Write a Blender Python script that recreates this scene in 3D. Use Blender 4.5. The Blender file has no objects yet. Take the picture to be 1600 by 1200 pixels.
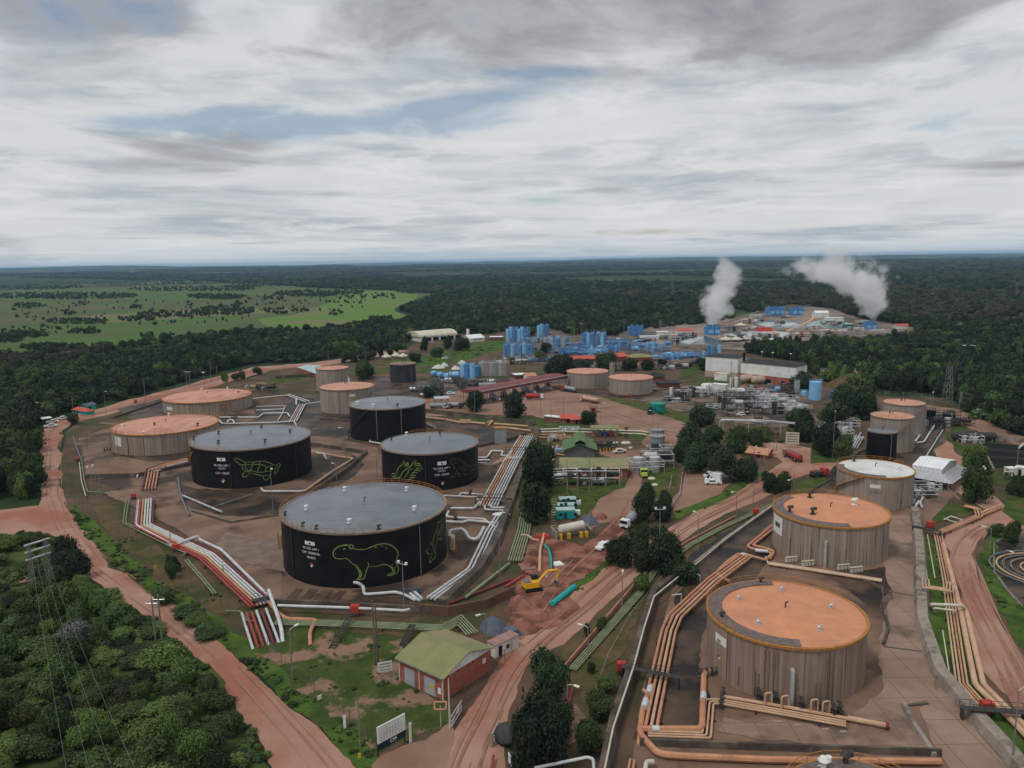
import bpy, math, random
import numpy as np
from mathutils import Vector, Matrix, noise
rnd = random.Random(7)
S = bpy.context.scene
COL = S.collection
rad = math.radians

# ------------------------------------------------------------------ camera
PW, PH, FPX, CAMH = 1600.0, 1200.0, 1217.0, 71.0
PITCH, ROLL = rad(9.06), rad(0.93)
_f = Vector((0, math.cos(PITCH), -math.sin(PITCH)))
_u0 = Vector((0, math.sin(PITCH), math.cos(PITCH)))
_r0 = Vector((1, 0, 0))
CR = (_r0*math.cos(ROLL) - _u0*math.sin(ROLL)).normalized()
CU = (_r0*math.sin(ROLL) + _u0*math.cos(ROLL)).normalized()
CF = _f
CPOS = Vector((0, 0, CAMH))
cam = bpy.data.objects.new('camera', bpy.data.cameras.new('camera'))
COL.objects.link(cam)
m3 = Matrix((CR, CU, -CF)).transposed()
cam.matrix_world = Matrix.Translation(CPOS) @ m3.to_4x4()
cam.data.sensor_width = 36.0
cam.data.lens = FPX/PW*36.0
cam.data.clip_start = 0.5
cam.data.clip_end = 80000
S.camera = cam
S.view_settings.view_transform = 'Standard'
S.view_settings.look = 'None'
S.view_settings.gamma = 1
S.view_settings.exposure = 0.0
S.cycles.volume_bounces = 6; S.cycles.max_bounces = 10

def ray(px, py):
    return CF + CR*((px-PW/2)/FPX) - CU*((py-PH/2)/FPX)
def G(px, py, z=0.0):
    """world point at height z seen at photo position (px,py)"""
    d = ray(px, py)
    t = (z-CAMH)/d.z
    return CPOS + d*t
def proj(p):
    q = Vector(p) - CPOS
    w = q.dot(CF)
    return PW/2 + FPX*q.dot(CR)/w, PH/2 - FPX*q.dot(CU)/w
def hgt(px, py, ptop):
    """height of a thing standing at (px,py) whose top shows at row ptop"""
    b = G(px, py)
    lo, hi = 0.0, 70.0
    for _ in range(30):
        m = (lo+hi)/2
        if proj((b.x, b.y, m))[1] > ptop: lo = m
        else: hi = m
    return lo
def dist(px, py): return (G(px, py)-CPOS).length

# ------------------------------------------------------------------ world, sun
SUN_EL, SUN_AZ = rad(60), rad(-130)     # azimuth from +Y towards +X
w = bpy.data.worlds.new('World'); S.world = w; w.use_nodes = True
nt = w.node_tree; nt.nodes.clear()
def N(t, **k):
    n = nt.nodes.new(t)
    for a, b in k.items(): setattr(n, a, b)
    return n
def LK(a, b): nt.links.new(a, b)
def MA(op, a, b=None, c=None, clamp=False):
    n = N('ShaderNodeMath', operation=op); n.use_clamp = clamp
    for i, v in enumerate((a, b, c)):
        if v is None: continue
        if isinstance(v, (int, float)): n.inputs[i].default_value = v
        else: LK(v, n.inputs[i])
    return n.outputs[0]
sky = N('ShaderNodeTexSky', sky_type='NISHITA'); sky.sun_disc = False
sky.sun_elevation = SUN_EL; sky.sun_rotation = SUN_AZ; sky.altitude = 100
sky.air_density = 1.0; sky.dust_density = 1.5
tc = N('ShaderNodeTexCoord'); sep = N('ShaderNodeSeparateXYZ'); LK(tc.outputs['Generated'], sep.inputs[0])
AZ = MA('ARCTAN2', sep.outputs[0], sep.outputs[1]); EL = MA('MAXIMUM', sep.outputs[2], 0.0)
LE = MA('LOGARITHM', MA('ADD', EL, .055), math.e)
def cnoise(s, t, seed, detail=8, rough=.55, dist_=0.0):
    c = N('ShaderNodeCombineXYZ')
    LK(MA('MULTIPLY', AZ, s), c.inputs[0]); LK(MA('MULTIPLY', LE, t), c.inputs[1]); c.inputs[2].default_value = seed
    n = N('ShaderNodeTexNoise'); n.inputs['Scale'].default_value = 1; n.inputs['Detail'].default_value = detail
    n.inputs['Roughness'].default_value = rough; n.inputs['Distortion'].default_value = dist_
    LK(c.outputs[0], n.inputs['Vector']); return n.outputs['Fac']
def blob(px, py, rx, ry, rot=0):
    du = MA('SUBTRACT', AZ, (px-800)/1217); dv = MA('SUBTRACT', EL, (409-py)/1270)
    c_, s_ = math.cos(rot), math.sin(rot)
    a = MA('DIVIDE', MA('ADD', MA('MULTIPLY', du, c_), MA('MULTIPLY', dv, s_)), rx/1217)
    b = MA('DIVIDE', MA('SUBTRACT', MA('MULTIPLY', dv, c_), MA('MULTIPLY', du, s_)), ry/1217)
    r2 = MA('ADD', MA('MULTIPLY', a, a), MA('MULTIPLY', b, b))
    return MA('EXPONENT', MA('MULTIPLY', r2, -1.0))
def sstep(x, a, b):
    n = N('ShaderNodeMapRange'); n.interpolation_type = 'SMOOTHSTEP'; n.clamp = True
    LK(x, n.inputs[0]); n.inputs[1].default_value = a; n.inputs[2].default_value = b
    return n.outputs[0]
def mixc(f, a, b):
    n = N('ShaderNodeMix', data_type='RGBA')
    LK(f, n.inputs[0])
    for i, v in ((6, a), (7, b)):
        if isinstance(v, tuple): n.inputs[i].default_value = v+(1,)
        else: LK(v, n.inputs[i])
    return n.outputs[2]
n_big = cnoise(2.2, 1.1, 3.1, 8, .5, .4)
n_mid = cnoise(8, 6.2, 8.3, 10, .6, .35)
n_str = cnoise(3.2, 4.2, 5.7, 9, .6, .3)
n_puf = cnoise(4.6, 3.8, 21.0, 10, .56, .5)
def total(x, L):
    for px, py, rx, ry, k, *r in L: x = MA('ADD', x, MA('MULTIPLY', blob(px, py, rx, ry, *(r or [0])), k))
    return x
veil = mixc(sstep(n_str, .30, .58), (.50, .56, .62), (.82, .85, .87))
veil = mixc(MA('MULTIPLY', sstep(n_mid, .46, .66), .8), veil, (.96, .97, .97))
darkf = total(MA('MULTIPLY', MA('SUBTRACT', n_puf, .5), 1.35), [(1010, 30, 560, 105, .44, -.06), (1250, 120, 260, 60, .22), (350, 250, 110, 34, .45), (110, 205, 200, 50, .08), (150, 60, 260, 60, .26), (640, 90, 160, 80, .18), (1480, 295, 120, 18, .35), (950, 303, 70, 10, .35), (60, 375, 120, 16, .22),
    (435, 52, 60, 26, -.7), (880, 215, 330, 55, -.45, .12), (1200, 250, 320, 60, -.4), (620, 155, 100, 22, -.4), (1500, 110, 160, 24, -.25, .3), (420, 300, 200, 12, -.3), (30, 215, 60, 30, -.2)])
dk = sstep(MA('ADD', darkf, MA('MULTIPLY', MA('SUBTRACT', n_mid, .5), .55)), .06, .42)
greyc = mixc(sstep(n_mid, .32, .66), (.36, .38, .415), (.54, .56, .585))
cl = mixc(dk, veil, greyc)
gap = total(MA('MULTIPLY', MA('SUBTRACT', n_mid, .5), 1.5), [(470, 205, 270, 24, .75, .02), (740, 168, 150, 15, .5, .14), (840, 130, 110, 10, .5), (340, 55, 220, 60, .12), (200, 90, 200, 60, .2), (1480, 215, 160, 50, .22), (860, 318, 80, 12, .35), (320, 325, 170, 12, .35), (60, 240, 120, 12, .3), (1100, 368, 400, 7, .2)])
gp = MA('MULTIPLY', sstep(gap, .12, .56), .74)
bgs = N('ShaderNodeBackground'); LK(sky.outputs[0], bgs.inputs[0]); bgs.inputs[1].default_value = .10
# pale band over the horizon
hz = sstep(sep.outputs[2], .03, .0)
cl = mixc(MA('MULTIPLY', hz, .5), cl, (.62, .72, .80))
bgc = N('ShaderNodeBackground'); LK(cl, bgc.inputs[0]); bgc.inputs[1].default_value = .80
mx = N('ShaderNodeMixShader'); LK(gp, mx.inputs[0]); LK(bgc.outputs[0], mx.inputs[1]); LK(bgs.outputs[0], mx.inputs[2])
wo = N('ShaderNodeOutputWorld'); LK(mx.outputs[0], wo.inputs[0])

sun = bpy.data.objects.new('sun', bpy.data.lights.new('sun', 'SUN')); COL.objects.link(sun)
sun.data.energy = 1.4; sun.data.angle = rad(10); sun.data.color = (1, .95, .88)
sd = Vector((math.sin(SUN_AZ)*math.cos(SUN_EL), math.cos(SUN_AZ)*math.cos(SUN_EL), math.sin(SUN_EL)))
sun.rotation_euler = sd.to_track_quat('Z', 'Y').to_euler()
sun.location = (0, 0, 60)

# ------------------------------------------------------------------ materials
MATS = {}
def M(name, c1, c2=None, sc=1.0, rough=.85, metal=0.0, vec=(1, 1, 1), thr=(.38, .62), c3=None, sc3=.1, thr3=(.5, .62),
      bump=0.0, bsc=None, detail=5, spec=.16, rnd_obj=0.0, world=False, emit=0, lines=None):
    if name in MATS: return MATS[name]
    m = bpy.data.materials.new(name); m.use_nodes = True
    t = m.node_tree; b = t.nodes['Principled BSDF']
    b.inputs['Roughness'].default_value = rough; b.inputs['Metallic'].default_value = metal
    b.inputs['Specular IOR Level'].default_value = spec
    b.inputs['Base Color'].default_value = tuple(c1)+(1,)
    if c2 is not None:
        if world:
            g = t.nodes.new('ShaderNodeNewGeometry'); co = g.outputs['Position']
        else:
            g = t.nodes.new('ShaderNodeTexCoord'); co = g.outputs['Object']
        mp = t.nodes.new('ShaderNodeMapping'); mp.inputs['Scale'].default_value = vec; t.links.new(co, mp.inputs[0])
        if rnd_obj:
            oi = t.nodes.new('ShaderNodeObjectInfo'); ml = t.nodes.new('ShaderNodeMath'); ml.operation = 'MULTIPLY'
            t.links.new(oi.outputs['Random'], ml.inputs[0]); ml.inputs[1].default_value = 97
            t.links.new(ml.outputs[0], mp.inputs['Location'])
        def nz(s, d=detail):
            n = t.nodes.new('ShaderNodeTexNoise'); n.inputs['Scale'].default_value = s; n.inputs['Detail'].default_value = d
            n.inputs['Roughness'].default_value = .6; t.links.new(mp.outputs[0], n.inputs['Vector']); return n.outputs['Fac']
        def mr(x, a, b_):
            n = t.nodes.new('ShaderNodeMapRange'); t.links.new(x, n.inputs[0]); n.inputs[1].default_value = a; n.inputs[2].default_value = b_; return n.outputs[0]
        def mix(f, a, b_):
            n = t.nodes.new('ShaderNodeMix'); n.data_type = 'RGBA'; t.links.new(f, n.inputs[0])
            for i, v in ((6, a), (7, b_)):
                if isinstance(v, tuple): n.inputs[i].default_value = v+(1,)
                else: t.links.new(v, n.inputs[i])
            return n.outputs[2]
        c = mix(mr(nz(sc), *thr), tuple(c1), tuple(c2))
        if c3 is not None: c = mix(mr(nz(sc3), *thr3), c, tuple(c3))
        if lines:   # (axis, spacing, width, colour) seams of the surface
            for ax, sp, wd, lc in lines:
                s_ = t.nodes.new('ShaderNodeSeparateXYZ'); t.links.new(co, s_.inputs[0])
                a = t.nodes.new('ShaderNodeMath'); a.operation = 'PINGPONG'; t.links.new(s_.outputs[ax], a.inputs[0]); a.inputs[1].default_value = sp/2
                l = t.nodes.new('ShaderNodeMath'); l.operation = 'LESS_THAN'; t.links.new(a.outputs[0], l.inputs[0]); l.inputs[1].default_value = wd
                c = mix(l.outputs[0], c, tuple(lc))
        if rnd_obj:
            hs = t.nodes.new('ShaderNodeHueSaturation'); t.links.new(c, hs.inputs['Color'])
            r2 = t.nodes.new('ShaderNodeMapRange'); t.links.new(oi.outputs['Random'], r2.inputs[0])
            r2.inputs[3].default_value = 1-rnd_obj; r2.inputs[4].default_value = 1+rnd_obj
            t.links.new(r2.outputs[0], hs.inputs['Value']); 
            r3 = t.nodes.new('ShaderNodeMapRange'); fr = t.nodes.new('ShaderNodeMath'); fr.operation = 'FRACT'
            t.links.new(ml.outputs[0], fr.inputs[0]); t.links.new(fr.outputs[0], r3.inputs[0])
            r3.inputs[3].default_value = .5-.05*rnd_obj; r3.inputs[4].default_value = .5+.03*rnd_obj
            t.links.new(r3.outputs[0], hs.inputs['Hue'])
            c = hs.outputs[0]
        t.links.new(c, b.inputs['Base Color'])
        if bump:
            bp = t.nodes.new('ShaderNodeBump'); bp.inputs['Strength'].default_value = bump; bp.inputs['Distance'].default_value = .3
            t.links.new(nz(bsc or sc*3), bp.inputs['Height']); t.links.new(bp.outputs[0], b.inputs['Normal'])
    MATS[name] = m
    return m

# ------------------------------------------------------------------ mesh builder
class MB:
    def __init__(s): s.v = []; s.f = []
    def add(s, vs, fs):
        o = len(s.v); s.v += [tuple(v) for v in vs]; s.f += [tuple(i+o for i in f) for f in fs]; return s
    def box(s, c, d, rz=0.0, top=None):
        x, y, z = c; a, b, h = d[0]/2, d[1]/2, d[2]
        ca, sa = math.cos(rz), math.sin(rz); tx, ty = top or (1, 1)
        vs = []
        for zz, kx, ky in ((0, 1, 1), (h, tx, ty)):
            for px, py in ((-a, -b), (a, -b), (a, b), (-a, b)):
                px *= kx; py *= ky
                vs.append((x+px*ca-py*sa, y+px*sa+py*ca, z+zz))
        return s.add(vs, [(3, 2, 1, 0), (4, 5, 6, 7), (0, 1, 5, 4), (1, 2, 6, 5), (2, 3, 7, 6), (3, 0, 4, 7)])
    def cyl(s, c, r, h, seg=16, r2=None, cap=True, top=True):
        x, y, z = c; r2 = r if r2 is None else r2
        vs = [(x+r*math.cos(2*math.pi*i/seg), y+r*math.sin(2*math.pi*i/seg), z) for i in range(seg)]
        vs += [(x+r2*math.cos(2*math.pi*i/seg), y+r2*math.sin(2*math.pi*i/seg), z+h) for i in range(seg)]
        fs = [(i, (i+1) % seg, seg+(i+1) % seg, seg+i) for i in range(seg)]
        if cap: fs += [tuple(range(seg-1, -1, -1))]
        if top: fs += [tuple(range(seg, 2*seg))]
        return s.add(vs, fs)
    def tube(s, pts, r, seg=8, cap=True):
        pts = [Vector(p) for p in pts]; n = len(pts)
        rs = r if isinstance(r, (list, tuple)) else [r]*n
        d = []
        for i in range(n):
            a = (pts[i]-pts[i-1]).normalized() if i else None
            b = (pts[i+1]-pts[i]).normalized() if i < n-1 else None
            t = (a+b) if a and b else (a or b)
            if t.length < 1e-6: t = b or a
            d.append(t.normalized())
        up = Vector((0, 0, 1)) if abs(d[0].z) < .95 else Vector((1, 0, 0))
        x = d[0].cross(up).normalized(); vs = []
        for i in range(n):
            x = (x - d[i]*x.dot(d[i])).normalized(); y = d[i].cross(x)
            k = 1.0
            if 0 < i < n-1:
                cs = max(.5, (pts[i]-pts[i-1]).normalized().dot(d[i])); k = 1/cs if cs > .8 else 1.15
            for j in range(seg):
                a = 2*math.pi*j/seg
                vs.append(pts[i]+(x*math.cos(a)+y*math.sin(a))*rs[i]*(k if k < 1.3 else 1))
        fs = []
        for i in range(n-1):
            for j in range(seg):
                fs.append((i*seg+j, (i+1)*seg+j, (i+1)*seg+(j+1) % seg, i*seg+(j+1) % seg))
        if cap: fs += [tuple(range(seg)), tuple(range(n*seg-1, (n-1)*seg-1, -1))]
        return s.add(vs, fs)
    def sph(s, c, r, seg=12, rings=8):
        if not isinstance(r, (tuple, list)): r = (r, r, r)
        vs = [(c[0], c[1], c[2]-r[2])]
        for i in range(1, rings):
            a = -math.pi/2+math.pi*i/rings
            for j in range(seg):
                b = 2*math.pi*j/seg
                vs.append((c[0]+r[0]*math.cos(a)*math.cos(b), c[1]+r[1]*math.cos(a)*math.sin(b), c[2]+r[2]*math.sin(a)))
        vs.append((c[0], c[1], c[2]+r[2])); fs = []
        for j in range(seg): fs.append((0, 1+(j+1) % seg, 1+j))
        for i in range(rings-2):
            for j in range(seg):
                a = 1+i*seg; fs.append((a+j, a+(j+1) % seg, a+seg+(j+1) % seg, a+seg+j))
        L = len(vs)-1; a = 1+(rings-2)*seg
        for j in range(seg): fs.append((a+j, a+(j+1) % seg, L))
        return s.add(vs, fs)
    def prism(s, poly, z0, z1):
        n = len(poly)
        ar = sum(poly[i][0]*poly[(i+1) % n][1]-poly[(i+1) % n][0]*poly[i][1] for i in range(n))
        if ar < 0: poly = poly[::-1]
        vs = [(p[0], p[1], z0) for p in poly]+[(p[0], p[1], z1) for p in poly]
        fs = [tuple(range(n-1, -1, -1)), tuple(range(n, 2*n))]+[(i, (i+1) % n, n+(i+1) % n, n+i) for i in range(n)]
        return s.add(vs, fs)
    def quad(s, a, b, c, d): return s.add([a, b, c, d], [(0, 1, 2, 3)])
    def xf(s, mat):
        s.v = [tuple(mat @ Vector(v)) for v in s.v]; return s
    def build(s, name, mat, parent=None, smooth=True, loc=None, rz=0.0, ang=38):
        me = bpy.data.meshes.new(name)
        vs = s.v
        if loc is None and parent is None and vs:   # origin at the base of the thing
            a = np.array(vs); mn, mx_ = a.min(0), a.max(0)
            loc = ((mn[0]+mx_[0])/2, (mn[1]+mx_[1])/2, mn[2]); vs = (a-np.array(loc)).tolist()
        me.from_pydata(vs, [], s.f); me.update()
        if smooth:
            me.shade_smooth(); me.set_sharp_from_angle(angle=rad(ang))
        if mat: me.materials.append(mat)
        o = bpy.data.objects.new(name, me); COL.objects.link(o)
        if parent: o.parent = parent
        if loc is not None: o.location = loc
        o.rotation_euler.z = rz
        return o
def tag(o, label=None, cat=None, group=None, kind=None):
    if label: o['label'] = label
    if cat: o['category'] = cat
    if group: o['group'] = group
    if kind: o['kind'] = kind
    return o
def thing(name, label, cat, loc=(0, 0, 0), rz=0.0, group=None):
    o = bpy.data.objects.new(name, None); COL.objects.link(o)
    o.empty_display_size = .5; o.location = loc; o.rotation_euler = (0, 0, rz)
    return tag(o, label, cat, group)
def dup(root, loc, rz=None, label=None, group=None, sc=None):
    def cp(o, par):
        c = o.copy(); COL.objects.link(c)
        if par: c.parent = par
        for ch in KIDS.get(o.name, []): cp(ch, c)
        return c
    if root.name not in KIDS:
        def reg(o):
            KIDS[o.name] = [c for c in bpy.data.objects if c.parent == o]
            for c in KIDS[o.name]: reg(c)
        reg(root)
    r = cp(root, None); r.location = loc
    if rz is not None: r.rotation_euler.z = rz
    if label: r['label'] = label
    if group: r['group'] = group
    if sc: r.scale = (sc, sc, sc) if not isinstance(sc, tuple) else sc
    return r
KIDS = {}
ORD = ['first', 'second', 'third', 'fourth', 'fifth', 'sixth', 'seventh', 'eighth', 'ninth', 'tenth', 'eleventh', 'twelfth', 'thirteenth', 'fourteenth']

from mathutils.geometry import tessellate_polygon
def outline(px, jit=.6, step=6.0, z=0.0):
    """photo outline -> ground outline with ragged edge"""
    P = [G(x, y) for x, y in px]; out = []
    for i in range(len(P)):
        a, b = P[i], P[(i+1) % len(P)]; L = (b-a).length
        st = max(1.2, (a-CPOS).length*.011); n = max(1, min(120, int(L/st)))
        for k in range(n):
            p = a.lerp(b, k/n)
            jj = jit*max(1, (p-CPOS).length/200)
            q = noise.noise_vector(Vector((p.x, p.y, 1.7))*.13/max(1, jj))
            q = q*2+noise.noise_vector(Vector((p.x, p.y, 8.2))*.55/max(1, jj))*.8
            out.append(Vector((p.x+q.x*jj, p.y+q.y*jj, z)))
    return out
SHN = [0]
def sheet(name, px, mat, z, jit=.6, step=4.0):
    SHN[0] += 1; z = z*.8+SHN[0]*.0018
    P = outline(px, jit, step, z)
    tri = tessellate_polygon([P])
    b = MB(); fs = []
    for t_ in tri:
        a, c, d = (P[i] for i in t_)
        fs.append(tuple(t_) if (c-a).cross(d-a).z > 0 else tuple(reversed(t_)))
    b.add([tuple(p) for p in P], fs)
    o = b.build(name, mat, smooth=False, loc=(0, 0, 0))
    return tag(o, kind='structure')

# ------------------------------------------------------------------ terrain
def hill(x, y):
    r = math.hypot(x, y)
    k = min(1, max(0, (r-3500)/6000))
    n = noise.fractal(Vector((x/2600, y/2600, 4.2)), 1.0, 2.1, 4)
    return min(100.0, max(0.0, k*(20+34*n+max(0, min(1, (r-8000)/6000))*46*noise.fractal(Vector((x/5200, y/5200, 9.1)), 1.0, 2.0, 4)+8*noise.noise(Vector((x/700, y/700, 2))))))
tm = MB(); rings = [0, 60, 120, 250, 500, 900, 1500, 2200, 3000, 3600]
rr = 4000
while rr < 30000: rings.append(rr); rr *= 1.07
rings.append(31000); segs = 240; vs = []
for r in rings:
    for j in range(segs):
        a = 2*math.pi*j/segs; x, y = r*math.sin(a), r*math.cos(a); vs.append((x, y, hill(x, y)))
fs = []
for i in range(len(rings)-1):
    for j in range(segs):
        a, b_, c, d = i*segs+j, (i+1)*segs+j, (i+1)*segs+(j+1) % segs, i*segs+(j+1) % segs
        fs.append((a, d, c, b_) if i else (a, c, b_))
tm.add(vs, fs)
m_terrain = M('forest_floor', (.016, .030, .013), (.035, .055, .022), sc=.004, c3=(.12, .15, .06), sc3=.0011, thr3=(.56, .64), detail=8, world=True, rough=1, spec=.1)
tag(tm.build('ground', m_terrain, smooth=True, loc=(0, 0, 0)), kind='structure')

m_meadow = M('meadow_grass', (.070, .092, .034), (.105, .105, .052), sc=.006, c3=(.07, .125, .03), sc3=.0035, thr3=(.48, .6), detail=8, world=True, rough=1, spec=.1)
m_meadow2 = M('meadow_bright', (.095, .18, .032), (.12, .175, .045), sc=.012, detail=8, world=True, rough=1, spec=.1, c3=(.15, .15, .075), sc3=.012)
m_earth = M('site_earth', (.135, .082, .055), (.075, .05, .035), sc=.06, c3=(.055, .055, .022), sc3=.045, thr3=(.48, .58), detail=9, world=True, rough=.95, bump=.2, bsc=.8)
m_red = M('red_dirt', (.32, .175, .122), (.37, .225, .17), sc=.09, c3=(.29, .12, .08), sc3=.03, thr3=(.48, .6), detail=10, world=True, rough=.95, bump=.3, bsc=.7)
m_reddk = M('red_dug_earth', (.205, .078, .052), (.29, .14, .10), sc=.25, c3=(.115, .046, .032), sc3=.18, thr3=(.47, .58), detail=10, world=True, rough=.95, bump=.8, bsc=.8)
m_tan = M('pale_dirt', (.29, .18, .13), (.235, .135, .095), sc=.08, c3=(.19, .115, .08), sc3=.05, detail=9, world=True, rough=.95)
m_conc = M('stained_concrete', (.225, .142, .10), (.145, .088, .06), sc=.09, c3=(.078, .050, .036), sc3=.05, thr3=(.52, .60), detail=10, world=True, rough=.7)
m_pad = M('brown_yard', (.120, .074, .049), (.185, .120, .083), sc=.07, c3=(.050, .034, .025), sc3=.05, thr3=(.48, .545), detail=10, world=True, rough=.65)
m_dark = M('oily_yard', (.050, .034, .024), (.110, .068, .046), sc=.10, c3=(.02, .016, .013), sc3=.07, thr3=(.46, .56), detail=9, world=True, rough=.5)
m_grass = M('verge_grass', (.036, .062, .013), (.068, .098, .024), sc=.25, c3=(.125, .08, .048), sc3=.10, thr3=(.52, .66), detail=10, world=True, rough=1, bump=.8, bsc=1.2, spec=.1)
m_worn = M('worn_grass', (.034, .058, .013), (.062, .085, .022), sc=.3, c3=(.24, .145, .105), sc3=.13, thr3=(.50, .57), detail=11, world=True, rough=1, bump=.8, bsc=1.2, spec=.1)
m_lush = M('lush_grass', (.045, .088, .014), (.080, .130, .026), sc=.3, c3=(.035, .060, .014), sc3=.1, thr3=(.5, .62), detail=11, world=True, rough=1, bump=1.0, bsc=1.2, spec=.1)
m_dry = M('dry_grass', (.085, .066, .030), (.125, .085, .045), sc=.2, c3=(.05, .06, .02), sc3=.09, thr3=(.5, .62), detail=10, world=True, rough=1, bump=.6, bsc=1.2, spec=.1)
m_shrubfloor = M('scrub_floor', (.025, .042, .012), (.055, .08, .022), sc=.12, detail=10, c3=(.07, .095, .03), sc3=.05, world=True, rough=1, bump=.8, bsc=1.0, spec=.1)

MEADOW = [(-150, 572), (0, 559), (100, 552), (200, 544), (300, 530), (400, 521), (480, 520), (560, 511), (620, 504), (655, 494), (622, 484), (660, 472), (690, 459), (620, 454), (500, 450), (400, 443), (300, 440), (0, 436), (-150, 440)]
sheet('meadow', MEADOW, m_meadow, .05, 3)
sheet('meadow', [(430, 518), (480, 519), (560, 510), (620, 502), (652, 493), (622, 484), (658, 472), (676, 461), (600, 455), (560, 456), (530, 470), (480, 488), (400, 500)], m_meadow2, .10, 3)
sheet('meadow', [(-150, 434), (0, 431), (200, 432), (380, 436), (300, 427), (0, 424), (-150, 428)], m_meadow, .05, 3)
sheet('meadow', [(150, 505), (330, 496), (520, 484), (500, 480), (300, 484), (120, 494)], M('meadow_dry', (.16, .135, .075), (.13, .14, .06), sc=.01, world=True, rough=1, spec=.1), .10, 3)
SITE = [(98, 672), (150, 648), (400, 588), (430, 572), (560, 566), (622, 552), (640, 534), (716, 521), (765, 522), (800, 516), (860, 512), (880, 521), (905, 525), (975, 525), (985, 515), (1010, 515), (1060, 509), (1110, 505), (1180, 489), (1235, 475), (1300, 483), (1345, 499), (1420, 509), (1435, 525), (1290, 540), (1180, 547), (1165, 552), (1250, 566), (1262, 580), (1290, 598), (1330, 608), (1380, 618), (1470, 622), (1560, 670), (1660, 700), (1700, 900), (1700, 1260), (590, 1260), (520, 1160), (460, 1108), (400, 1058), (300, 966), (240, 928), (175, 884), (125, 830), (100, 780), (95, 720)]
sheet('site_ground', SITE, m_earth, .03, 1.5)
sheet('forest_ground', [(-60, 840), (0, 838), (60, 832), (95, 845), (110, 870), (140, 905), (200, 945), (240, 975), (300, 1020), (345, 1060), (370, 1110), (400, 1150), (430, 1200), (460, 1260), (-200, 1260), (-200, 840)], m_shrubfloor, .03, 1)
sheet('dirt_road', [(640, 548), (600, 556), (560, 563), (500, 572), (425, 578), (415, 582), (345, 600), (290, 618), (215, 637), (160, 650), (112, 660), (97, 672), (92, 700), (97, 750), (105, 790), (125, 830), (175, 885), (240, 930), (300, 968), (350, 1010), (400, 1060), (460, 1110), (520, 1160), (560, 1200), (600, 1260), (450, 1260), (430, 1200), (400, 1150), (370, 1110), (345, 1060), (300, 1020), (240, 975), (200, 945), (140, 905), (110, 870), (95, 845), (60, 832), (0, 838), (-90, 842), (-90, 797), (0, 797), (60, 790), (66, 740), (62, 680), (75, 662), (110, 648), (160, 637), (200, 625), (270, 608), (330, 590), (400, 573), (480, 568), (560, 556), (620, 546)], m_red, .09, .5)
sheet('dirt_road', [(660, 1260), (690, 1200), (700, 1150), (730, 1110), (760, 1070), (785, 1030), (800, 1000), (818, 985), (860, 955), (905, 920), (950, 885), (1000, 852), (1060, 815), (1110, 786), (1165, 760), (1200, 737), (1222, 722), (1212, 715), (1160, 700), (1150, 690), (1180, 689), (1240, 696), (1290, 703), (1340, 712), (1340, 730), (1300, 738), (1262, 742), (1240, 750), (1222, 765), (1190, 780), (1130, 805), (1085, 835), (1040, 862), (1010, 885), (985, 912), (940, 955), (905, 985), (880, 1008), (840, 1020), (820, 1045), (803, 1090), (795, 1120), (790, 1160), (775, 1260)], m_red, .09, .4)
sheet('work_area', [(800, 1000), (790, 965), (793, 925), (822, 880), (800, 852), (830, 838), (880, 842), (915, 850), (935, 830), (965, 800), (985, 800), (978, 838), (950, 870), (915, 895), (885, 925), (900, 945), (880, 970), (840, 985)], m_reddk, .13, 1.6)
sheet('dirt_pad', [(590, 1260), (585, 1195), (600, 1180), (660, 1160), (700, 1128), (706, 1150), (700, 1180), (690, 1260)], m_tan, .11, .5)
sheet('dirt_pad', [(648, 628), (655, 618), (700, 612), (770, 604), (850, 598), (890, 600), (935, 617), (1000, 640), (1075, 662), (1076, 672), (1062, 695), (1045, 705), (1005, 702), (1003, 690), (1020, 677), (960, 672), (925, 660), (870, 660), (830, 650), (760, 648), (690, 650), (655, 652)], m_tan, .09, .6)
sheet('dirt_pad', [(985, 705), (1004, 700), (1010, 720), (1005, 750), (1000, 785), (985, 800), (965, 815), (935, 820), (925, 800), (940, 778), (978, 762), (984, 740), (978, 722), (930, 708), (945, 703)], m_tan, .10, .5)
sheet('parking_ground', [(1075, 728), (1110, 738), (1150, 745), (1125, 772), (1080, 790), (1050, 800), (1045, 785), (1062, 765)], m_tan, .11, .3)
sheet('dirt_road', [(1410, 628), (1500, 640), (1560, 668), (1660, 705), (1660, 720), (1540, 680), (1470, 652), (1400, 640)], m_tan, .09, .5)
sheet('dirt_road', [(1470, 680), (1490, 690), (1490, 705), (1510, 718), (1530, 725), (1540, 750), (1550, 770), (1575, 795), (1620, 830), (1620, 850), (1560, 822), (1530, 846), (1520, 866), (1530, 900), (1545, 940), (1575, 990), (1620, 1060), (1640, 1200), (1600, 1120), (1540, 1050), (1510, 990), (1497, 920), (1482, 862), (1470, 850), (1478, 832), (1520, 815), (1545, 802), (1530, 790), (1500, 775), (1480, 755), (1470, 720), (1455, 700)], m_red, .09, .4)
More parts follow.
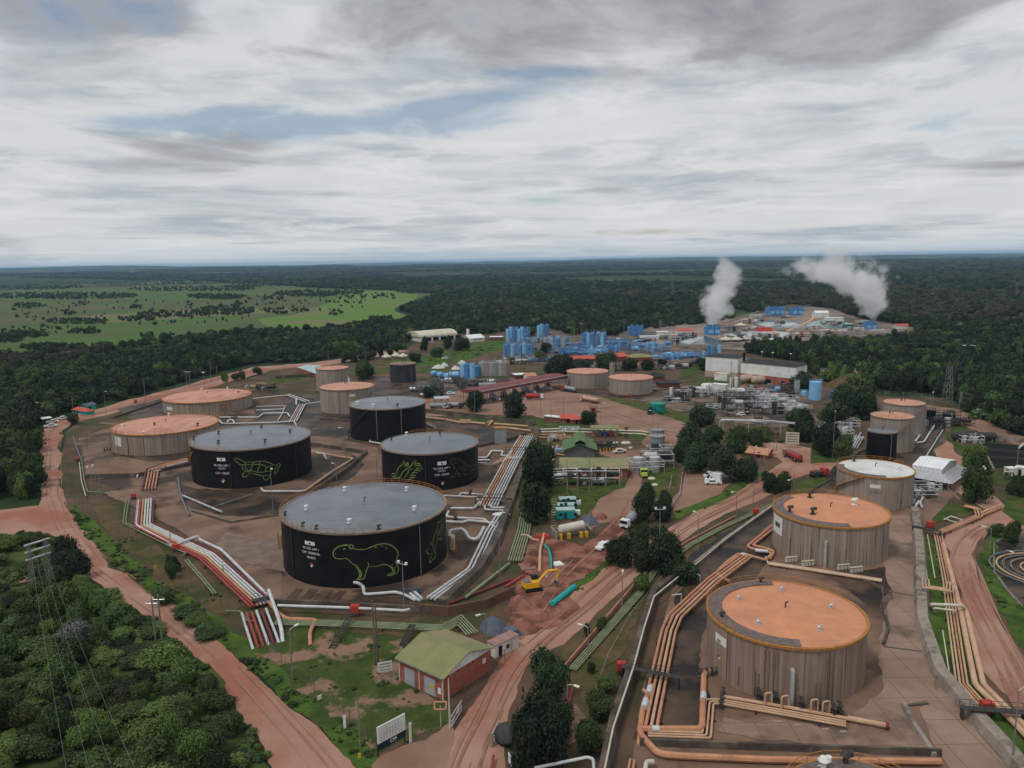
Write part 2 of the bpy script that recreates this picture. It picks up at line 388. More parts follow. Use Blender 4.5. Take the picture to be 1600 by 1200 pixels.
# grass areas
for i, pl in enumerate([
    [(108, 785), (128, 800), (150, 825), (200, 868), (250, 905), (330, 960), (420, 1020), (430, 1045), (520, 1110), (585, 1150), (600, 1200), (560, 1195), (500, 1140), (400, 1055), (300, 964), (240, 926), (175, 882), (125, 828)],
    [(395, 1020), (470, 970), (600, 985), (640, 1000), (650, 1040), (640, 1070), (680, 1100), (700, 1128), (640, 1160), (590, 1180), (520, 1120), (450, 1060)],
    [(800, 648), (870, 662), (925, 664), (1018, 678), (1018, 690), (960, 680), (880, 678), (800, 668), (700, 655), (740, 648)],
    [(938, 622), (1000, 645), (1072, 664), (1076, 640), (1045, 640), (1000, 628), (960, 622)],
    [(820, 730), (870, 740), (985, 745), (982, 762), (930, 790), (900, 815), (850, 815), (810, 800), (800, 770)],
    [(935, 705), (975, 720), (978, 740), (900, 738), (880, 715)],
    [(1120, 790), (1050, 815), (1052, 800), (1125, 772), (1160, 745), (1200, 735), (1165, 760)],
    [(1012, 742), (1060, 730), (1055, 770), (1030, 800), (1005, 790)],
    [(885, 935), (915, 895), (955, 868), (990, 850), (1000, 855), (950, 890), (905, 925)],
    [(655, 560), (720, 540), (790, 530), (800, 540), (740, 560), (690, 572), (600, 570), (610, 562)],
    [(430, 590), (500, 580), (600, 574), (700, 578), (700, 584), (600, 582), (480, 592), (425, 602)],
    [(1270, 700), (1330, 705), (1310, 725), (1270, 725)],
    [(1240, 755), (1290, 745), (1320, 750), (1310, 765), (1240, 775)],
    [(1290, 640), (1345, 630), (1350, 660), (1300, 660)],
    [(1500, 700), (1480, 690), (1480, 680), (1500, 660), (1560, 690), (1620, 715), (1620, 760), (1560, 760)],
    [(1560, 830), (1620, 850), (1660, 1100), (1600, 1010), (1550, 930), (1530, 870)],
    [(1440, 830), (1470, 850), (1485, 900), (1500, 980), (1540, 1070), (1600, 1150), (1640, 1260), (1540, 1140), (1470, 1050), (1450, 980), (1440, 900)],
    [(1420, 800), (1470, 775), (1500, 790), (1540, 800), (1440, 825)],
    [(1580, 770), (1620, 790), (1620, 835), (1570, 800)],
    [(760, 590), (830, 580), (900, 590), (830, 596), (770, 600)],
    [(1060, 575), (1110, 570), (1120, 585), (1060, 590)],
    [(1330, 505), (1400, 510), (1440, 525), (1500, 545), (1400, 540), (1330, 530)],
    [(1130, 495), (1165, 488), (1180, 492), (1140, 505)],
    [(1080, 600), (1100, 590), (1180, 600), (1260, 620), (1230, 625), (1120, 612)]]):
    sheet('grass_verge', pl, m_worn if pl[0] == (395, 1020) else (m_lush if pl[0] in ((108, 785), (1120, 790), (885, 935), (655, 560), (1560, 830), (1440, 830)) else m_grass), .06, 1.0)
for pl in [[(860, 1050), (880, 1010), (940, 962), (990, 915), (1050, 870), (1100, 845), (1160, 810), (1200, 790), (1215, 775), (1225, 785), (1180, 815), (1100, 860), (1060, 890), (1000, 950), (975, 1000), (950, 1060), (930, 1120), (900, 1200), (870, 1200)],
           [(430, 950), (560, 962), (700, 970), (800, 1000), (740, 985), (640, 1000), (470, 975)],
           [(190, 790), (215, 830), (290, 880), (340, 920), (420, 1000), (330, 955), (250, 900), (150, 820), (135, 780)]]:
    sheet('grass_verge', pl, m_dry, .07, 1.0)
# paved tank yards
sheet('tank_yard', [(118, 690), (160, 672), (250, 650), (400, 640), (440, 650), (500, 660), (545, 660), (545, 700), (590, 710), (740, 660), (815, 690), (800, 760), (760, 830), (720, 900), (660, 945), (430, 940), (350, 870), (200, 770), (133, 745)], m_pad, .08, .5)
sheet('tank_yard', [(125, 685), (170, 680), (175, 712), (240, 722), (300, 718), (298, 728), (200, 742), (135, 742)], m_conc, .12, .3)
sheet('tank_yard', [(160, 770), (290, 750), (440, 800), (440, 930), (430, 940), (350, 870), (280, 830), (215, 795)], m_conc, .12, .3)
sheet('tank_yard', [(275, 748), (310, 765), (400, 772), (480, 765), (545, 712), (595, 706), (560, 742), (440, 805), (350, 808), (300, 795)], m_dark, .15, .9)
sheet('tank_yard', [(440, 690), (490, 680), (540, 688), (590, 700), (596, 750), (545, 755), (570, 725), (545, 706), (480, 712)], m_conc, .15, .3)
sheet('tank_yard', [(395, 640), (450, 620), (500, 615), (545, 650), (545, 680), (480, 690), (400, 665)], m_dark, .12, .9)
sheet('tank_yard', [(660, 650), (740, 660), (820, 680), (800, 690), (745, 700), (700, 680)], m_dark, .12, .9)
sheet('tank_yard', [(180, 640), (260, 622), (260, 650), (200, 658)], m_dark, .12, .9)
sheet('tank_yard', [(560, 590), (640, 590), (720, 610), (640, 620), (560, 618)], m_dark, .10, .3)
sheet('tank_yard', [(860, 605), (1020, 610), (1050, 620), (960, 622), (880, 612)], m_dark, .10, .3)
# right hand yard: wet dark concrete to the left, pale to the right
sheet('tank_yard', [(1060, 900), (1120, 850), (1210, 800), (1310, 760), (1440, 760), (1500, 765), (1440, 830), (1430, 900), (1450, 1000), (1470, 1060), (1560, 1180), (1600, 1260), (980, 1260), (1010, 1060)], m_conc, .08, .3)
sheet('tank_yard', [(1075, 900), (1130, 860), (1205, 830), (1210, 870), (1180, 905), (1105, 960), (1100, 1060), (1110, 1150), (1000, 1165), (1025, 1050)], m_dark, .12, .9)
sheet('tank_yard', [(1350, 890), (1440, 880), (1385, 925), (1370, 960), (1290, 900)], m_dark, .12, .9)
sheet('tank_yard', [(1275, 765), (1350, 690), (1385, 640), (1470, 650), (1470, 690), (1420, 740), (1330, 765)], m_dark, .12, .9)
sheet('tank_yard', [(1210, 790), (1300, 750), (1310, 760), (1230, 800), (1150, 860), (1090, 900), (1060, 920), (1060, 890), (1120, 840)], m_dark, .14, .9)
sheet('plant_paving', [(640, 600), (720, 592), (860, 590), (980, 600), (1120, 605), (1260, 610), (1280, 660), (1200, 668), (1080, 650), (980, 622), (880, 600), (700, 610)], M('works_paving', (.13, .10, .08), (.20, .14, .105), sc=.12, c3=(.045, .04, .035), sc3=.09, thr3=(.47, .58), detail=9, world=True, rough=.85), .07, 1)
sheet('plant_paving', [(790, 520), (900, 512), (1010, 520), (1100, 540), (1120, 560), (1060, 572), (900, 575), (780, 560)], MATS['works_paving'], .07, 1)
# far plant on the hill side
sheet('plant_paving', [(975, 520), (1050, 505), (1100, 500), (1190, 490), (1260, 478), (1300, 482), (1350, 500), (1420, 512), (1395, 525), (1300, 540), (1180, 548), (1030, 540)], M('pale_paving', (.28, .20, .16), (.18, .15, .125), sc=.03, c3=(.08, .07, .06), sc3=.02, thr3=(.5, .6), detail=9, world=True, rough=.85), .07, 1)

# wheel ruts and wet streaks on the dirt roads
m_rut = M('wet_rut', (.235, .11, .075), (.29, .155, .112), sc=.5, world=True, detail=8, rough=.8)
m_rutp = M('dry_rut', (.31, .18, .13), (.28, .155, .11), sc=.4, world=True, detail=8, rough=.95)
def ruts(name, px, offs_, mat, wd=.45):
    P = [G(*q) for q in px]; Q = []
    for i in range(len(P)-1):
        n = max(2, int((P[i+1]-P[i]).length/2.5))
        for k in range(n): Q.append(P[i].lerp(P[i+1], k/n))
    for _ in range(6): Q = [Q[0]]+[(Q[i-1]+Q[i]*2+Q[i+1])/4 for i in range(1, len(Q)-1)]+[Q[-1]]
    b = MB(); SHN[0] += 1; z = .104+SHN[0]*.0018
    for o in offs_:
        vs = []; on = []
        for i, q in enumerate(Q):
            d = (Q[min(i+1, len(Q)-1)]-Q[max(i-1, 0)]).normalized(); s_ = Vector((d.y, -d.x, 0))
            w1 = wd*max(0.0, .35+1.3*noise.noise(Vector((q.x*.06+o*9, q.y*.06, o)))); c_ = q+s_*(o+.5*noise.noise(Vector((q.x*.05, q.y*.05, o))))
            vs += [(c_.x+s_.x*w1, c_.y+s_.y*w1, z), (c_.x-s_.x*w1, c_.y-s_.y*w1, z)]; on.append(w1 > 0)
        b.add(vs, [(2*i, 2*i+1, 2*i+3, 2*i+2) for i in range(len(Q)-1) if on[i] and on[i+1]])
    tag(b.build(name, mat, smooth=False, loc=(0, 0, 0)), kind='structure')
LP = [(560, 560), (420, 577), (340, 592), (280, 609), (205, 633), (130, 652), (84, 672), (79, 720), (81, 780), (100, 828), (150, 885), (215, 930), (270, 968), (330, 1020), (385, 1080), (440, 1140), (500, 1215), (520, 1240)]
RP = [(720, 1240), (740, 1170), (772, 1110), (805, 1040), (850, 995), (905, 952), (965, 898), (1030, 852), (1090, 812), (1160, 778), (1215, 745), (1250, 715)]
RQ = [(1560, 1010), (1520, 930), (1500, 860), (1535, 825), (1575, 818), (1540, 770), (1510, 730)]
ruts('wheel_ruts', LP, (-1.9, 1.6), m_rut, .32); ruts('wheel_ruts', LP, (-3.0, .2), m_rutp, .3)
ruts('wheel_ruts', RP, (-1.7, .2, 1.7), m_rut, .32); ruts('wheel_ruts', RP, (-2.6, 1.0), m_rutp, .3); ruts('wheel_ruts', [(1620, 1130), (1560, 1010), (1520, 930), (1500, 860), (1535, 825), (1580, 820)], (-1.8, -.4, 1.2), m_rut, .6)
ruts('wheel_ruts', [(1660, 1200), (1590, 1060), (1535, 950), (1502, 870), (1530, 825)], (-2.4, .5, 2.2), m_rutp, .5)
ruts('wheel_ruts', [(840, 960), (880, 900), (920, 865), (965, 820), (990, 790), (993, 740)], (-1.4, .7), m_rut, .4); ruts('wheel_ruts', [(690, 632), (800, 620), (900, 628), (980, 655), (1060, 682)], (-2, 2), m_rutp, .5)
m_drive = M('jointed_concrete', (.30, .20, .15), (.225, .145, .105), sc=.10, c3=(.12, .08, .058), sc3=.07, thr3=(.53, .66), detail=11, world=True, rough=.6, lines=[(0, 5.2, .05, (.10, .07, .055)), (1, 6.1, .05, (.10, .07, .055))])
sheet('concrete_drive', [(1388, 812), (1430, 806), (1436, 850), (1438, 905), (1441, 975), (1466, 1052), (1455, 1100), (1412, 1103), (1460, 1180), (1320, 1176), (1230, 1160), (1120, 1150), (1128, 1125), (1240, 1130), (1330, 1145), (1372, 1080), (1384, 1010), (1390, 925), (1384, 870)], m_drive, .13, .9)
sheet('concrete_drive', [(1435, 1110), (1470, 1075), (1512, 1130), (1575, 1195), (1600, 1240), (1500, 1240), (1462, 1170)], m_drive, .13, .5)
for i, x in enumerate((455, 478, 500, 522)): sheet('stained_stripe', [(x+8, 921+i), (x+20, 922+i), (x-2, 944), (x-16, 944)], M('damp_concrete', (.075, .05, .036), (.11, .075, .055), sc=.3, world=True, rough=.6), .15, .2)
for pl in [[(445, 850), (360, 830), (330, 850), (380, 880), (440, 900)], [(560, 770), (600, 765), (640, 770), (600, 760)]]: sheet('stained_stripe', pl, M('pale_wet_concrete', (.21, .15, .115), (.14, .10, .075), sc=.35, world=True, rough=.6), .16, 1.6)
for pl in [[(20, 900), (70, 880), (85, 885), (60, 905), (25, 915)], [(880, 1080), (905, 1075), (915, 1110), (895, 1160), (870, 1200), (880, 1130)]]:
    sheet('bare_earth', pl, M('bare_pink_earth', (.24, .135, .10), (.10, .085, .04), sc=.35, thr=(.45, .58), world=True, detail=10, rough=1, bump=.5, bsc=1.2), .14, 1.6)
# ------------------------------------------------------------------ tanks
m_black = M('black_paint', (.0065, .007, .008), (.012, .012, .013), sc=.3, rough=.5)
m_blackroof = M('slate_roof', (.12, .14, .17), (.17, .185, .205), sc=.12, rough=.32, metal=.25, c3=(.07, .08, .095), sc3=.05, thr3=(.5, .65), lines=[(1, 2.4, .045, (.05, .055, .065))], spec=.5)
m_orroof = M('orange_roof', (.58, .26, .14), (.50, .22, .12), sc=.3, rough=.6, c3=(.43, .20, .12), sc3=.12, thr3=(.5, .68), lines=[(0, 1.8, .035, (.50, .20, .10)), (1, 1.8, .035, (.50, .20, .10))])
m_pinkroof = M('pink_roof', (.55, .28, .20), (.47, .23, .165), sc=.25, rough=.65, c3=(.38, .19, .14), sc3=.1)
m_greyroof = M('grey_roof', (.62, .63, .61), (.50, .50, .47), sc=.15, rough=.6, c3=(.38, .37, .34), sc3=.12, thr3=(.55, .7))
m_shell = M('weathered_shell', (.24, .185, .15), (.34, .285, .235), sc=1.7, vec=(1, 1, .022), rough=.7, c3=(.10, .065, .05), sc3=2.2, thr3=(.55, .68), detail=6)
m_shell2 = M('rusty_shell', (.215, .145, .112), (.31, .235, .19), sc=1.6, vec=(1, 1, .02), rough=.7, c3=(.13, .068, .048), sc3=2.2, thr3=(.56, .68), detail=6)
m_shell3 = M('grey_shell', (.33, .285, .245), (.25, .205, .17), sc=1.0, vec=(1, 1, .04), rough=.7, c3=(.16, .105, .08), sc3=2.2, thr3=(.56, .7), detail=6)
m_rimor = M('ochre_steel', (.42, .20, .055), (.30, .13, .04), sc=1.5, rough=.7)
m_rimbr = M('brown_rim', (.25, .19, .14), (.18, .13, .10), sc=1, rough=.7)
m_walk = M('walkway_grey', (.17, .135, .125), (.12, .09, .08), sc=.8, rough=.8)
m_white = M('white_paint', (.72, .72, .70), (.6, .6, .57), sc=.8, rough=.5)
m_galv = M('galvanised', (.56, .57, .58), (.42, .43, .44), sc=.8, rough=.38, metal=.35, spec=.5)
m_steel = M('grey_steel', (.20, .21, .22), (.14, .14, .15), sc=1.2, rough=.5, metal=.3)
m_dksteel = M('dark_steel', (.035, .035, .038), (.06, .055, .05), sc=1.5, rough=.6)
m_lime = M('lime_paint', (.21, .30, .08), (.12, .18, .05), sc=.6, rough=.6)
m_limed = M('dim_lime_paint', (.10, .135, .055), (.05, .07, .03), sc=.6, rough=.6)
m_txt = M('white_lettering', (.6, .62, .63), rough=.6)
m_red_p = M('red_paint', (.50, .045, .035), (.36, .04, .03), sc=2, rough=.5)
m_bluep = M('blue_mark', (.05, .09, .35), rough=.5)
m_yel = M('yellow_paint', (.70, .42, .03), (.55, .33, .03), sc=2, rough=.5)

def ring(r, z, a0, a1, n):
    return [(r*math.cos(a0+(a1-a0)*i/n), r*math.sin(a0+(a1-a0)*i/n), z) for i in range(n+1)]
TANKS = {}
def projv(x, y, z=0.0):
    qx, qy, qz = x, y, z-CAMH; w_ = qx*CF.x+qy*CF.y+qz*CF.z; w_ = np.where(w_ < 1, 1, w_)
    return PW/2+FPX*(qx*CR.x+qy*CR.y+qz*CR.z)/w_, PH/2-FPX*(qx*CU.x+qy*CU.y+qz*CU.z)/w_
def tank(key, label, px, w, yr, yb, shell, roof, rim, cone=.06, rails=(), vents=(), gutter=None, group=None, walk=None, seg=96, centre_vent=True, pipes=()):
    # fit centre, radius and height to the outline read from the photograph
    base = G(px, yb); h0 = hgt(px, yb, yr); R0 = w/2*(base-CPOS).dot(CF)/FPX
    dn = Vector((base.x, base.y, 0)).normalized(); X = np.array([base.x+dn.x*R0, base.y+dn.y*R0, R0, h0]); th_ = np.linspace(0, 2*math.pi, 181)
    def res(X):
        cx, cy, R, h = X; xs = cx+R*1.012*np.cos(th_); ys = cy+R*1.012*np.sin(th_)
        qx, qy = projv(xs, ys, h); bx, by = projv(cx+R*np.cos(th_), cy+R*np.sin(th_), 0.0)
        return np.array([qx.min()-(px-w/2), qx.max()-(px+w/2), qy.max()-yr, by.max()-yb])
    for _ in range(12):
        r0 = res(X); J = np.zeros((4, 4))
        for k in range(4): d_ = np.zeros(4); d_[k] = .05; J[:, k] = (res(X+d_)-r0)/.05
        X = X-np.linalg.solve(J, r0)
    R, h = float(X[2]), float(X[3]); c = Vector((float(X[0]), float(X[1]), 0))
    t = thing('storage_tank', label, 'storage tank', c, 0, group)
    TANKS[key] = (c, R, h, t)
    MB().cyl((0, 0, 0), R, h, seg, cap=False, top=False).build('shell', shell, t)
    # shallow conical roof
    b = MB(); n = 5; rr_ = [R*(1-.004), R*.75, R*.5, R*.25, .01]; vs = []; fs = []
    for i, r_ in enumerate(rr_):
        zz = h-.05+cone*(R-r_)
        for j in range(seg): vs.append((r_*math.cos(2*math.pi*j/seg), r_*math.sin(2*math.pi*j/seg), zz))
    for i in range(len(rr_)-1):
        for j in range(seg): fs.append((i*seg+j, i*seg+(j+1) % seg, (i+1)*seg+(j+1) % seg, (i+1)*seg+j))
    b.add(vs, fs).build('roof', roof, t, ang=60)
    # rim ring
    rb = MB(); rw = R*.012+.12
    prof = [(R+.04, h-.35), (R+rw, h-.35), (R+rw, h+.06), (R-rw*.8, h+.06), (R-rw*.8, h-.04)]
    vs = []; fs = []
    for j in range(seg):
        a = 2*math.pi*j/seg
        for r_, z_ in prof: vs.append((r_*math.cos(a), r_*math.sin(a), z_))
    k = len(prof)
    for j in range(seg):
        for i in range(k-1):
            a = j*k+i; b2 = ((j+1) % seg)*k+i; fs.append((a, b2, b2+1, a+1))
    rb.add(vs, fs).build('rim', rim, t)
    # base kerb
    MB().cyl((0, 0, .0), R+.35, .22, seg, top=True).build('base_ring', MATS['stained_concrete'], t)
    for a0, a1 in rails:
        rl = MB(); L = abs(a1-a0)*R; n = max(4, int(L/2.0))
        rl.tube(ring(R+rw*.6, h+1.1, a0, a1, n), .05, 5); rl.tube(ring(R+rw*.6, h+.6, a0, a1, n), .04, 4)
        for p in ring(R+rw*.6, h, a0, a1, n): rl.tube([p, (p[0], p[1], h+1.1)], .05, 4)
        rl.build('railing', m_rimor, t)
    if walk:      # painted grey walkway band beside the rim
        a0, a1, wd = walk; n = 40; wb = MB(); vs = []
        for i in range(n+1):
            a = a0+(a1-a0)*i/n
            for r_ in (R*.988, R*.988-wd): vs.append((r_*math.cos(a), r_*math.sin(a), h+cone*(R-r_)+.10))
        fs = [((2*i, 2*i+2, 2*i+3, 2*i+1) if a1 > a0 else (2*i, 2*i+1, 2*i+3, 2*i+2)) for i in range(n)]
        wb.add(vs, fs).build('roof_walkway', m_walk, t)
    for (a, fr, s_, kind) in vents:
        r_ = R*fr; x, y = r_*math.cos(a), r_*math.sin(a); z = h-.05+cone*(R-r_)
        vb = MB(); vb.cyl((x, y, z), .28*s_, 1.0*s_, 10); vb.cyl((x, y, z), .6*s_, .12, 10)
        vb.cyl((x, y, z+1.0*s_), .6*s_, .35*s_, 10, r2=.35*s_); vb.cyl((x+.5*s_, y, z+.9*s_), .3*s_, .5*s_, 8)
        vb.build('roof_vent', {'w': m_white, 'd': m_dksteel, 'g': m_galv}[kind], t)
    if centre_vent:
        z = h-.05+cone*R; vb = MB(); vb.tube([(0, 0, z-.1), (0, 0, z+.9), (.5, 0, z+1.0)], .12, 6); vb.build('centre_vent', m_dksteel, t)
    return t
A = lambda d: rad(d)
def cyl_hit(key, px, py, off=.03):
    c, R, h, t = TANKS[key]; R = R+off
    d = ray(px, py); ox, oy = -c.x, -c.y
    a = d.x*d.x+d.y*d.y; b = 2*(ox*d.x+oy*d.y); cc = ox*ox+oy*oy-R*R
    ds = b*b-4*a*cc
    if ds < 0: ds = 0
    k = (-b-math.sqrt(ds))/(2*a)
    p = CPOS+d*k
    return p-c
def strokes(key, name, lines, wd, mat, tr):
    c, R, h, t = TANKS[key]; b = MB()
    for ln in lines:
        pts = [tr(x, y) for x, y in ln]
        # densify with a smooth curve
        P = [cyl_hit(key, x, y) for x, y in pts]; Q = []
        n = len(P)
        for i in range(n-1):
            p0, p1, p2, p3 = P[max(0, i-1)], P[i], P[i+1], P[min(n-1, i+2)]
            for k in range(4):
                u = k/4
                Q.append(.5*((2*p1)+(p2-p0)*u+(2*p0-5*p1+4*p2-p3)*u*u+(3*p1-p0-3*p2+p3)*u**3))
        Q.append(P[-1]); vs = []
        for i, q in enumerate(Q):
            tdir = (Q[min(i+1, len(Q)-1)]-Q[max(i-1, 0)])
            nrm = Vector((q.x, q.y, 0)).normalized(); q = nrm*(R+.04)+Vector((0, 0, q.z))
            sd_ = nrm.cross(tdir).normalized()*wd*(.6+.4*math.sin(math.pi*(i+.5)/len(Q)))
            vs += [q+sd_, q-sd_]
        b.add(vs, [(2*i, 2*i+1, 2*i+3, 2*i+2) for i in range(len(Q)-1)])
    return b.build(name, mat, t, smooth=False)
def wrap_text(key, txt, px, py, hpx, mat=None, slant=0.0):
    """painted lettering bent round the shell, centred on photo position"""
    c, R, h, t = TANKS[key]; p = cyl_hit(key, px, py)
    dep = (p+c-CPOS).dot(CF); size = hpx*dep/FPX*1.45
    cu = bpy.data.curves.new('lettering', 'FONT'); cu.body = txt; cu.size = size; cu.align_x = 'CENTER'; cu.align_y = 'CENTER'
    cu.offset = size*.012
    to = bpy.data.objects.new('tmp', cu); COL.objects.link(to)
    dg = bpy.context.evaluated_depsgraph_get(); me = bpy.data.meshes.new_from_object(to.evaluated_get(dg))
    bpy.data.objects.remove(to)
    a0 = math.atan2(p.y, p.x)
    for v in me.vertices:
        a = a0+v.co.x/R; z = p.z+v.co.y+v.co.x*slant
        v.co = ((R+.035)*math.cos(a), (R+.035)*math.sin(a), z)
    me.materials.clear(); me.materials.append(mat or m_txt)
    o = bpy.data.objects.new('lettering', me); COL.objects.link(o); o.parent = t
    return o
def wrap_panel(key, name, px0, px1, py0, py1, mat, off=.05, diamond=False):
    c, R, h, t = TANKS[key]; pm = (py0+py1)/2
    a = cyl_hit(key, px0, pm); b_ = cyl_hit(key, px1, pm)
    aa, ab = math.atan2(a.y, a.x), math.atan2(b_.y, b_.x)
    if ab < aa: ab += 2*math.pi if aa-ab > math.pi else 0
    z1 = cyl_hit(key, (px0+px1)/2, py0).z; z0 = cyl_hit(key, (px0+px1)/2, py1).z
    b = MB(); r_ = R+off
    if diamond:
        am, zm = (aa+ab)/2, (z0+z1)/2
        def P(a, z): return (r_*math.cos(a), r_*math.sin(a), z)
        return [(P, aa, ab, am, z0, z1, zm)]
    n = 6; vs = []
    for i in range(n+1):
        q = aa+(ab-aa)*i/n
        for z in (z0, z1): vs.append((r_*math.cos(q), r_*math.sin(q), z))
        for z in (z0, z1): vs.append(((R-.02)*math.cos(q), (R-.02)*math.sin(q), z))
    fs = []
    for i in range(n):
        k = 4*i; fs += [(k, k+4, k+5, k+1), (k+1, k+5, k+7, k+3), (k+2, k+6, k+4, k)]
    fs += [(0, 1, 3, 2), (4*n, 4*n+2, 4*n+3, 4*n+1)]
    return b.add(vs, fs).build(name, mat, t, smooth=False)
def hazard(key, px0, px1, py0, py1):
    (P, aa, ab, am, z0, z1, zm), = wrap_panel(key, 'x', px0, px1, py0, py1, None, diamond=True)
    t = TANKS[key][3]; qa, qb = (aa+am)/2, (ab+am)/2; lo, hi = (z0+zm)/2, (z1+zm)/2
    for nm, mt, pts in (('hazard_diamond', m_red_p, [(qa, hi), (am, zm), (qb, hi), (am, z1)]), ('hazard_diamond', m_bluep, [(aa, zm), (qa, lo), (am, zm), (qa, hi)]),
                    ('hazard_diamond', m_yel, [(am, zm), (qb, lo), (ab, zm), (qb, hi)]), ('hazard_diamond', m_white, [(qa, lo), (am, z0), (qb, lo), (am, zm)])):
        MB().add([P(a, z) for a, z in pts], [(0, 1, 2, 3)]).build(nm, mt, t, smooth=False)
def shell_line(key, px, y0, y1, mat, r=.08, name='down_pipe', off=.18):
    """vertical pipe on the shell between two photo rows"""
    c, R, h, t = TANKS[key]; p = cyl_hit(key, px, (y0+y1)/2)
    a = math.atan2(p.y, p.x); z1 = cyl_hit(key, px, y0).z; z0 = max(.1, cyl_hit(key, px, y1).z); z1 = min(z1, h-.1)
    q = lambda r_, z: (r_*math.cos(a), r_*math.sin(a), z)
    b = MB(); b.tube([q(R-.05, z1), q(R+off, z1), q(R+off, z1-.2), q(R+off, z0)], r, 6)
    return b.build(name, mat, t)

V6 = lambda off, fr, k, n, s_: [(A(off+360/n*i), fr, s_, k) for i in range(n)]
tank('cap', 'black tank painted with a green capybara outline, slate grey roof, nearest of the black tanks', 567, 261, 834, 921, m_black, m_blackroof, m_rimbr, rails=[(A(20), A(280))], vents=V6(50, .70, 'w', 5, .8)+[(A(200), .95, .7, 'd'), (A(232), .93, .7, 'd'), (A(245), .93, .7, 'd'), (A(290), .94, .8, 'd')])
tank('tur', 'black tank painted with a green turtle outline, pale slate roof', 390, 191, 704, 765, m_black, m_blackroof, m_rimbr, rails=[(A(190), A(270))], vents=V6(20, .66, 'd', 5, .8)+[(A(190), .95, .8, 'd')])
tank('igu', 'black tank painted with green fern fronds and an iguana outline, dark grey roof', 671, 153, 710, 769, m_black, m_blackroof, m_rimbr, rails=[(A(0), A(120))], vents=[(A(80), .8, .9, 'd'), (A(130), .9, .9, 'w'), (A(160), .9, .7, 'd')])
tank('pla', 'plain black tank with grey cone roof, behind the iguana tank and the turtle tank', 605, 120, 640, 692, m_black, m_blackroof, m_rimbr, rails=[(A(150), A(215))], vents=[(A(200), .8, 1, 'w'), (A(250), .75, 1, 'w'), (A(300), .7, .8, 'd')])
tank('or1', 'large rusty tank with bright orange tiled roof, nearest on the right', 1231, 254, 1014, 1104, m_shell2, m_orroof, m_rimor, rails=[(A(20), A(215))], walk=(A(82), A(262), 2.3), vents=V6(75, .62, 'g', 5, .62)+[(A(190), .9, .8, 'd'), (A(92), .93, .8, 'd')])
tank('or2', 'weathered tank with orange roof and white sign, behind the nearest orange tank', 1300, 185, 825, 889, m_shell, m_orroof, m_rimor, rails=[(A(20), A(175))], walk=(A(120), A(268), 2.2), vents=[(A(215), .55, 1.2, 'd'), (A(190), .82, 1.2, 'd'), (A(100), .7, 1.2, 'd'), (A(20), .55, 1.2, 'w')])
tank('whi', 'weathered tank with white roof beside the white metal building', 1369, 124, 747, 799, m_shell3, m_greyroof, m_rimor, rails=[(A(20), A(175))], walk=(A(150), A(262), 1.8), vents=[(A(330), .6, 1, 'w'), (A(110), .8, 1, 'd')])
tank('bsm', 'small black tank with grey top standing behind the white roofed tank', 1379, 48, 677, 722, m_black, m_blackroof, m_rimbr, vents=())
tank('gr9', 'grey tank with pink roof and zigzag stair, next to the small black tank', 1395, 70, 655, 708, m_shell3, m_pinkroof, m_rimbr, rails=[(A(180), A(270))], vents=[(A(90), .3, .7, 'd')])
tank('gr10', 'rearmost grey tank with pale orange roof at the end of the right hand row', 1413, 68, 634, 684, m_shell3, m_pinkroof, m_rimbr, vents=[(A(90), .3, .7, 'd')])
tank('le1', 'weathered tank with orange roof left of the turtle tank', 257, 170, 680, 713, m_shell, m_pinkroof, m_rimor, rails=[(A(30), A(110)), (A(170), A(300))], vents=[(A(200), .8, .9, 'w'), (A(270), .95, .9, 'w'), (A(250), .3, .8, 'd'), (A(110), .9, .9, 'w'), (A(340), .8, .9, 'd')])
tank('le2', 'weathered tank with pink roof, rearmost of the two at the left of the yard', 323, 141, 630, 650, m_shell, m_pinkroof, m_rimor, rails=[(A(-30), A(60))], vents=[(A(80), .9, .9, 'w'), (A(120), .9, .9, 'w'), (A(20), .7, .7, 'd')])
tank('mi1', 'grey weathered tank with peach roof behind the plain black tank', 542, 87, 610, 647, m_shell3, m_pinkroof, m_rimbr, rails=[(A(-20), A(60))], vents=[(A(110), .5, .7, 'd')])
tank('mi2', 'narrower grey tank with peach roof beside the red walled shed', 519, 52, 578, 612, m_shell3, m_pinkroof, m_rimbr, vents=())
tank('bl5', 'dark tank with dull pink top at the far edge of the yard', 629, 41, 570, 599, M('charcoal_paint', (.03, .032, .035), (.05, .05, .052), sc=.3, rough=.6), m_rimbr, m_rimbr, vents=[(A(60), .4, .6, 'd')])
tank('pr1', 'streaked tank with salmon roof, left one of the pair beside the truck yard', 918, 65, 584, 608, m_shell3, m_pinkroof, m_pinkroof, vents=(), group='pair of salmon roofed tanks')
tank('pr2', 'streaked tank with salmon roof, right one of the pair beside the truck yard', 986, 69, 594, 618, m_shell3, m_pinkroof, m_pinkroof, vents=(), group='pair of salmon roofed tanks')
m_teal = M('teal_paint', (.02, .27, .22), (.015, .2, .17), sc=.5, rough=.5)
tank('tea', 'small open teal water tank on the grass strip', 1028, 24, 632, 647, m_teal, m_teal, m_teal, vents=(), seg=48, centre_vent=False)
m_gray2 = M('grey_paint', (.27, .29, .31), (.2, .21, .22), sc=.4, rough=.5)
tank('sg2', 'tall grey tank partly hidden behind its twin by the pipe skid', 1028, 21, 673, 696, m_gray2, m_gray2, m_gray2, vents=(), seg=48)
tank('sg1', 'tall grey tank in front of its twin, above yellow striped bollards', 1027, 24, 683, 706, m_gray2, m_gray2, m_gray2, vents=(), seg=48)
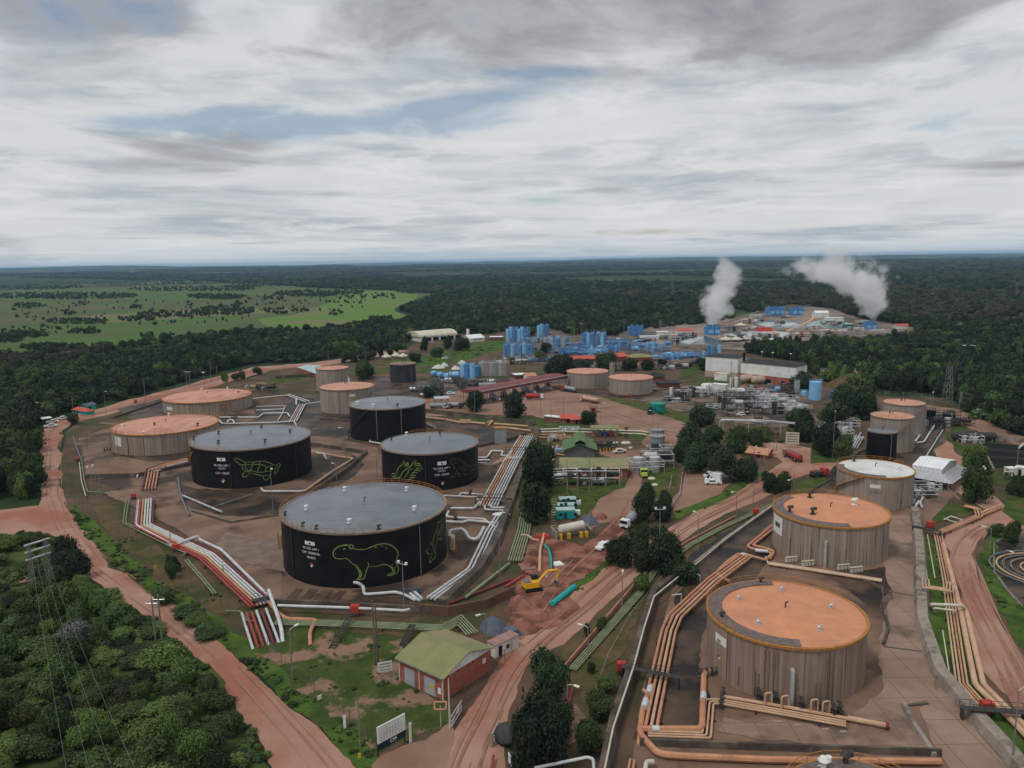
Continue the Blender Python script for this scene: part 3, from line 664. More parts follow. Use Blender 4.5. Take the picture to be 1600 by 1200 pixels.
tank('bot', 'top of a tank with ochre railing at the bottom edge of the picture', 1352, 262, 1352, 1470, m_shell2, m_orroof, m_rimor, rails=[(A(10), A(170))], walk=(A(20), A(170), 3.0), vents=[(A(105), .8, 1.2, 'w'), (A(80), .9, 1.2, 'd')])
# writing and drawings
z7 = lambda x, y: (420+x/5.714, 840+y/5.714)
strokes('cap', 'capybara_drawing', [
    [(597, 186), (580, 165), (574, 148), (582, 115), (620, 82), (660, 70), (690, 64), (712, 70)],
    [(757, 97), (800, 106), (860, 104), (920, 82), (980, 60), (1040, 54), (1090, 68), (1130, 98), (1155, 140), (1146, 180), (1134, 215), (1150, 250), (1158, 285), (1140, 320), (1105, 326)],
    [(597, 186), (650, 190), (690, 186), (720, 206), (750, 236), (790, 255), (802, 290), (812, 330), (806, 358), (786, 374), (830, 372), (852, 362), (862, 330), (872, 290), (892, 250), (885, 218)],
    [(775, 262), (812, 290), (826, 325), (818, 362)],
    [(900, 258), (960, 256), (1030, 238), (1080, 256), (1104, 285), (1108, 310), (1060, 334), (1100, 336), (1124, 312), (1118, 284), (1092, 260), (1050, 242)],
    [(737, 60), (722, 70), (718, 86), (734, 100), (752, 94), (754, 74), (737, 60)],
    [(680, 78), (686, 66), (698, 64), (706, 74)], [(664, 108), (674, 100), (686, 104)], [(592, 142), (598, 148)],
    [(945, 90), (965, 84)], [(1000, 74), (1016, 72)], [(1040, 90), (1056, 96)], [(1100, 236), (1104, 244)], [(1124, 262), (1128, 274)]], .135, m_lime, z7)
z8 = lambda x, y: (420+x/4.706, 690+y/4.706)
strokes('cap', 'anteater_drawing', [
    [(1284, 560), (1262, 590), (1244, 592), (1238, 640), (1218, 690), (1206, 745), (1212, 790), (1226, 828), (1222, 850), (1200, 872), (1186, 892), (1180, 870), (1196, 845), (1200, 810)],
    [(1188, 735), (1194, 760)], [(1174, 786), (1160, 800), (1168, 820), (1184, 828)], [(1278, 600), (1258, 660), (1240, 720), (1228, 770), (1218, 800)], [(1252, 640), (1236, 700)], [(1276, 700), (1262, 720), (1250, 712)], [(1290, 560), (1276, 640), (1262, 700)]], .12, m_lime, z8)
zt = lambda x, y: (330+x/13.333, 700+y/13.333)
strokes('tur', 'turtle_drawing', [
    [(490, 250), (500, 215), (545, 222), (620, 250), (690, 285), (720, 320), (690, 345), (640, 355), (600, 345), (540, 300), (500, 260), (490, 250)],
    [(720, 310), (800, 292), (880, 296), (960, 278), (1060, 274), (1160, 290), (1240, 320), (1300, 350), (1390, 355)],
    [(640, 360), (650, 420), (690, 470), (760, 490), (820, 480), (850, 470), (900, 490), (970, 505), (1080, 500), (1180, 485), (1260, 490)],
    [(720, 350), (800, 345), (900, 340), (1000, 345), (1100, 360), (1160, 395), (1240, 385), (1300, 350)],
    [(720, 350), (712, 400), (740, 450), (820, 480), (830, 420), (870, 360), (900, 340)], [(960, 505), (985, 430), (1020, 360)], [(1130, 490), (1140, 430), (1160, 395)], [(1240, 385), (1250, 440), (1240, 500)],
    [(780, 520), (880, 540), (980, 560), (1080, 580), (1180, 570), (1260, 540)],
    [(700, 490), (670, 530), (650, 570), (690, 600), (750, 580), (790, 540)], [(1080, 570), (1090, 620), (1110, 660), (1160, 665), (1200, 620), (1220, 570)],
    [(1380, 360), (1400, 325), (1450, 345), (1410, 390), (1390, 440), (1370, 500), (1330, 540), (1320, 480), (1350, 420), (1380, 360)], [(860, 340), (880, 296)], [(1000, 345), (1020, 280)]], .13, m_lime, zt)
zi = lambda x, y: (600+x/10, 700+y/10)
fern = [[(205, 470), (250, 450), (290, 380), (340, 335), (400, 300), (440, 250), (470, 200)], [(205, 440), (200, 380), (220, 320), (260, 280), (300, 240), (315, 190)], [(310, 470), (340, 440), (370, 400), (385, 350), (440, 320)], [(470, 260), (490, 230), (495, 190)],
        [(120, 430), (135, 400), (165, 405), (170, 435), (140, 450), (120, 430)], [(150, 450), (200, 468), (250, 460)]]
for k, (y0, x0, x1) in enumerate([(240, 480, 575), (270, 480, 595), (310, 490, 608), (345, 470, 575), (380, 430, 525), (420, 410, 495), (455, 395, 485), (490, 380, 440)]):
    fern.append([(x0, y0+14), ((x0+x1)/2, y0), (x1, y0+14)])
for k in range(3): fern.append([(320, 240+22*k), (355, 230+22*k), (388, 240+22*k)])
strokes('igu', 'fern_drawing', fern, .15, m_lime, zi)
strokes('igu', 'iguana_drawing', [
    [(1110, 165), (1160, 175), (1210, 200), (1260, 240), (1310, 275), (1370, 285), (1400, 270), (1450, 260)], [(1110, 165), (1060, 180), (1035, 205), (1050, 235), (1075, 260), (1090, 290), (1115, 320), (1135, 330), (1140, 380), (1165, 400), (1215, 395)],
    [(1100, 210), (1115, 240), (1130, 230)], [(1160, 290), (1200, 315), (1240, 335), (1265, 360), (1275, 320), (1250, 285), (1225, 270)], [(1130, 400), (1110, 440), (1050, 460), (1060, 435), (1110, 425)], [(1150, 370), (1190, 430), (1160, 435)], [(1215, 395), (1270, 410), (1320, 400)], [(1340, 365), (1390, 340), (1440, 315), (1450, 265)], [(1325, 515), (1370, 465), (1430, 430), (1440, 415)], [(1310, 290), (1320, 350)]], .11, m_limed, zi)
for key, cx, y, hh, wd, t1, t2, t3, dy in (('cap', 484, 849, 5.5, 15, 'TK-7301 APP 1', 'CAP. 150000 Bls.', 'CRUDO', 7.2), ('tur', 345.5, 718, 5, 13, 'TK-7302 APP 1', 'CRUDO', 'CAP. 150000', 0), ('igu', 690.5, 724, 5.5, 14, 'TK-7303 APP 1', 'CRUDO', 'CAP. 150000', 0)):
    wrap_panel(key, 'name_panel', cx-wd/2, cx+wd/2, y-hh/2, y+hh/2, m_white)
    wrap_panel(key, 'emblem', cx-wd*.12, cx+wd*.1, y-hh*.2, y+hh*.25, m_limed, off=.09)
wrap_text('cap', 'TK-7301 APP 1', 485, 857.5, 3.6); wrap_text('cap', 'CAP. 150000 Bls.', 485.5, 864.3, 3.6); wrap_text('cap', 'CRUDO', 486, 871.5, 3.4)
wrap_text('tur', 'TK-7302 APP 1', 346, 727.6, 3.0); wrap_text('tur', 'CRUDO', 346.5, 732, 2.4); wrap_text('tur', 'CAP. 150000', 347, 739.6, 3.0)
wrap_text('igu', 'TK-7303 APP 1', 690.5, 732, 3.0); wrap_text('igu', 'CRUDO', 690.5, 736, 2.4); wrap_text('igu', 'CAP. 150000', 690.5, 741.8, 3.0)
hazard('cap', 483.5, 490, 878.5, 886.5); hazard('tur', 345, 352, 747, 754.5); hazard('igu', 688, 694.5, 751, 758)
wrap_panel('or1', 'name_panel', 1118, 1135, 994, 1007, m_white); wrap_panel('or1', 'emblem', 1121, 1126, 999, 1003, m_lime, off=.1)
hazard('or1', 1120.5, 1126.5, 1022, 1031)
wrap_panel('or2', 'name_panel', 1208.8, 1222, 806, 834, m_white); wrap_panel('or2', 'emblem', 1212, 1219, 816, 823, m_limed, off=.1)
wrap_panel('whi', 'name_panel', 1359, 1376, 757.5, 763, m_white); wrap_text('whi', 'TK-7304', 1367, 770, 3.2, m_walk)
wrap_panel('le1', 'name_panel', 180, 189, 683, 697, m_white); wrap_panel('le2', 'name_panel', 261, 269, 636, 641, m_white); wrap_panel('le2', 'patch', 343.5, 356, 630.5, 643, m_tan)
wrap_panel('mi1', 'name_panel', 546, 555, 616, 620, m_white); wrap_panel('pla', 'name_panel', 543, 546, 590, 600, m_white)
# pipes down the shells
for k_, x, y0, y1, mt, r_ in [('cap', 458, 830, 912, m_dksteel, .14), ('cap', 656, 822, 900, m_steel, .14), ('tur', 462, 690, 752, m_dksteel, .12), ('tur', 360, 705, 764, m_dksteel, .12), ('igu', 665, 711, 768, m_dksteel, .12), ('pla', 589, 641, 688, m_steel, .18), ('pla', 627, 640, 684, m_steel, .18), ('le1', 200, 678, 712, m_dksteel, .1),
    ('bl5', 642, 572, 598, m_steel, .15), ('bsm', 1392, 680, 716, m_steel, .15), ('gr9', 1432, 655, 700, m_galv, .28), ('gr10', 1449, 635, 675, m_galv, .28), ('whi', 1409, 752, 798, m_rimbr, .14), ('mi1', 530, 611, 645, m_rimbr, .12), ('mi1', 575, 608, 642, m_rimbr, .12)]:
    shell_line(k_, x, y0, y1, mt, r_)
for x, y0, y1, r_ in [(1154, 1042, 1070, .13), (1179, 1048, 1088, .1), (1185, 1052, 1090, .1), (1194, 1013, 1090, .13), (1201, 1016, 1092, .08), (1208, 1017, 1094, .08), (1215, 1016, 1096, .08), (1290, 1022, 1100, .13), (1297, 1021, 1100, .14), (1273, 1065, 1104, .08), (1280, 1064, 1104, .08)]:
    shell_line('or1', x, y0, y1, m_rimbr, r_)
for x, y0, y1, r_ in [(1234, 838, 870, .12), (1250, 848, 874, .1), (1254, 848, 874, .1), (1271, 822, 884, .08), (1306, 858, 884, .08), (1311, 858, 884, .08), (1320, 858, 884, .08), (1330, 828, 884, .1)]:
    shell_line('or2', x, y0, y1, m_shell3, r_)
shell_line('or1', 1237, 1046, 1104, m_galv, .35, 'elbow_pipe', .8); shell_line('or2', 1290, 846, 886, m_galv, .35, 'elbow_pipe', .8)
# sloping stairs wrapped on shells
def stair(key, px0, y0, px1, y1, mat, wd=.9):
    c, R, h, t = TANKS[key]; a = cyl_hit(key, px0, y0); b_ = cyl_hit(key, px1, y1)
    a0, a1 = math.atan2(a.y, a.x), math.atan2(b_.y, b_.x); z0, z1 = max(0.1, a.z), min(h, b_.z)
    if a1-a0 > math.pi: a1 -= 2*math.pi
    if a0-a1 > math.pi: a1 += 2*math.pi
    m = MB(); n = 24
    for i in range(n):
        q = a0+(a1-a0)*(i+.5)/n; z = z0+(z1-z0)*(i+.5)/n
        m.box(((R+wd/2+.05)*math.cos(q), (R+wd/2+.05)*math.sin(q), z-.05), (wd, abs(a1-a0)*R/n, .07), q)
    for r_, dz_ in ((R+wd, .0), (R+wd, 1.0), (R+.05, 0)):
        m.tube([(r_*math.cos(a0+(a1-a0)*i/n), r_*math.sin(a0+(a1-a0)*i/n), z0+(z1-z0)*i/n+dz_) for i in range(n+1)], .09, 4)
    m.build('stair', mat, t)
stair('whi', 1303, 765, 1350, 744, m_rimor); stair('gr9', 1402, 676, 1424, 656, m_rimbr); stair('gr10', 1428, 652, 1441, 637, m_rimbr); stair('pla', 548, 690, 575, 642, m_dksteel)
stair('mi1', 556, 646, 580, 612, m_walk); stair('cap', 434.8, 858, 440, 836, m_rimor); stair('tur', 296, 720, 302, 706, m_rimor); stair('tea', 1036, 646, 1020, 634, m_teal)
for k in ('cap', 'tur', 'igu', 'pla', 'or1', 'or2', 'whi', 'le1', 'le2', 'mi1', 'bl5', 'pr1', 'bot'):
    c, R, h, t = TANKS[k]; print(k, [round(v, 1) for v in c], 'R', round(R, 1), 'h', round(h, 1))
# ------------------------------------------------------------------ vegetation
def leafmat(name, c1, c2, var=.35):
    m = M(name, c1, c2, sc=2.2, rough=.75, spec=.25, rnd_obj=var, detail=3, thr=(.35, .65))
    return m
m_leaf = leafmat('foliage', (.025, .046, .013), (.060, .094, .026), .55)
m_leafd = leafmat('dark_foliage', (.013, .027, .010), (.030, .049, .018), .5)
m_leafb = leafmat('bright_foliage', (.056, .098, .020), (.105, .155, .036), .35)
m_leafo = leafmat('olive_foliage', (.055, .055, .030), (.085, .075, .045), .3)
m_leafg = leafmat('grey_foliage', (.10, .115, .10), (.15, .165, .15), .2)
m_bark = M('bark', (.09, .065, .045), (.05, .038, .028), sc=3, rough=.95)
def crown_mesh(name, seed, n, leaf, lobes, mat, zlo=.20, flat=1.0):
    rs = np.random.RandomState(seed); V = []; F = []
    L = []
    for i in range(lobes):
        a = rs.uniform(0, 2*math.pi); r = rs.uniform(.15, .62) if i else 0
        L.append((r*math.cos(a), r*math.sin(a), rs.uniform(zlo+.02, .76) if i else .55, rs.uniform(.34, .54) if i else .62))
    # rough cores keep the inside from being see-through
    k = 0
    for (x, y, z, r) in L:
        b = MB(); b.sph((0, 0, 0), 1, 9, 6); vs = np.array(b.v); vs *= (1+rs.uniform(-.22, .12, (len(vs), 1)))
        vs = vs*np.array([r*.64, r*.64, r*.42*flat])+np.array([x, y, z])
        V.append(vs); F += [tuple(i+k for i in f) for f in b.f]; k += len(vs)
    per = [max(1, int(n*(l[3]**2)/sum(q[3]**2 for q in L))) for l in L]
    for (x, y, z, r), m in zip(L, per):
        d = rs.normal(size=(m, 3)); d /= np.linalg.norm(d, axis=1)[:, None]; d[:, 2] = np.where(d[:, 2] < -.35, -d[:, 2], d[:, 2])
        # clump the leaves: attract to a few directions
        cd = rs.normal(size=(14, 3)); cd /= np.linalg.norm(cd, axis=1)[:, None]
        pick = cd[rs.randint(0, 14, m)]; t = rs.uniform(0, .8, (m, 1)); d = d*(1-t)+pick*t; d /= np.linalg.norm(d, axis=1)[:, None]
        rad_ = .62+.62*rs.beta(2.2, 2.0, (m, 1))+(rs.rand(m, 1) < .06)*.18; p = d*rad_*np.array([r, r, r*.64*flat])+np.array([x, y, z])
        nrm = d+rs.normal(size=(m, 3))*.55; nrm[:, 2] += .35; nrm /= np.linalg.norm(nrm, axis=1)[:, None]
        t1 = np.cross(nrm, rs.normal(size=(m, 3))); t1 /= np.linalg.norm(t1, axis=1)[:, None]; t2 = np.cross(nrm, t1)
        s1 = (leaf*rs.uniform(.6, 1.3, (m, 1))); s2 = s1*rs.uniform(.5, .9, (m, 1))
        zz = np.array([1, 1, .75])
        q = np.stack([p-t1*s1*zz, p-t2*s2*zz, p+t1*s1*zz, p+t2*s2*zz], 1).reshape(-1, 3)
        V.append(q); F += [(k+4*i, k+4*i+1, k+4*i+2, k+4*i+3) for i in range(m)]; k += 4*m
    me = bpy.data.meshes.new(name); me.from_pydata(np.concatenate(V).tolist(), [], F); me.update(); me.materials.append(mat)
    return me
def trunk_mesh(name, seed):
    r = random.Random(seed); b = MB()
    b.tube([(0, 0, -.02), (r.uniform(-.03, .03), r.uniform(-.03, .03), .25), (r.uniform(-.06, .06), r.uniform(-.06, .06), .55)], [.075, .055, .03], 7)
    for i in range(4):
        a = r.uniform(0, 6.28); z = r.uniform(.25, .45)
        b.tube([(0, 0, z), (.25*math.cos(a), .25*math.sin(a), z+.13), (.45*math.cos(a), .45*math.sin(a), z+.22)], [.035, .024, .012], 5)
    me = bpy.data.meshes.new(name); me.from_pydata(b.v, [], b.f); me.update(); me.shade_smooth(); me.materials.append(m_bark); return me
NEAR = {}
for nm, mt in (('l', m_leaf), ('d', m_leafd), ('b', m_leafb), ('g', m_leafg)):
    NEAR[nm] = [crown_mesh('crown', 11+i*7+ord(nm), 5200, .062, 10+i*3, mt) for i in range(3)]
MID = {}
for nm, mt in (('l', m_leaf), ('d', m_leafd), ('b', m_leafb), ('o', m_leafo)):
    MID[nm] = [crown_mesh('crown', 91+i*5+ord(nm), 620, .125, 6+i, mt, zlo=.2) for i in range(3)]
TRUNKS = [trunk_mesh('trunk', i) for i in range(3)]
def tree(x, y, R, H, kind='l', label='tree', group=None, cat='tree', near=True, name='broadleaf_tree', z=0.0, i=None):
    i = rnd.randrange(3) if i is None else i
    r = thing(name, label, cat, (x, y, z), rnd.uniform(0, 6.28), group); r.scale = (R, R, H)
    c = bpy.data.objects.new('crown', (NEAR if near else MID)[kind][i]); COL.objects.link(c); c.parent = r
    t = bpy.data.objects.new('trunk', TRUNKS[i]); COL.objects.link(t); t.parent = r
    return r
NTREE = [0]; NAMED = []
def fit16(l):
    w_ = l.split(); return l if len(w_) <= 16 else ' '.join(w_[:16])
def T(px, py, wpx, ytop, kind, label, name='broadleaf_tree', cat='tree'):
    b = G(px, py); dep = (b-CPOS).dot(CF); R = wpx/2*dep/FPX; H = max(1.0, hgt(px, py, ytop)*1.02)
    lim = 2.5*R
    if H > lim*1.15 and cat == 'tree':      # tall clump in the picture: two trees, one behind the other
        py2 = py-(py-ytop)*(.42 if H > lim*1.4 else .28); b2 = G(px+wpx*.1, py2); R2 = R*.9
        tree(b2.x, b2.y, R2, min(2.6*R2, max(1.5, hgt(px, py2, ytop))), kind, fit16('rear twin of the '+label), None, cat, True, name); NTREE[0] += 1; NAMED.append((b2.x, b2.y)); H = lim
    tree(b.x, b.y, R*1.05, H, kind, label, None, cat, True, name); NTREE[0] += 1; NAMED.append((b.x, b.y))
T(838, 772, 54, 692, 'd', 'tall dark tree between the white pipes and the long brick building')
T(836, 818, 50, 757, 'd', 'dark tree in front of the tall one, next to the turquoise cabins')
T(805, 656, 37, 617, 'd', 'round dark tree at the left corner of the truck yard')
T(741, 643, 34, 612, 'd', 'dark round tree under the left end of the long maroon roof')
T(872, 590, 52, 557, 'd', 'wide dark tree left of the pair of salmon roofed tanks')
T(948, 580, 32, 552, 'd', 'dark tree between two red roofs')
T(905, 578, 46, 562, 'd', 'low dark tree behind the left salmon roofed tank')
T(984, 579, 26, 561, 'd', 'small dark tree behind the right salmon roofed tank')
T(1012, 578, 24, 561, 'd', 'dark tree in front of the olive roofed brick house')
T(1036, 575, 18, 562, 'd', 'small tree right of the olive roofed brick house')
T(1096, 666, 42, 632, 'd', 'dark dome shaped tree at the corner of the elevated white pipe')
T(1078, 705, 44, 660, 'd', 'dark tree at the top left of the grove above the parking ground')
T(1112, 700, 40, 668, 'd', 'dark tree in the grove above the parking ground, under the dome shaped tree')
T(1152, 706, 42, 668, 'l', 'lighter green tree at the right of the grove, by the orange roofed house')
T(1090, 738, 44, 695, 'd', 'lower left tree of the grove above the parking ground')
T(1130, 748, 56, 700, 'd', 'tree of the grove standing just behind the white box trailer')
T(1168, 752, 38, 712, 'd', 'lower right tree of the grove, by the grass bank')
T(1063, 722, 28, 690, 'l', 'small green tree on the left flank of the grove')
T(1006, 815, 36, 753, 'd', 'tall dark tree left of the parking ground')
T(1036, 815, 30, 765, 'd', 'narrow dark tree between the tall dark tree and the parking ground')
T(1043, 897, 66, 833, 'd', 'big round dark tree beside the red road near the green pipes')
T(1004, 893, 44, 850, 'l', 'lighter green tree left of the big round tree')
T(968, 884, 40, 842, 'd', 'dark tree over the white pickup by the dug earth')
T(1000, 862, 34, 820, 'd', 'dark tree over the red road in the middle of the photo')
T(1070, 912, 46, 880, 'd', 'low dark bush at the dark channel', 'bush', 'bush')
T(1003, 925, 26, 898, 'b', 'small bright green bush at the roadside', 'bush', 'bush')
T(1203, 770, 28, 740, 'd', 'left one of two dark trees at the road junction'); T(1224, 768, 26, 736, 'd', 'right one of two dark trees at the road junction')
T(856, 1092, 64, 1024, 'd', 'round dark tree at the roadside below the junction of the red roads')
T(838, 1205, 88, 1098, 'd', 'largest dark tree, at the bottom edge right of the red road')
T(872, 1155, 50, 1100, 'd', 'dark tree touching the lamp post at the bottom')
T(1524, 785, 46, 708, 'l', 'tall green tree right of the white metal building')
T(1518, 742, 40, 700, 'b', 'bright green tree top behind the tall tree beside the dark pit')
T(1316, 722, 32, 682, 'l', 'green tree left of the small black tank'); T(1290, 712, 38, 655, 'd', 'dark tree right of the large white notice board')
T(1254, 690, 32, 640, 'd', 'dark tree behind the white notice board'); T(1300, 668, 48, 630, 'd', 'dark tree on the green bank above the white pipes')
T(1346, 655, 46, 607, 'd', 'large dark tree left of the rearmost grey tank'); T(1320, 640, 44, 598, 'd', 'dark tree under the bare hillock')
T(1252, 606, 44, 580, 'd', 'dome shaped dark tree between the white hall and the light blue tank')
T(1174, 600, 8, 578, 'd', 'tiny dark tree in front of the tall white and beige wall'); T(1098, 578, 26, 561, 'd', 'flat topped dark tree at the left end of the white and beige wall')
T(567, 592, 32, 566, 'l', 'green tree right of the red walled shed tank')
T(576, 590, 22, 572, 'l', 'smaller green tree at the far end of the black tank yard')
T(663, 548, 12, 524, 'd', 'dark slim tree in front of the long white arched roof', 'slim_tree'); T(700, 546, 14, 525, 'd', 'dark tree in front of the right end of the arched roof')
T(722, 548, 26, 528, 'd', 'dark tree between the arched roof and the white tapered shed'); T(683, 557, 24, 543, 'l', 'bush on the green bank below the arched roof', 'bush', 'bush')
T(648, 566, 20, 552, 'd', 'bush on the left of the green bank below the arched roof', 'bush', 'bush')
T(683, 616, 26, 592, 'g', 'grey leafless looking tree, left one of two by the blue horizontal vessels'); T(722, 610, 16, 590, 'g', 'grey leafless looking tree, right one of two by the blue horizontal vessels')
T(668, 622, 18, 605, 'd', 'dark bush beside the green tarpaulin heap', 'bush', 'bush')
T(919, 664, 24, 643, 'd', 'dark bush right of the red roofed gate house', 'bush', 'bush'); T(1216, 592, 14, 583, 'l', 'green bush by the brick wall of the hall', 'bush', 'bush')
T(978, 685, 6, 659, 'd', 'single slender palm on the grass above the yellowed lawn', 'palm'); T(830, 525, 20, 512, 'l', 'tree between the two rows of blue tanks')
T(853, 552, 18, 536, 'd', 'dark tree right of the blue tank row'); T(1016, 648, 9, 637, 'd', 'small tree at the foot of the teal tank')
T(268, 905, 18, 880, 'l', 'shrub by the yard fence under the red hydrant box', 'bush', 'bush'); T(272, 893, 22, 870, 'd', 'dark shrub touching the red hydrant box', 'bush', 'bush')
T(104, 880, 40, 836, 'd', 'dark tree under the left road, behind the steel pylon'); T(122, 905, 42, 860, 'd', 'dark tree next to the left road right of the steel pylon')
T(940, 985, 16, 965, 'l', 'small shrub between the red road and the green pipes', 'bush', 'bush'); T(918, 995, 12, 975, 'l', 'tiny shrub on the verge left of the green pipes', 'bush', 'bush')
T(924, 1052, 14, 1035, 'l', 'shrub below the end of the green pipes', 'bush', 'bush'); T(950, 1082, 34, 1058, 'b', 'bright shrub at the foot of the dark channel wall', 'bush', 'bush')
T(935, 1125, 44, 1085, 'l', 'shrub half way down the dark channel wall', 'bush', 'bush'); T(920, 1180, 50, 1125, 'l', 'shrub lowest beside the dark channel wall', 'bush', 'bush')
T(1580, 848, 26, 815, 'l', 'shrub above the spiral of pipes', 'bush', 'bush'); T(1555, 838, 22, 818, 'l', 'shrub left of the spiral of pipes', 'bush', 'bush')
T(1590, 775, 30, 745, 'd', 'dark bush at the right edge by the white cabins', 'bush', 'bush')
T(120, 1010, 56, 975, 'g', 'pale silvery crowned tree in the thicket')
for i, (x, y, w_, t_) in enumerate([(845, 565, 20, 548), (1240, 668, 30, 640), (1180, 700, 30, 672), (1195, 690, 26, 668)]):
    T(x, y, w_, t_, 'l', ['tree above the blue ladder row', 'tree at the right end of the elevated white pipe', 'green bush on the bank left of the three letter sign', 'green bush on the bank above the three letter sign'][i])

def inpoly(P, x, y):
    P = np.array(P); r = np.zeros(len(x), bool); j = len(P)-1
    for i in range(len(P)):
        c = ((P[i, 1] > y) != (P[j, 1] > y)) & (x < (P[j, 0]-P[i, 0])*(y-P[i, 1])/(P[j, 1]-P[i, 1]+1e-9)+P[i, 0]); r ^= c; j = i
    return r
def projv(x, y, z=0.0):
    qx, qy, qz = x, y, z-CAMH; w_ = qx*CF.x+qy*CF.y+qz*CF.z; w_ = np.where(w_ < 1, 1, w_)
    return PW/2+FPX*(qx*CR.x+qy*CR.y+qz*CR.z)/w_, PH/2-FPX*(qx*CU.x+qy*CU.y+qz*CU.z)/w_
LEFTROAD = [(640, 548), (560, 563), (425, 578), (345, 600), (215, 637), (112, 660), (97, 672), (95, 750), (105, 790), (125, 830), (240, 930), (350, 1010), (460, 1110), (600, 1260), (450, 1260), (428, 1190), (395, 1150), (366, 1110), (342, 1066), (300, 1026), (240, 981), (200, 952), (140, 911), (108, 874), (92, 850), (60, 838), (0, 844), (-90, 848), (-90, 790), (0, 790), (55, 785), (60, 740), (55, 682), (70, 660), (105, 644), (200, 622), (330, 584), (400, 568), (480, 566), (600, 546)]
ROADV = [(97, 672), (95, 750), (105, 790), (125, 830), (240, 930), (350, 1010), (460, 1110), (600, 1260), (450, 1260), (430, 1200), (400, 1150), (370, 1110), (345, 1060), (300, 1020), (240, 975), (200, 945), (140, 905), (110, 870), (95, 845), (60, 832), (0, 838), (0, 797), (60, 790), (66, 740), (62, 680), (75, 662)]
rs = np.random.RandomState(5)
def grid(r0, r1, sp, amax=.80):
    n = int(r1*2/sp)+2; xs = []; ys = []
    gx, gy = np.meshgrid((np.arange(n)-n/2)*sp, np.arange(int(r1/sp)+2)*sp); gx = gx.ravel(); gy = gy.ravel()
    gx = gx+rs.uniform(-.48, .48, len(gx))*sp; gy = gy+rs.uniform(-.48, .48, len(gy))*sp
    r = np.hypot(gx, gy); a = np.abs(np.arctan2(gx, gy)); k = (r >= r0) & (r < r1) & (a < amax); return gx[k], gy[k]
BAND = []
for r0, r1, sp, s_ in ((90, 330, 5.0, 1.0), (330, 700, 5.4, .86), (700, 1500, 8, 1.1), (1500, 3400, 17, 2.1), (3400, 9000, 46, 5.2)):
    x, y = grid(r0, r1, sp); px, py = projv(x, y)
    ok = ~inpoly(MEADOW, px, py) & ~inpoly(SITE, px, py) & ~inpoly(LEFTROAD, px, py)
    ok &= (py < 1420) & ~((px > 452) & (py > 1100) & (px < 1500))
    # clearings in the thicket and beyond
    nz = np.array([noise.noise(Vector((a/60, b/60, 3.0))) for a, b in zip(x, y)]) if r1 <= 700 else np.array([noise.noise(Vector((a/900, b/900, 9.0))) for a, b in zip(x, y)])
    if r1 <= 330: ok &= (nz < .20)
    if r0 >= 3400: ok &= (nz < .10)
    elif r0 >= 1500: ok &= (nz < .24)
    ok &= ~((px > 0) & (px < 75) & (py > 862) & (py < 925) & (r1 <= 330))        # clearing round the pylon
    for cx, cy, ex, ey in ((1150, 490, 24, 6), (1010, 493, 40, 3), (270, 555, 6, 2), (1440, 552, 45, 8), (1515, 549, 26, 5), (640, 540, 12, 8), (1330, 560, 12, 3), (870, 560, 4, 4)):
        ok &= (((px-cx)/ex)**2+((py-cy)/ey)**2 > 1)
    x, y, px, py = x[ok], y[ok], px[ok], py[ok]
    for a, b, c, d in zip(x, y, px, py): BAND.append((float(a), float(b), s_, c, d))
print('forest points', len(BAND))
# meadow trees in clumps
CL = [(120, 503, 45, 4, 55), (215, 499, 30, 4, 30), (270, 492, 60, 5, 60), (350, 486, 50, 7, 120), (135, 519, 24, 3, 26), (30, 524, 45, 5, 50), (60, 517, 70, 6, 20), (10, 530, 30, 6, 40), (45, 478, 24, 5, 40), (130, 474, 10, 3, 10), (213, 480, 10, 3, 12), (110, 490, 9, 4, 9), (296, 475, 5, 3, 5), (370, 477, 9, 3, 9),
      (100, 463, 120, 5, 240), (300, 452, 100, 4, 160), (340, 464, 46, 4, 110), (480, 459, 50, 5, 130), (545, 457, 25, 3, 30), (380, 448, 30, 3, 60), (60, 449, 70, 4, 130), (200, 442, 130, 3, 160), (440, 487, 12, 5, 10), (465, 485, 16, 5, 14), (420, 486, 16, 4, 12), (590, 498, 14, 2, 14), (608, 497, 6, 2, 6), (520, 489, 16, 5, 7), (400, 470, 30, 8, 10), (430, 466, 20, 5, 10), (615, 466, 4, 3, 2), (500, 475, 80, 12, 26), (200, 490, 200, 20, 60), (560, 462, 60, 6, 26), (460, 445, 100, 3, 120), (580, 449, 60, 2, 70), (640, 455, 20, 4, 30), (100, 545, 70, 5, 40), (300, 528, 80, 5, 30)]
MED = []
for cx, cy, ex, ey, n in CL:
    for _ in range(int(n*1.9)):
        a, r = rnd.uniform(0, 6.28), math.sqrt(rnd.random()); x_, y_ = cx+ex*r*math.cos(a), cy+ey*r*math.sin(a)
        p = G(x_, y_); MED.append((p.x, p.y, rnd.uniform(.55, 1.2)*(1.3 if cy < 470 else 1), x_, y_))
NAR = np.array(NAMED)
def clear(p): return np.min(np.hypot(NAR[:, 0]-p[0], NAR[:, 1]-p[1])) > 3.5
near = sorted([b for b in BAND if -60 < b[3] < 1660 and b[4] < 1290 and clear(b)], key=lambda p: p[0]**2+p[1]**2)
nb = 296-NTREE[0]
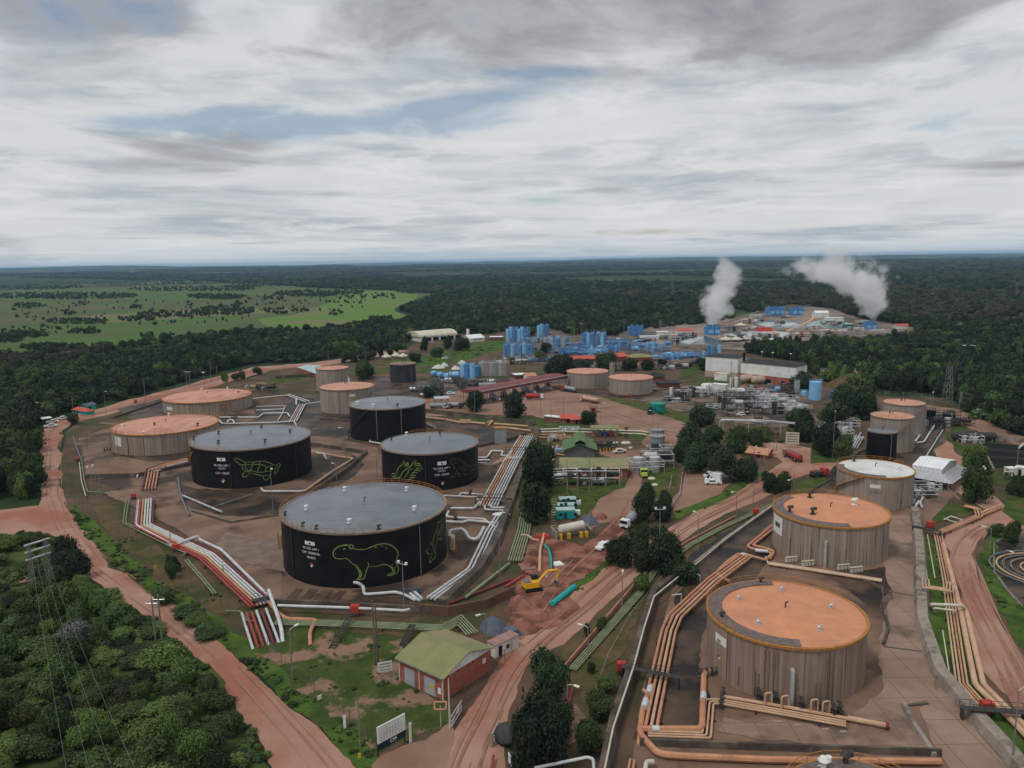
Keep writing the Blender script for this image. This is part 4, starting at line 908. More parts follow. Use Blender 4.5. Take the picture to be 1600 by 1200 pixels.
def finer(px, py, kind, H):
    s_ = 'low' if H < 3.2 else ('tall' if H > 7.5 else 'medium'); k_ = {'l': 'mid green', 'd': 'dark green', 'b': 'bright green'}[kind]
    if px < 470 and py > 820:
        c_ = 'by the left picture edge' if px < 90 else 'under the power lines' if px < 200 else 'right of the power lines' if px < 310 else 'nearest the red road'
        r_ = 'top' if py < 920 else 'upper' if py < 1000 else 'middle' if py < 1080 else 'lower' if py < 1170 else 'bottom'
        return '%s %s tree in the %s part of the thicket %s' % (s_, k_, r_, c_)
    if px < 800:
        r_ = 'above the carport' if py < 640 else 'below the carport' if py < 700 else 'halfway down the road' if py < 760 else 'just above the side road'
        return '%s %s tree %s, left forest edge%s' % (s_, k_, r_, ', outermost' if px < 30 else '')
    return '%s %s tree at the %s edge of the right hand forest' % (s_, k_, 'upper' if py < 620 else 'lower')
def area(px, py):
    if px < 460 and py > 820:
        if py > 1120: return 'leafy tree in the bottom row of the thicket left of the red road', 'trees at the bottom of the left thicket'
        if py > 980: return 'leafy tree in the middle of the thicket left of the red road', 'trees in the middle of the left thicket'
        return 'leafy tree in the upper part of the thicket around the steel pylon', 'trees in the upper left thicket'
    if px < 800: return 'tree at the edge of the forest left of the long red road', 'trees at the left forest edge'
    return 'tree at the edge of the dark forest on the right hand side', 'trees at the right forest edge'
REST = []
for i, b in enumerate(near):
    if i < nb:
        l, g = area(b[3], b[4]); q = rnd.random(); thick = b[4] > 820
        kind = 'l' if q < (.66 if thick else .35) else ('b' if q < (.84 if thick else .42) else 'd')
        nn = noise.noise(Vector((b[0]/25, b[1]/25, 0)))
        H = (3.6+2.6*nn+rnd.choice((-1.2, -.6, 0, .6, 2.2))) if thick else 8+rnd.uniform(-2, 2.5)
        R = rnd.uniform(1.7, 3.9) if thick else rnd.uniform(2.6, 4.2); H = max(1.4, H)
        if thick and b[3] < 470:
            tx, ty = proj((b[0], b[1], H*1.0)); rp = R*FPX/150
            while H > 1.3 and inpoly(ROADV, np.array([tx, tx+rp, tx+rp*.7]), np.array([ty, ty+rp*.6, ty+rp*.2])).any():
                H *= .7; R *= .8; rp = R*FPX/150; tx, ty = proj((b[0], b[1], H))
            if H <= 1.3: H, R = 1.1, 1.0
        if nn > .28 and thick: kind = 'b'
        l = finer(b[3], b[4], kind, H); tree(b[0], b[1], R, H, kind, l, l.replace(' tree', ' trees'))
    else: REST.append(b)
REST += [b for b in BAND if not (-60 < b[3] < 1660 and b[4] < 1290) and b[4] < 1700]

def scatter(name, label, pts, kinds, sc, group=None, z=None, near=False):
    """pts: x, y, z, sx, sz ; kinds: weights over MID crowns"""
    me = bpy.data.meshes.new(name); me.from_pydata([(p[0], p[1], p[2]) for p in pts], [], []); me.update()
    at = me.attributes.new('sc', 'FLOAT_VECTOR', 'POINT'); at.data.foreach_set('vector', [v for p in pts for v in (p[3], p[3], p[4])])
    at = me.attributes.new('rz', 'FLOAT', 'POINT'); at.data.foreach_set('value', [rnd.uniform(0, 6.28) for p in pts])
    src = []
    for k, wt in kinds:
        for i in range(3): src += [CROWNSRC[(k, i)]]*wt
    at = me.attributes.new('ix', 'INT', 'POINT'); at.data.foreach_set('value', [rnd.randrange(len(src)) for p in pts])
    o = bpy.data.objects.new(name, me); COL.objects.link(o)
    ng = bpy.data.node_groups.new(name+'_nodes', 'GeometryNodeTree')
    ng.interface.new_socket('Geometry', in_out='INPUT', socket_type='NodeSocketGeometry'); ng.interface.new_socket('Geometry', in_out='OUTPUT', socket_type='NodeSocketGeometry')
    nn = ng.nodes; gi = nn.new('NodeGroupInput'); go = nn.new('NodeGroupOutput'); ip = nn.new('GeometryNodeInstanceOnPoints'); jn = nn.new('GeometryNodeJoinGeometry')
    for s_ in reversed(src):
        oi = nn.new('GeometryNodeObjectInfo'); oi.inputs['Object'].default_value = s_; oi.inputs['As Instance'].default_value = True
        ng.links.new(oi.outputs['Geometry'], jn.inputs[0])
    ng.links.new(gi.outputs[0], ip.inputs['Points']); ng.links.new(jn.outputs[0], ip.inputs['Instance']); ip.inputs['Pick Instance'].default_value = True
    for at_, ty, so in (('sc', 'FLOAT_VECTOR', 'Scale'), ('ix', 'INT', 'Instance Index')):
        na = nn.new('GeometryNodeInputNamedAttribute'); na.data_type = ty; na.inputs[0].default_value = at_; ng.links.new(na.outputs[0], ip.inputs[so])
    na = nn.new('GeometryNodeInputNamedAttribute'); na.data_type = 'FLOAT'; na.inputs[0].default_value = 'rz'
    cx = nn.new('ShaderNodeCombineXYZ'); ng.links.new(na.outputs[0], cx.inputs[2]); ng.links.new(cx.outputs[0], ip.inputs['Rotation'])
    ng.links.new(ip.outputs[0], go.inputs[0])
    md = o.modifiers.new('scatter', 'NODES'); md.node_group = ng
    return tag(o, label, 'vegetation', group, 'stuff')
CROWNSRC = {}
# trees at the far forest edge lend their crowns to the scattered woodland
si = 0
for k in MID:
    for i in range(3):
        b = REST[si]; si += 1
        l = finer(b[3], b[4], k if k != 'o' else 'd', 8.5).replace('tall', 'broad'); t = tree(b[0], b[1], 4.2, 8.5, k, l, l.replace(' tree', ' trees'), near=False, i=i)
        CROWNSRC[(k, i)] = [c for c in t.children if c.name.startswith('crown')][0]
P1 = []; P2 = []; P3 = []
for b in REST[si:]:
    s_ = b[2]; far = math.hypot(b[0], b[1]); h = 7.6+5.5*noise.noise(Vector((b[0]/110, b[1]/110, 1)))+2.5*noise.noise(Vector((b[0]/30, b[1]/30, 4)))+rnd.choice((-2, -1, 0, 0, 1, 2, 4)); z = hill(b[0], b[1])
    n1 = noise.noise(Vector((b[0]/45, b[1]/45, 5.5))); n2 = noise.noise(Vector((b[0]/380, b[1]/380, 7.5))); n3 = noise.noise(Vector((b[0]/160, b[1]/160, 2.5)))
    thick = b[4] > 820 and b[3] < 500
    if n3 > .36 and rnd.random() < .55: continue
    L_ = P2 if (n1 > .5 or rnd.random() < .05) else (P3 if (n2 > (.02 if b[3] > 1100 and far > 900 else .22) and rnd.random() < .8) else P1)
    L_.append((b[0], b[1], z, 4.3*s_*rnd.choice((.65, .85, 1, 1.1, 1.35)), max(3, h*.78)*(1 if s_ < 2 else 1.2)*(.45 if thick else 1)))
scatter('forest', 'dark green woodland canopy covering the plain beyond the site', P1, [('d', 4), ('l', 1)], 1)
scatter('forest', 'lighter green trees dotted through the woodland canopy', P2, [('l', 3), ('b', 1)], 1)
scatter('forest', 'dull olive brown patches of the woodland canopy', P3, [('o', 2), ('d', 1)], 1)
scatter('meadow_trees', 'scattered clumps of trees on the green meadow', [(m[0], m[1], 0, 2.6*m[2]*rnd.choice((.4, .6, 1, 1.5)), 4.2*m[2]*rnd.uniform(.7, 1.2)) for m in MED], [('d', 1), ('l', 1)], 1)
# low weeds, tussocks and shrubs on the verges
GP = []
def weeds(pl, dens, smin, smax, kind=None):
    P = [G(x, y) for x, y in pl]; xs = [p.x for p in P]; ys = [p.y for p in P]
    n = int((max(xs)-min(xs))*(max(ys)-min(ys))*dens); n = min(n, 9000)
    x = rs.uniform(min(xs), max(xs), n); y = rs.uniform(min(ys), max(ys), n); k = inpoly([(p.x, p.y) for p in P], x, y)
    for a, b in zip(x[k], y[k]):
        v = noise.noise(Vector((a/7, b/7, 2)))
        if v > -.1:
            s_ = rnd.uniform(smin, smax)*(.6+v); GP.append((float(a), float(b), 0, s_, s_*.9))
weeds([(108, 785), (150, 825), (250, 905), (340, 966), (430, 1040), (540, 1120), (600, 1190), (560, 1195), (500, 1140), (400, 1055), (300, 964), (240, 926), (175, 882), (125, 828)], .95, .4, 1.0)
weeds([(425, 1000), (520, 990), (640, 1005), (650, 1060), (700, 1128), (640, 1160), (590, 1180), (500, 1100)], .14, .3, .6)
weeds([(0, 840), (60, 834), (100, 850), (140, 908), (240, 978), (345, 1064), (430, 1200), (440, 1250), (-60, 1250)], .62, .6, 1.9)
weeds([(820, 740), (980, 745), (930, 790), (900, 815), (810, 800)], .2, .3, .6)
weeds([(1120, 790), (1050, 815), (1052, 800), (1125, 772), (1160, 745), (1200, 735), (1165, 760)], .2, .3, .7)
weeds([(885, 935), (915, 895), (955, 868), (1000, 855), (950, 890), (905, 925)], .4, .3, .7)
weeds([(1560, 830), (1620, 850), (1660, 1100), (1600, 1010), (1550, 930), (1530, 870)], .3, .3, .8)
weeds([(1450, 860), (1485, 900), (1500, 980), (1540, 1070), (1600, 1150), (1620, 1230), (1540, 1140), (1470, 1050), (1450, 960)], .15, .2, .5)
weeds([(860, 1050), (940, 962), (1050, 870), (1160, 810), (1180, 815), (1060, 890), (1000, 950), (950, 1060), (900, 1200), (870, 1200)], .10, .2, .5)
weeds([(660, 560), (790, 535), (740, 560), (600, 575)], .08, .5, 1.2); weeds([(800, 648), (1018, 678), (960, 680), (800, 668)], .08, .3, .6)
weeds([(1180, 670), (1280, 672), (1290, 700), (1160, 690), (1120, 668)], .2, .5, 1.4); weeds([(1440, 530), (1500, 535), (1560, 545), (1400, 548)], .05, .5, 1.5)
weeds([(190, 790), (215, 830), (290, 880), (420, 1000), (330, 955), (250, 900), (150, 820)], .12, .3, .6)
scatter('undergrowth', 'low weeds and small shrubs on the verges', GP, [('l', 2), ('b', 1)], 1)
# ------------------------------------------------------------------ pipes
m_pw = M('white_pipe', (.60, .61, .62), (.46, .47, .48), sc=.5, rough=.4, metal=.15)
m_po = M('orange_pipe', (.52, .26, .15), (.43, .20, .115), sc=.5, rough=.55, c3=(.33, .17, .11), sc3=.3, thr3=(.55, .65))
m_pp = M('peach_pipe', (.56, .37, .245), (.46, .28, .18), sc=.4, rough=.55)
m_pr = M('oxide_red_pipe', (.33, .065, .05), (.26, .055, .045), sc=.4, rough=.55)
m_pd = M('maroon_pipe', (.17, .04, .045), (.13, .035, .035), sc=.4, rough=.6)
m_pc = M('cream_pipe', (.58, .54, .45), (.48, .44, .36), sc=.4, rough=.5)
m_pg = M('sage_pipe', (.25, .29, .17), (.17, .21, .12), sc=.4, rough=.6)
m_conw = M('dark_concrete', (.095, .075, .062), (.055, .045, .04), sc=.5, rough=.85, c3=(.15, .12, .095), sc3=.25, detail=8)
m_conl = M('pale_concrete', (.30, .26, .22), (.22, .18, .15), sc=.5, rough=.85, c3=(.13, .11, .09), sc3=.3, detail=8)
PM = {'w': m_pw, 'o': m_po, 'p': m_pp, 'r': m_pr, 'd': m_pd, 'c': m_pc, 'g': m_pg, 's': m_steel, 'k': m_dksteel, 'v': m_galv}
CN = {'w': 'white', 'o': 'orange', 'p': 'peach', 'r': 'red', 'd': 'maroon', 'c': 'cream', 'g': 'sage green', 's': 'grey', 'k': 'dark', 'v': 'bright metal'}
def bend(P, r):
    """round the corners of a run like pipe elbows"""
    out = [P[0]]
    for i in range(1, len(P)-1):
        a, b, c = P[i-1], P[i], P[i+1]
        d1, d2 = (a-b), (c-b); l = min(r*2.6, d1.length*.4, d2.length*.4)
        p, q = b+d1.normalized()*l, b+d2.normalized()*l
        for k in range(5):
            t = k/4; out.append(p*(1-t)**2+b*2*t*(1-t)+q*t*t)
    return out+[P[-1]]
def W(pts, z0=.8): return [G(p[0], p[1], p[2] if len(p) > 2 else z0) for p in pts]
def pipe(pts, r, c, label, group=None, z0=.8, name='pipe', cat='pipe', seg=8, flange=False):
    P = W(pts, z0); b = MB(); b.tube(bend(P, r), r, seg)
    if flange:
        for p, q in ((P[0], P[1]), (P[-1], P[-2])):
            d = (q-p).normalized(); b.tube([p, p+d*.15], r*1.45, seg)
    return tag(b.build(name, PM[c]), label, cat, group)
def offs(P, o):
    out = []
    for i in range(len(P)):
        a = (P[i]-P[i-1]) if i else None; b = (P[i+1]-P[i]) if i < len(P)-1 else None
        def nrm(v): v = Vector((v.x, v.y, 0)).normalized(); return Vector((v.y, -v.x, 0))
        if a is not None and b is not None:
            n1, n2 = nrm(a), nrm(b); n = (n1+n2); n = n.normalized()/max(.45, n.normalized().dot(n1)) if n.length > .1 else n1
        else: n = nrm(a if a is not None else b)
        out.append(P[i]+n*o)
    return out
def bundle(pts, cols, sp, r, where, z0=.8, rack=True, jit=0):
    P = W(pts, z0); n = len(cols)
    cnt = {}
    for k, c in enumerate(cols):
        cnt[c] = cnt.get(c, 0)+1
    for k, c in enumerate(cols):
        Q = offs(P, (k-(n-1)/2)*sp); b = MB(); rr_ = r*(1 if not jit else rnd.uniform(1-jit, 1+jit)); b.tube(bend(Q, rr_), rr_, 8)
        lab = CN[c]+' pipe in the bundle '+where
        tag(b.build('pipe', PM[c]), lab, 'pipe', 'pipes '+where)
    if rack:   # low sleepers carrying the run
        tot = 0
        for i in range(len(P)-1):
            L = (P[i+1]-P[i]).length; m = max(1, int(L/9)); d = (P[i+1]-P[i]).normalized(); nn = Vector((d.y, -d.x, 0)).normalized()
            for k in range(m):
                q = P[i].lerp(P[i+1], (k+.5)/m); z = q.z-r-.3
                b = MB(); b.box((q.x, q.y, z), (n*sp+.5, .25, .28), math.atan2(nn.y, nn.x))
                for s_ in (-1, 1):
                    e = q+nn*s_*(n*sp/2); b.box((e.x, e.y, 0), (.22, .22, z+.02))
                tag(b.build('pipe_support', m_dksteel), 'low dark steel trestle under the bundle '+where, 'pipe support', 'trestles under the pipes '+where)
# white pipes right of the capybara tank
bundle([(676, 936), (741, 889), (768, 830), (784, 805)], 'wwww', .95, .27, 'right of the capybara tank', 1.0)
bundle([(763, 790), (798, 722), (823, 681)], 'woowwww', .85, .24, 'right of the iguana tank', 1.0)
tag(MB().sph(G(783, 804, 1.0), (2.6, 1.1, .7), 12, 6).build('pipe_shroud', m_pw), 'pale sheet metal shroud over the upper ends of the white pipes', 'cover')
L1 = [([(704, 794), (741, 794), (750, 784)], .34, 'w', 'short white pipe with one elbow feeding the upper white bundle'),
 ([(701, 799, 1.4), (697, 807), (716, 809), (757, 811), (762, 816)], .34, 'w', 'white pipe bent twice from the right side of the capybara tank'),
 ([(697, 815), (724, 816), (731, 813), (764, 816), (773, 824)], .36, 'w', 'white pipe under the bent one, right of the capybara tank'),
 ([(703, 840, .5), (702, 829, 1.6), (721, 826, 1.6), (727, 830, 1.6), (733, 841, 1.4), (743, 843, 1.3), (749, 838, 1.3), (756, 824, 1.1)], .42, 'w', 'S shaped white pipe above the ochre stair tower'),
 ([(693, 774), (733, 776), (743, 776), (748, 782)], .22, 'w', 'thin white pipe at the top right of the capybara tank'),
 ([(717, 774), (721, 770), (758, 773), (762, 779)], .26, 'w', 'thin white pipe with raised end over the valve group'),
 ([(757, 790), (758, 796), (786, 797), (786, 801)], .28, 'w', 'white pipe turning right at the end of the upper bundle, inner one'),
 ([(766, 789), (768, 793), (795, 793), (795, 799)], .28, 'w', 'white pipe turning right at the end of the upper bundle, outer one'),
 ([(747, 715), (761, 715), (768, 704), (786, 705), (783, 712), (797, 712)], .36, 'w', 'looped white pipe right of the iguana tank'),
 ([(747, 719), (766, 719)], .36, 'w', 'short straight white pipe under the looped one'), ([(747, 723), (762, 724)], .25, 'w', 'lowest short white pipe right of the iguana tank'),
 ([(796, 714), (800, 704)], .34, 'w', 'white pipe stub leaning over the orange manifold'), ([(792, 715, 2), (815, 715, 2)], .3, 'w', 'white pipe crossing over the upper white bundle'),
 ([(770, 725), (797, 717), (808, 714)], .3, 'p', 'peach manifold pipe nearest the iguana tank'), ([(776, 721), (800, 714)], .3, 'p', 'peach manifold pipe behind the nearest one'), ([(781, 717), (802, 712)], .3, 'p', 'rearmost peach manifold pipe'),
 ([(553, 910, 2.2), (560, 911, 2.2), (568, 917, 1.2), (569, 929, .6), (596, 927, .6), (618, 925, .6), (632, 929, .6), (650, 938, .6)], .34, 'w', 'white pipe with elbows at the foot of the capybara drawing'),
 ([(647, 924), (660, 936)], .3, 'w', 'short white link pipe at the valve group below the capybara tank'), ([(641, 927), (656, 939)], .3, 'w', 'second short white link pipe at the valve group'),
 ([(434, 946, 1.9), (542, 949.5, 1.9), (632, 954, 1.9), (640, 952, 1.9)], .3, 'w', 'long white pipe lying on the dark wall below the capybara tank'),
 ([(216, 782), (212, 820), (270, 852), (277, 852), (283, 847, 1.6), (309, 838, 1.6), (312, 843), (346, 859), (426, 938)], .36, 'w', 'long white pipe that hops over the coloured bundle left of the capybara tank'),
 ([(418, 938), (430, 952), (440, 962), (449, 967), (489, 968), (494, 970), (487, 981), (484, 990), (485, 1009, 0)], .38, 'o', 'salmon pipe with elbow that turns down into the grass'),
 ([(420, 922, 2.6), (436, 968, 1.6), (440, 985, 1.2), (442, 1004, 0)], .38, 'w', 'thick pale pipe crossing the lower end of the coloured bundle'),
 ([(197, 780), (192, 817), (262, 852), (283, 861), (291, 864), (284, 868)], .14, 'g', 'outer thin sage pipe left of the coloured bundle'), ([(201, 781), (196, 816), (264, 849)], .14, 'g', 'inner thin sage pipe left of the coloured bundle'),
 ([(289, 875), (314, 904), (334, 928)], .14, 'g', 'thin sage pipe in the ditch, left one'), ([(293, 874), (318, 903), (338, 927)], .14, 'g', 'thin sage pipe in the ditch, right one'),
 ([(352, 954), (376, 955), (387, 970), (400, 970)], .14, 'g', 'thin sage pipe zigzagging under the dark wall'),
 ([(214, 746, .5), (216, 740), (250, 735), (256, 730), (293, 721)], .3, 'w', 'white pipe crossing the orange pipes left of the turtle tank'),
 ([(128, 722), (131, 748), (137, 768), (175, 770)], .14, 'g', 'thin pale pipe along the left yard corner'), ([(124, 722), (127, 750), (134, 775)], .14, 'c', 'thin cream pipe along the left yard corner'),
 ([(114, 682), (122, 705), (129, 724)], .2, 's', 'grey pipe beside the left yard fence'),
 ([(278, 746), (283, 775), (295, 805)], .3, 's', 'long grey pipe lying left of the turtle tank'), ([(285, 774), (347, 800)], .3, 'v', 'pale pipe lying aslant in the dark yard'), ([(333, 792), (395, 772)], .2, 's', 'thin grey pipe lying across the dark yard'),
 ([(343, 652), (404, 652), (411, 646), (449, 645), (453, 651)], .34, 'w', 'upper white pipe behind the turtle tank'),
 ([(342, 656, 1.4), (348, 662), (431, 660), (460, 658), (463, 665)], .34, 'w', 'lower white pipe behind the turtle tank'), ([(355, 660), (357, 656, 1.5), (364, 656, 1.5), (366, 661)], .34, 'w', 'small white pipe arch behind the turtle tank'),
 ([(395, 623), (440, 618), (446, 618)], .3, 'w', 'white pipe running right from the pink roofed tank'), ([(447, 617), (478, 628)], .3, 'w', 'white pipe falling right, front one of the crossing pair'), ([(451, 616), (484, 627)], .3, 'w', 'white pipe falling right, rear one of the crossing pair'),
 ([(400, 635), (444, 634)], .2, 'c', 'thin cream pipe between the pink roofed tank and the crossing'), ([(400, 641), (444, 639)], .26, 'w', 'white pipe between the pink roofed tank and the crossing'),
 ([(446, 634), (440, 648), (434, 657)], .26, 'c', 'cream pipe leading down to the orange elbow behind the turtle tank'), ([(463, 624), (463, 632)], .45, 'w', 'short thick white pipe at the pipe crossing'), ([(477, 631), (500, 628)], .3, 'w', 'white pipe reaching the foot of the grey tank with peach roof'),
 ([(487, 705), (535, 714), (552, 716), (540, 724), (520, 736), (478, 766)], .3, 'p', 'peach pipe turning back at the dark wall right of the turtle tank'), ([(478, 766), (470, 767.5), (412, 767.5), (408, 763)], .33, 'w', 'white pipe along the near side of the turtle tank'),
 ([(495, 708), (506, 709, 1.6), (510, 718)], .34, 'w', 'curved white pipe at the right foot of the turtle tank'),
 ([(580, 678, .5), (583, 684), (577, 690), (596, 693)], .34, 'w', 'curved white pipe at the near foot of the plain black tank'),
 ([(665, 652), (695, 655), (718, 660), (738, 660), (758, 662)], .42, 'p', 'long salmon pipe on the wall behind the iguana tank'), ([(718, 657), (736, 657)], .42, 'p', 'short salmon pipe parallel to the long one'), ([(762, 660), (770, 657), (764, 664)], .42, 'p', 'bent salmon pipe piece at the grey box tower'),
 ([(772, 662), (825, 666)], .42, 'p', 'salmon pipe right of the grey box tower, upper'), ([(790, 668), (829, 673)], .42, 'p', 'salmon pipe right of the grey box tower, lower'),
 ([(665, 661), (682, 669)], .3, 'w', 'short white pipe on the far edge of the iguana tank yard'),
 ([(843, 671), (876, 670), (925, 671), (1004, 674), (1012, 676)], .34, 'c', 'long pale pipe along the grass strip, rear'), ([(845, 675), (880, 674), (1003, 678), (1011, 680)], .34, 'c', 'long pale pipe along the grass strip, front'),
 ([(826, 679), (868, 679), (874, 683), (892, 683)], .3, 'o', 'orange pipe left of the green roofed hall'), ([(833, 683), (895, 684)], .3, 'o', 'second orange pipe left of the green roofed hall'),
 ([(871, 696), (864, 720)], .4, 'p', 'peach pipe leaning against the green roofed hall'), ([(858, 690), (850, 722)], .16, 'c', 'thin pipe left of the leaning peach pipe'), ([(860, 708), (882, 711)], .25, 'p', 'short peach pipe left of the long brick building'),
 ([(814, 836), (824, 836), (833, 843), (842, 844)], .3, 'p', 'pale salmon pipe reaching right from the sloping sage bundle'), ([(850, 834), (844, 860), (843, 893, .2)], .36, 'p', 'long pale pipe going down into the dug earth'),
 ([(796, 880), (728, 933)], .32, 'g', 'pale green beam right of the white pipes'), ([(858, 852, .5), (862, 862, .8), (864, 892, .5)], .2, 'k', 'dark hose standing in the dug earth'),
 ([(815, 894, .4), (848, 902, .4)], .25, 'd', 'rusty pipe lying behind the excavator'), ([(680, 951, .5), (800, 905, .5)], .3, 'd', 'long rusty pipe lying on the bank left of the excavator'), ([(790, 917, .3), (818, 899, .3)], .4, 'r', 'reddish pipe lying left of the excavator'),
 ([(1005, 1078, 1.1), (1013, 1085, 1.2)], .3, 'o', 'short orange offset pipe by the dark gantry'),
 ([(1020, 1072), (1009, 1092), (1004, 1110), (1000, 1143), (1003, 1150), (1028, 1178), (1060, 1181), (1200, 1187), (1470, 1190)], .5, 'o', 'thick orange pipe round the lower left corner of the right yard'),
 ([(1004, 1139), (1092, 1139), (1097, 1135), (1100, 1052), (1112, 1048)], .5, 'o', 'thick orange pipe with right angle beside the nearest orange tank'),
 ([(1118, 896), (1140, 909)], .34, 'o', 'short orange pipe crossing above the tank railing'), ([(1118, 897), (1134, 880)], .4, 'o', 'orange pipe piece below the white sleeve'), ([(1134, 880), (1153, 866), (1163, 866), (1167, 870)], .4, 'o', 'orange pipe arch ending at the top of the orange bundle'),
 ([(1206, 822), (1168, 853), (1173, 857), (1200, 861), (1206, 866), (1196, 875), (1164, 866)], .34, 'o', 'outer orange pipe snaking left of the second orange tank'), ([(1210, 825), (1176, 852), (1198, 857), (1210, 862), (1203, 872)], .34, 'o', 'inner orange pipe snaking left of the second orange tank'),
 ([(1197, 870, .5), (1200, 880, .5), (1225, 886, .5)], .2, 'c', 'thin pipe link left of the second orange tank'),
 ([(1325, 1122), (1386, 1134)], .42, 'p', 'thick peach pipe end with dark cap at the header of the nearest orange tank'),
 ([(1474, 850), (1500, 948), (1524, 1070), (1585, 1130), (1640, 1188)], .48, 'p', 'thick peach pipe along the right road, left one'), ([(1500, 944), (1510, 955), (1537, 1070), (1600, 1133), (1650, 1180)], .48, 'p', 'thick peach pipe along the right road, right one'),
 ([(1455, 950, .2), (1455, 944, 2.5), (1500, 946, 2.5), (1507, 950, 1.5)], .3, 'c', 'cream pipe gate beside the right road'), ([(1459, 958, .2), (1459, 950, 2), (1492, 954, 2), (1494, 962, .6)], .2, 'c', 'thinner cream pipe gate under the first'),
 ([(1440, 842), (1449, 905)], .1, 'c', 'thin pipe at the left of the right rack'), ([(1449, 835), (1461, 903)], .12, 'c', 'second thin pipe of the right rack'), ([(1473, 985), (1487, 1075), (1500, 1090)], .12, 'c', 'thin cream pipe in the grass by the right wall'),
 ([(1534, 805), (1566, 792)], .3, 'o', 'short orange pipe ending at the right dirt junction, front'), ([(1533, 801), (1564, 789)], .3, 'p', 'short peach pipe ending at the right dirt junction, rear'),
 ([(1475, 812), (1486, 806), (1505, 813)], .14, 'c', 'thin white frame pipe in the grass, left'), ([(1486, 807), (1504, 812), (1496, 817), (1475, 810)], .14, 'c', 'thin white frame pipe in the grass, right'),
 ([(1112, 669.5, .3), (1124, 669.5, 1), (1126, 656, 5), (1164, 657, 5), (1246, 662, 5)], .42, 'w', 'long elevated white pipe above the brown bank'), ([(1170, 655, 5.6), (1250, 661, 5.6)], .2, 'w', 'thin white pipe above the elevated one'),
 ([(1265, 676), (1280, 687), (1310, 708)], .42, 'w', 'white pipe falling aslant behind the notice board'), ([(1135, 622, 2), (1252, 636, 2), (1253, 642, .5)], .3, 'w', 'white pipe above the yellow railed skid'),
 ([(905, 1199, 3)], 0, 'w', '')]
for p, r_, c, lab in L1[:-1]: pipe(p, r_, c, lab)
for k, (p, r_, c, lab) in enumerate([([(1449, 660), (1438, 668), (1440, 675), (1430, 690)], .4, 'w', 'bent white pipe right of the rearmost grey tanks'), ([(1463, 660), (1450, 680), (1444, 690), (1432, 692)], .35, 'w', 'white pipe parallel to the bent one'), ([(1473, 672), (1447, 713)], .28, 'v', 'pale pipe on the wall in front of the dark pit'),
    ([(1330, 690), (1340, 684), (1350, 684)], .25, 'w', 'white pipe left of the small black tank'), ([(1338, 680), (1322, 710)], .3, 'v', 'pale pipe in the yard left of the small black tank'), ([(1345, 676), (1328, 706)], .3, 'v', 'second pale pipe in the yard left of the small black tank'),
    ([(1429, 762), (1440, 764, .5), (1434, 772), (1442, 776), (1438, 785)], .3, 'w', 'zigzag white pipe at the right foot of the white roofed tank'), ([(1442, 762), (1434, 770)], .35, 'w', 'short white pipe above the zigzag one'), ([(1430, 792), (1436, 782, 1.5), (1441, 793)], .3, 'w', 'white pipe arch between tank and ramp'),
    ([(1570, 745, .3), (1571, 737, 3), (1575, 737, 3), (1576, 746, .3)], .25, 'c', 'left cream pipe hoop by the white cabins'), ([(1578, 745, .3), (1579, 737, 3), (1583, 737, 3), (1584, 746, .3)], .25, 'c', 'right cream pipe hoop by the white cabins'),
    ([(1592, 700, 1), (1600, 693, 1.5), (1620, 690, 1)], .4, 'w', 'white pipe entering the dark pit'), ([(835, 1200, 3), (918, 1183, 3), (927, 1186, 3), (929, 1230, 1)], .22, 'w', 'white tube rail at the bottom edge of the photo'),
    ([(1004, 1230, .5), (1010, 1190, 1.2), (1022, 1190, 1.2)], .34, 'c', 'pale pipe elbow at the bottom edge'), ([(978, 1225), (984, 1190), (985, 1186)], .2, 'o', 'orange pipe stub at the bottom edge, left'), ([(986, 1225), (991, 1188)], .2, 'o', 'orange pipe stub at the bottom edge, right'),
    ([(1050, 930, 2.2), (1065, 928, 3), (1064, 945, .2)], .12, 'w', 'white bent lamp like tube above the dark channel'), ([(1086, 896, 3), (1094, 899, 3), (1094, 914, .3)], .12, 'w', 'small white bent tube near the top of the dark channel'),
    ([(1238, 640, .3), (1240, 630, 2), (1262, 633, 2)], .2, 'w', 'small white pipe behind the notice board'), ([(862, 1215), (876, 1150), (888, 1100), (894, 1075)], .28, 'r', 'red pipe beside the dark trees at the bottom'), ([(1003, 1112, .6), (997, 1165, .3)], .3, 'o', 'orange pipe stub going down at the corner of the right yard')]):
    pipe(p, r_, c, lab)
bundle([(228, 780), (225, 820), (325, 868), (408, 944)], 'dwwcorr'[::-1][::-1], .72, .25, 'left of the capybara tank', .9)
bundle([(397, 955), (411, 995), (416, 1010, 0)], 'wdwrrw', .95, .27, 'crossing the grass at the left corner', .9, rack=False)
bundle([(430, 971), (560, 975), (640, 979), (695, 981), (718, 968), (738, 990)], 'ggggg', .55, .13, 'below the dark wall', .8)
bundle([(232, 764), (238, 733), (262, 725), (294, 717)], 'doooo', .95, .27, 'left of the turtle tank', .9)
bundle([(472, 632), (458, 658)], 'wwow', 1.0, .3, 'behind the turtle tank', .9)
bundle([(824, 793), (818, 830), (804, 876)], 'gggggg', .62, .2, 'sloping down beside the dark tree', .8)
bundle([(1166, 868), (1112, 908), (1055, 962), (1045, 985), (1018, 1110), (1013, 1135)], 'opoo', .85, .26, 'along the dark yard of the nearest orange tank', 1.1)
bundle([(1012, 1146), (1104, 1149), (1109, 1096), (1125, 1096), (1240, 1116), (1322, 1131)], 'ppp', .62, .17, 'in front of the nearest orange tank', .7)
bundle([(1200, 880), (1262, 889), (1378, 907)], 'pcp', .6, .2, 'in front of the second orange tank', .7)
bundle([(1466, 836), (1480, 905), (1486, 950), (1503, 1068), (1540, 1110)], 'popp', .55, .17, 'in the grass along the right road', .7)
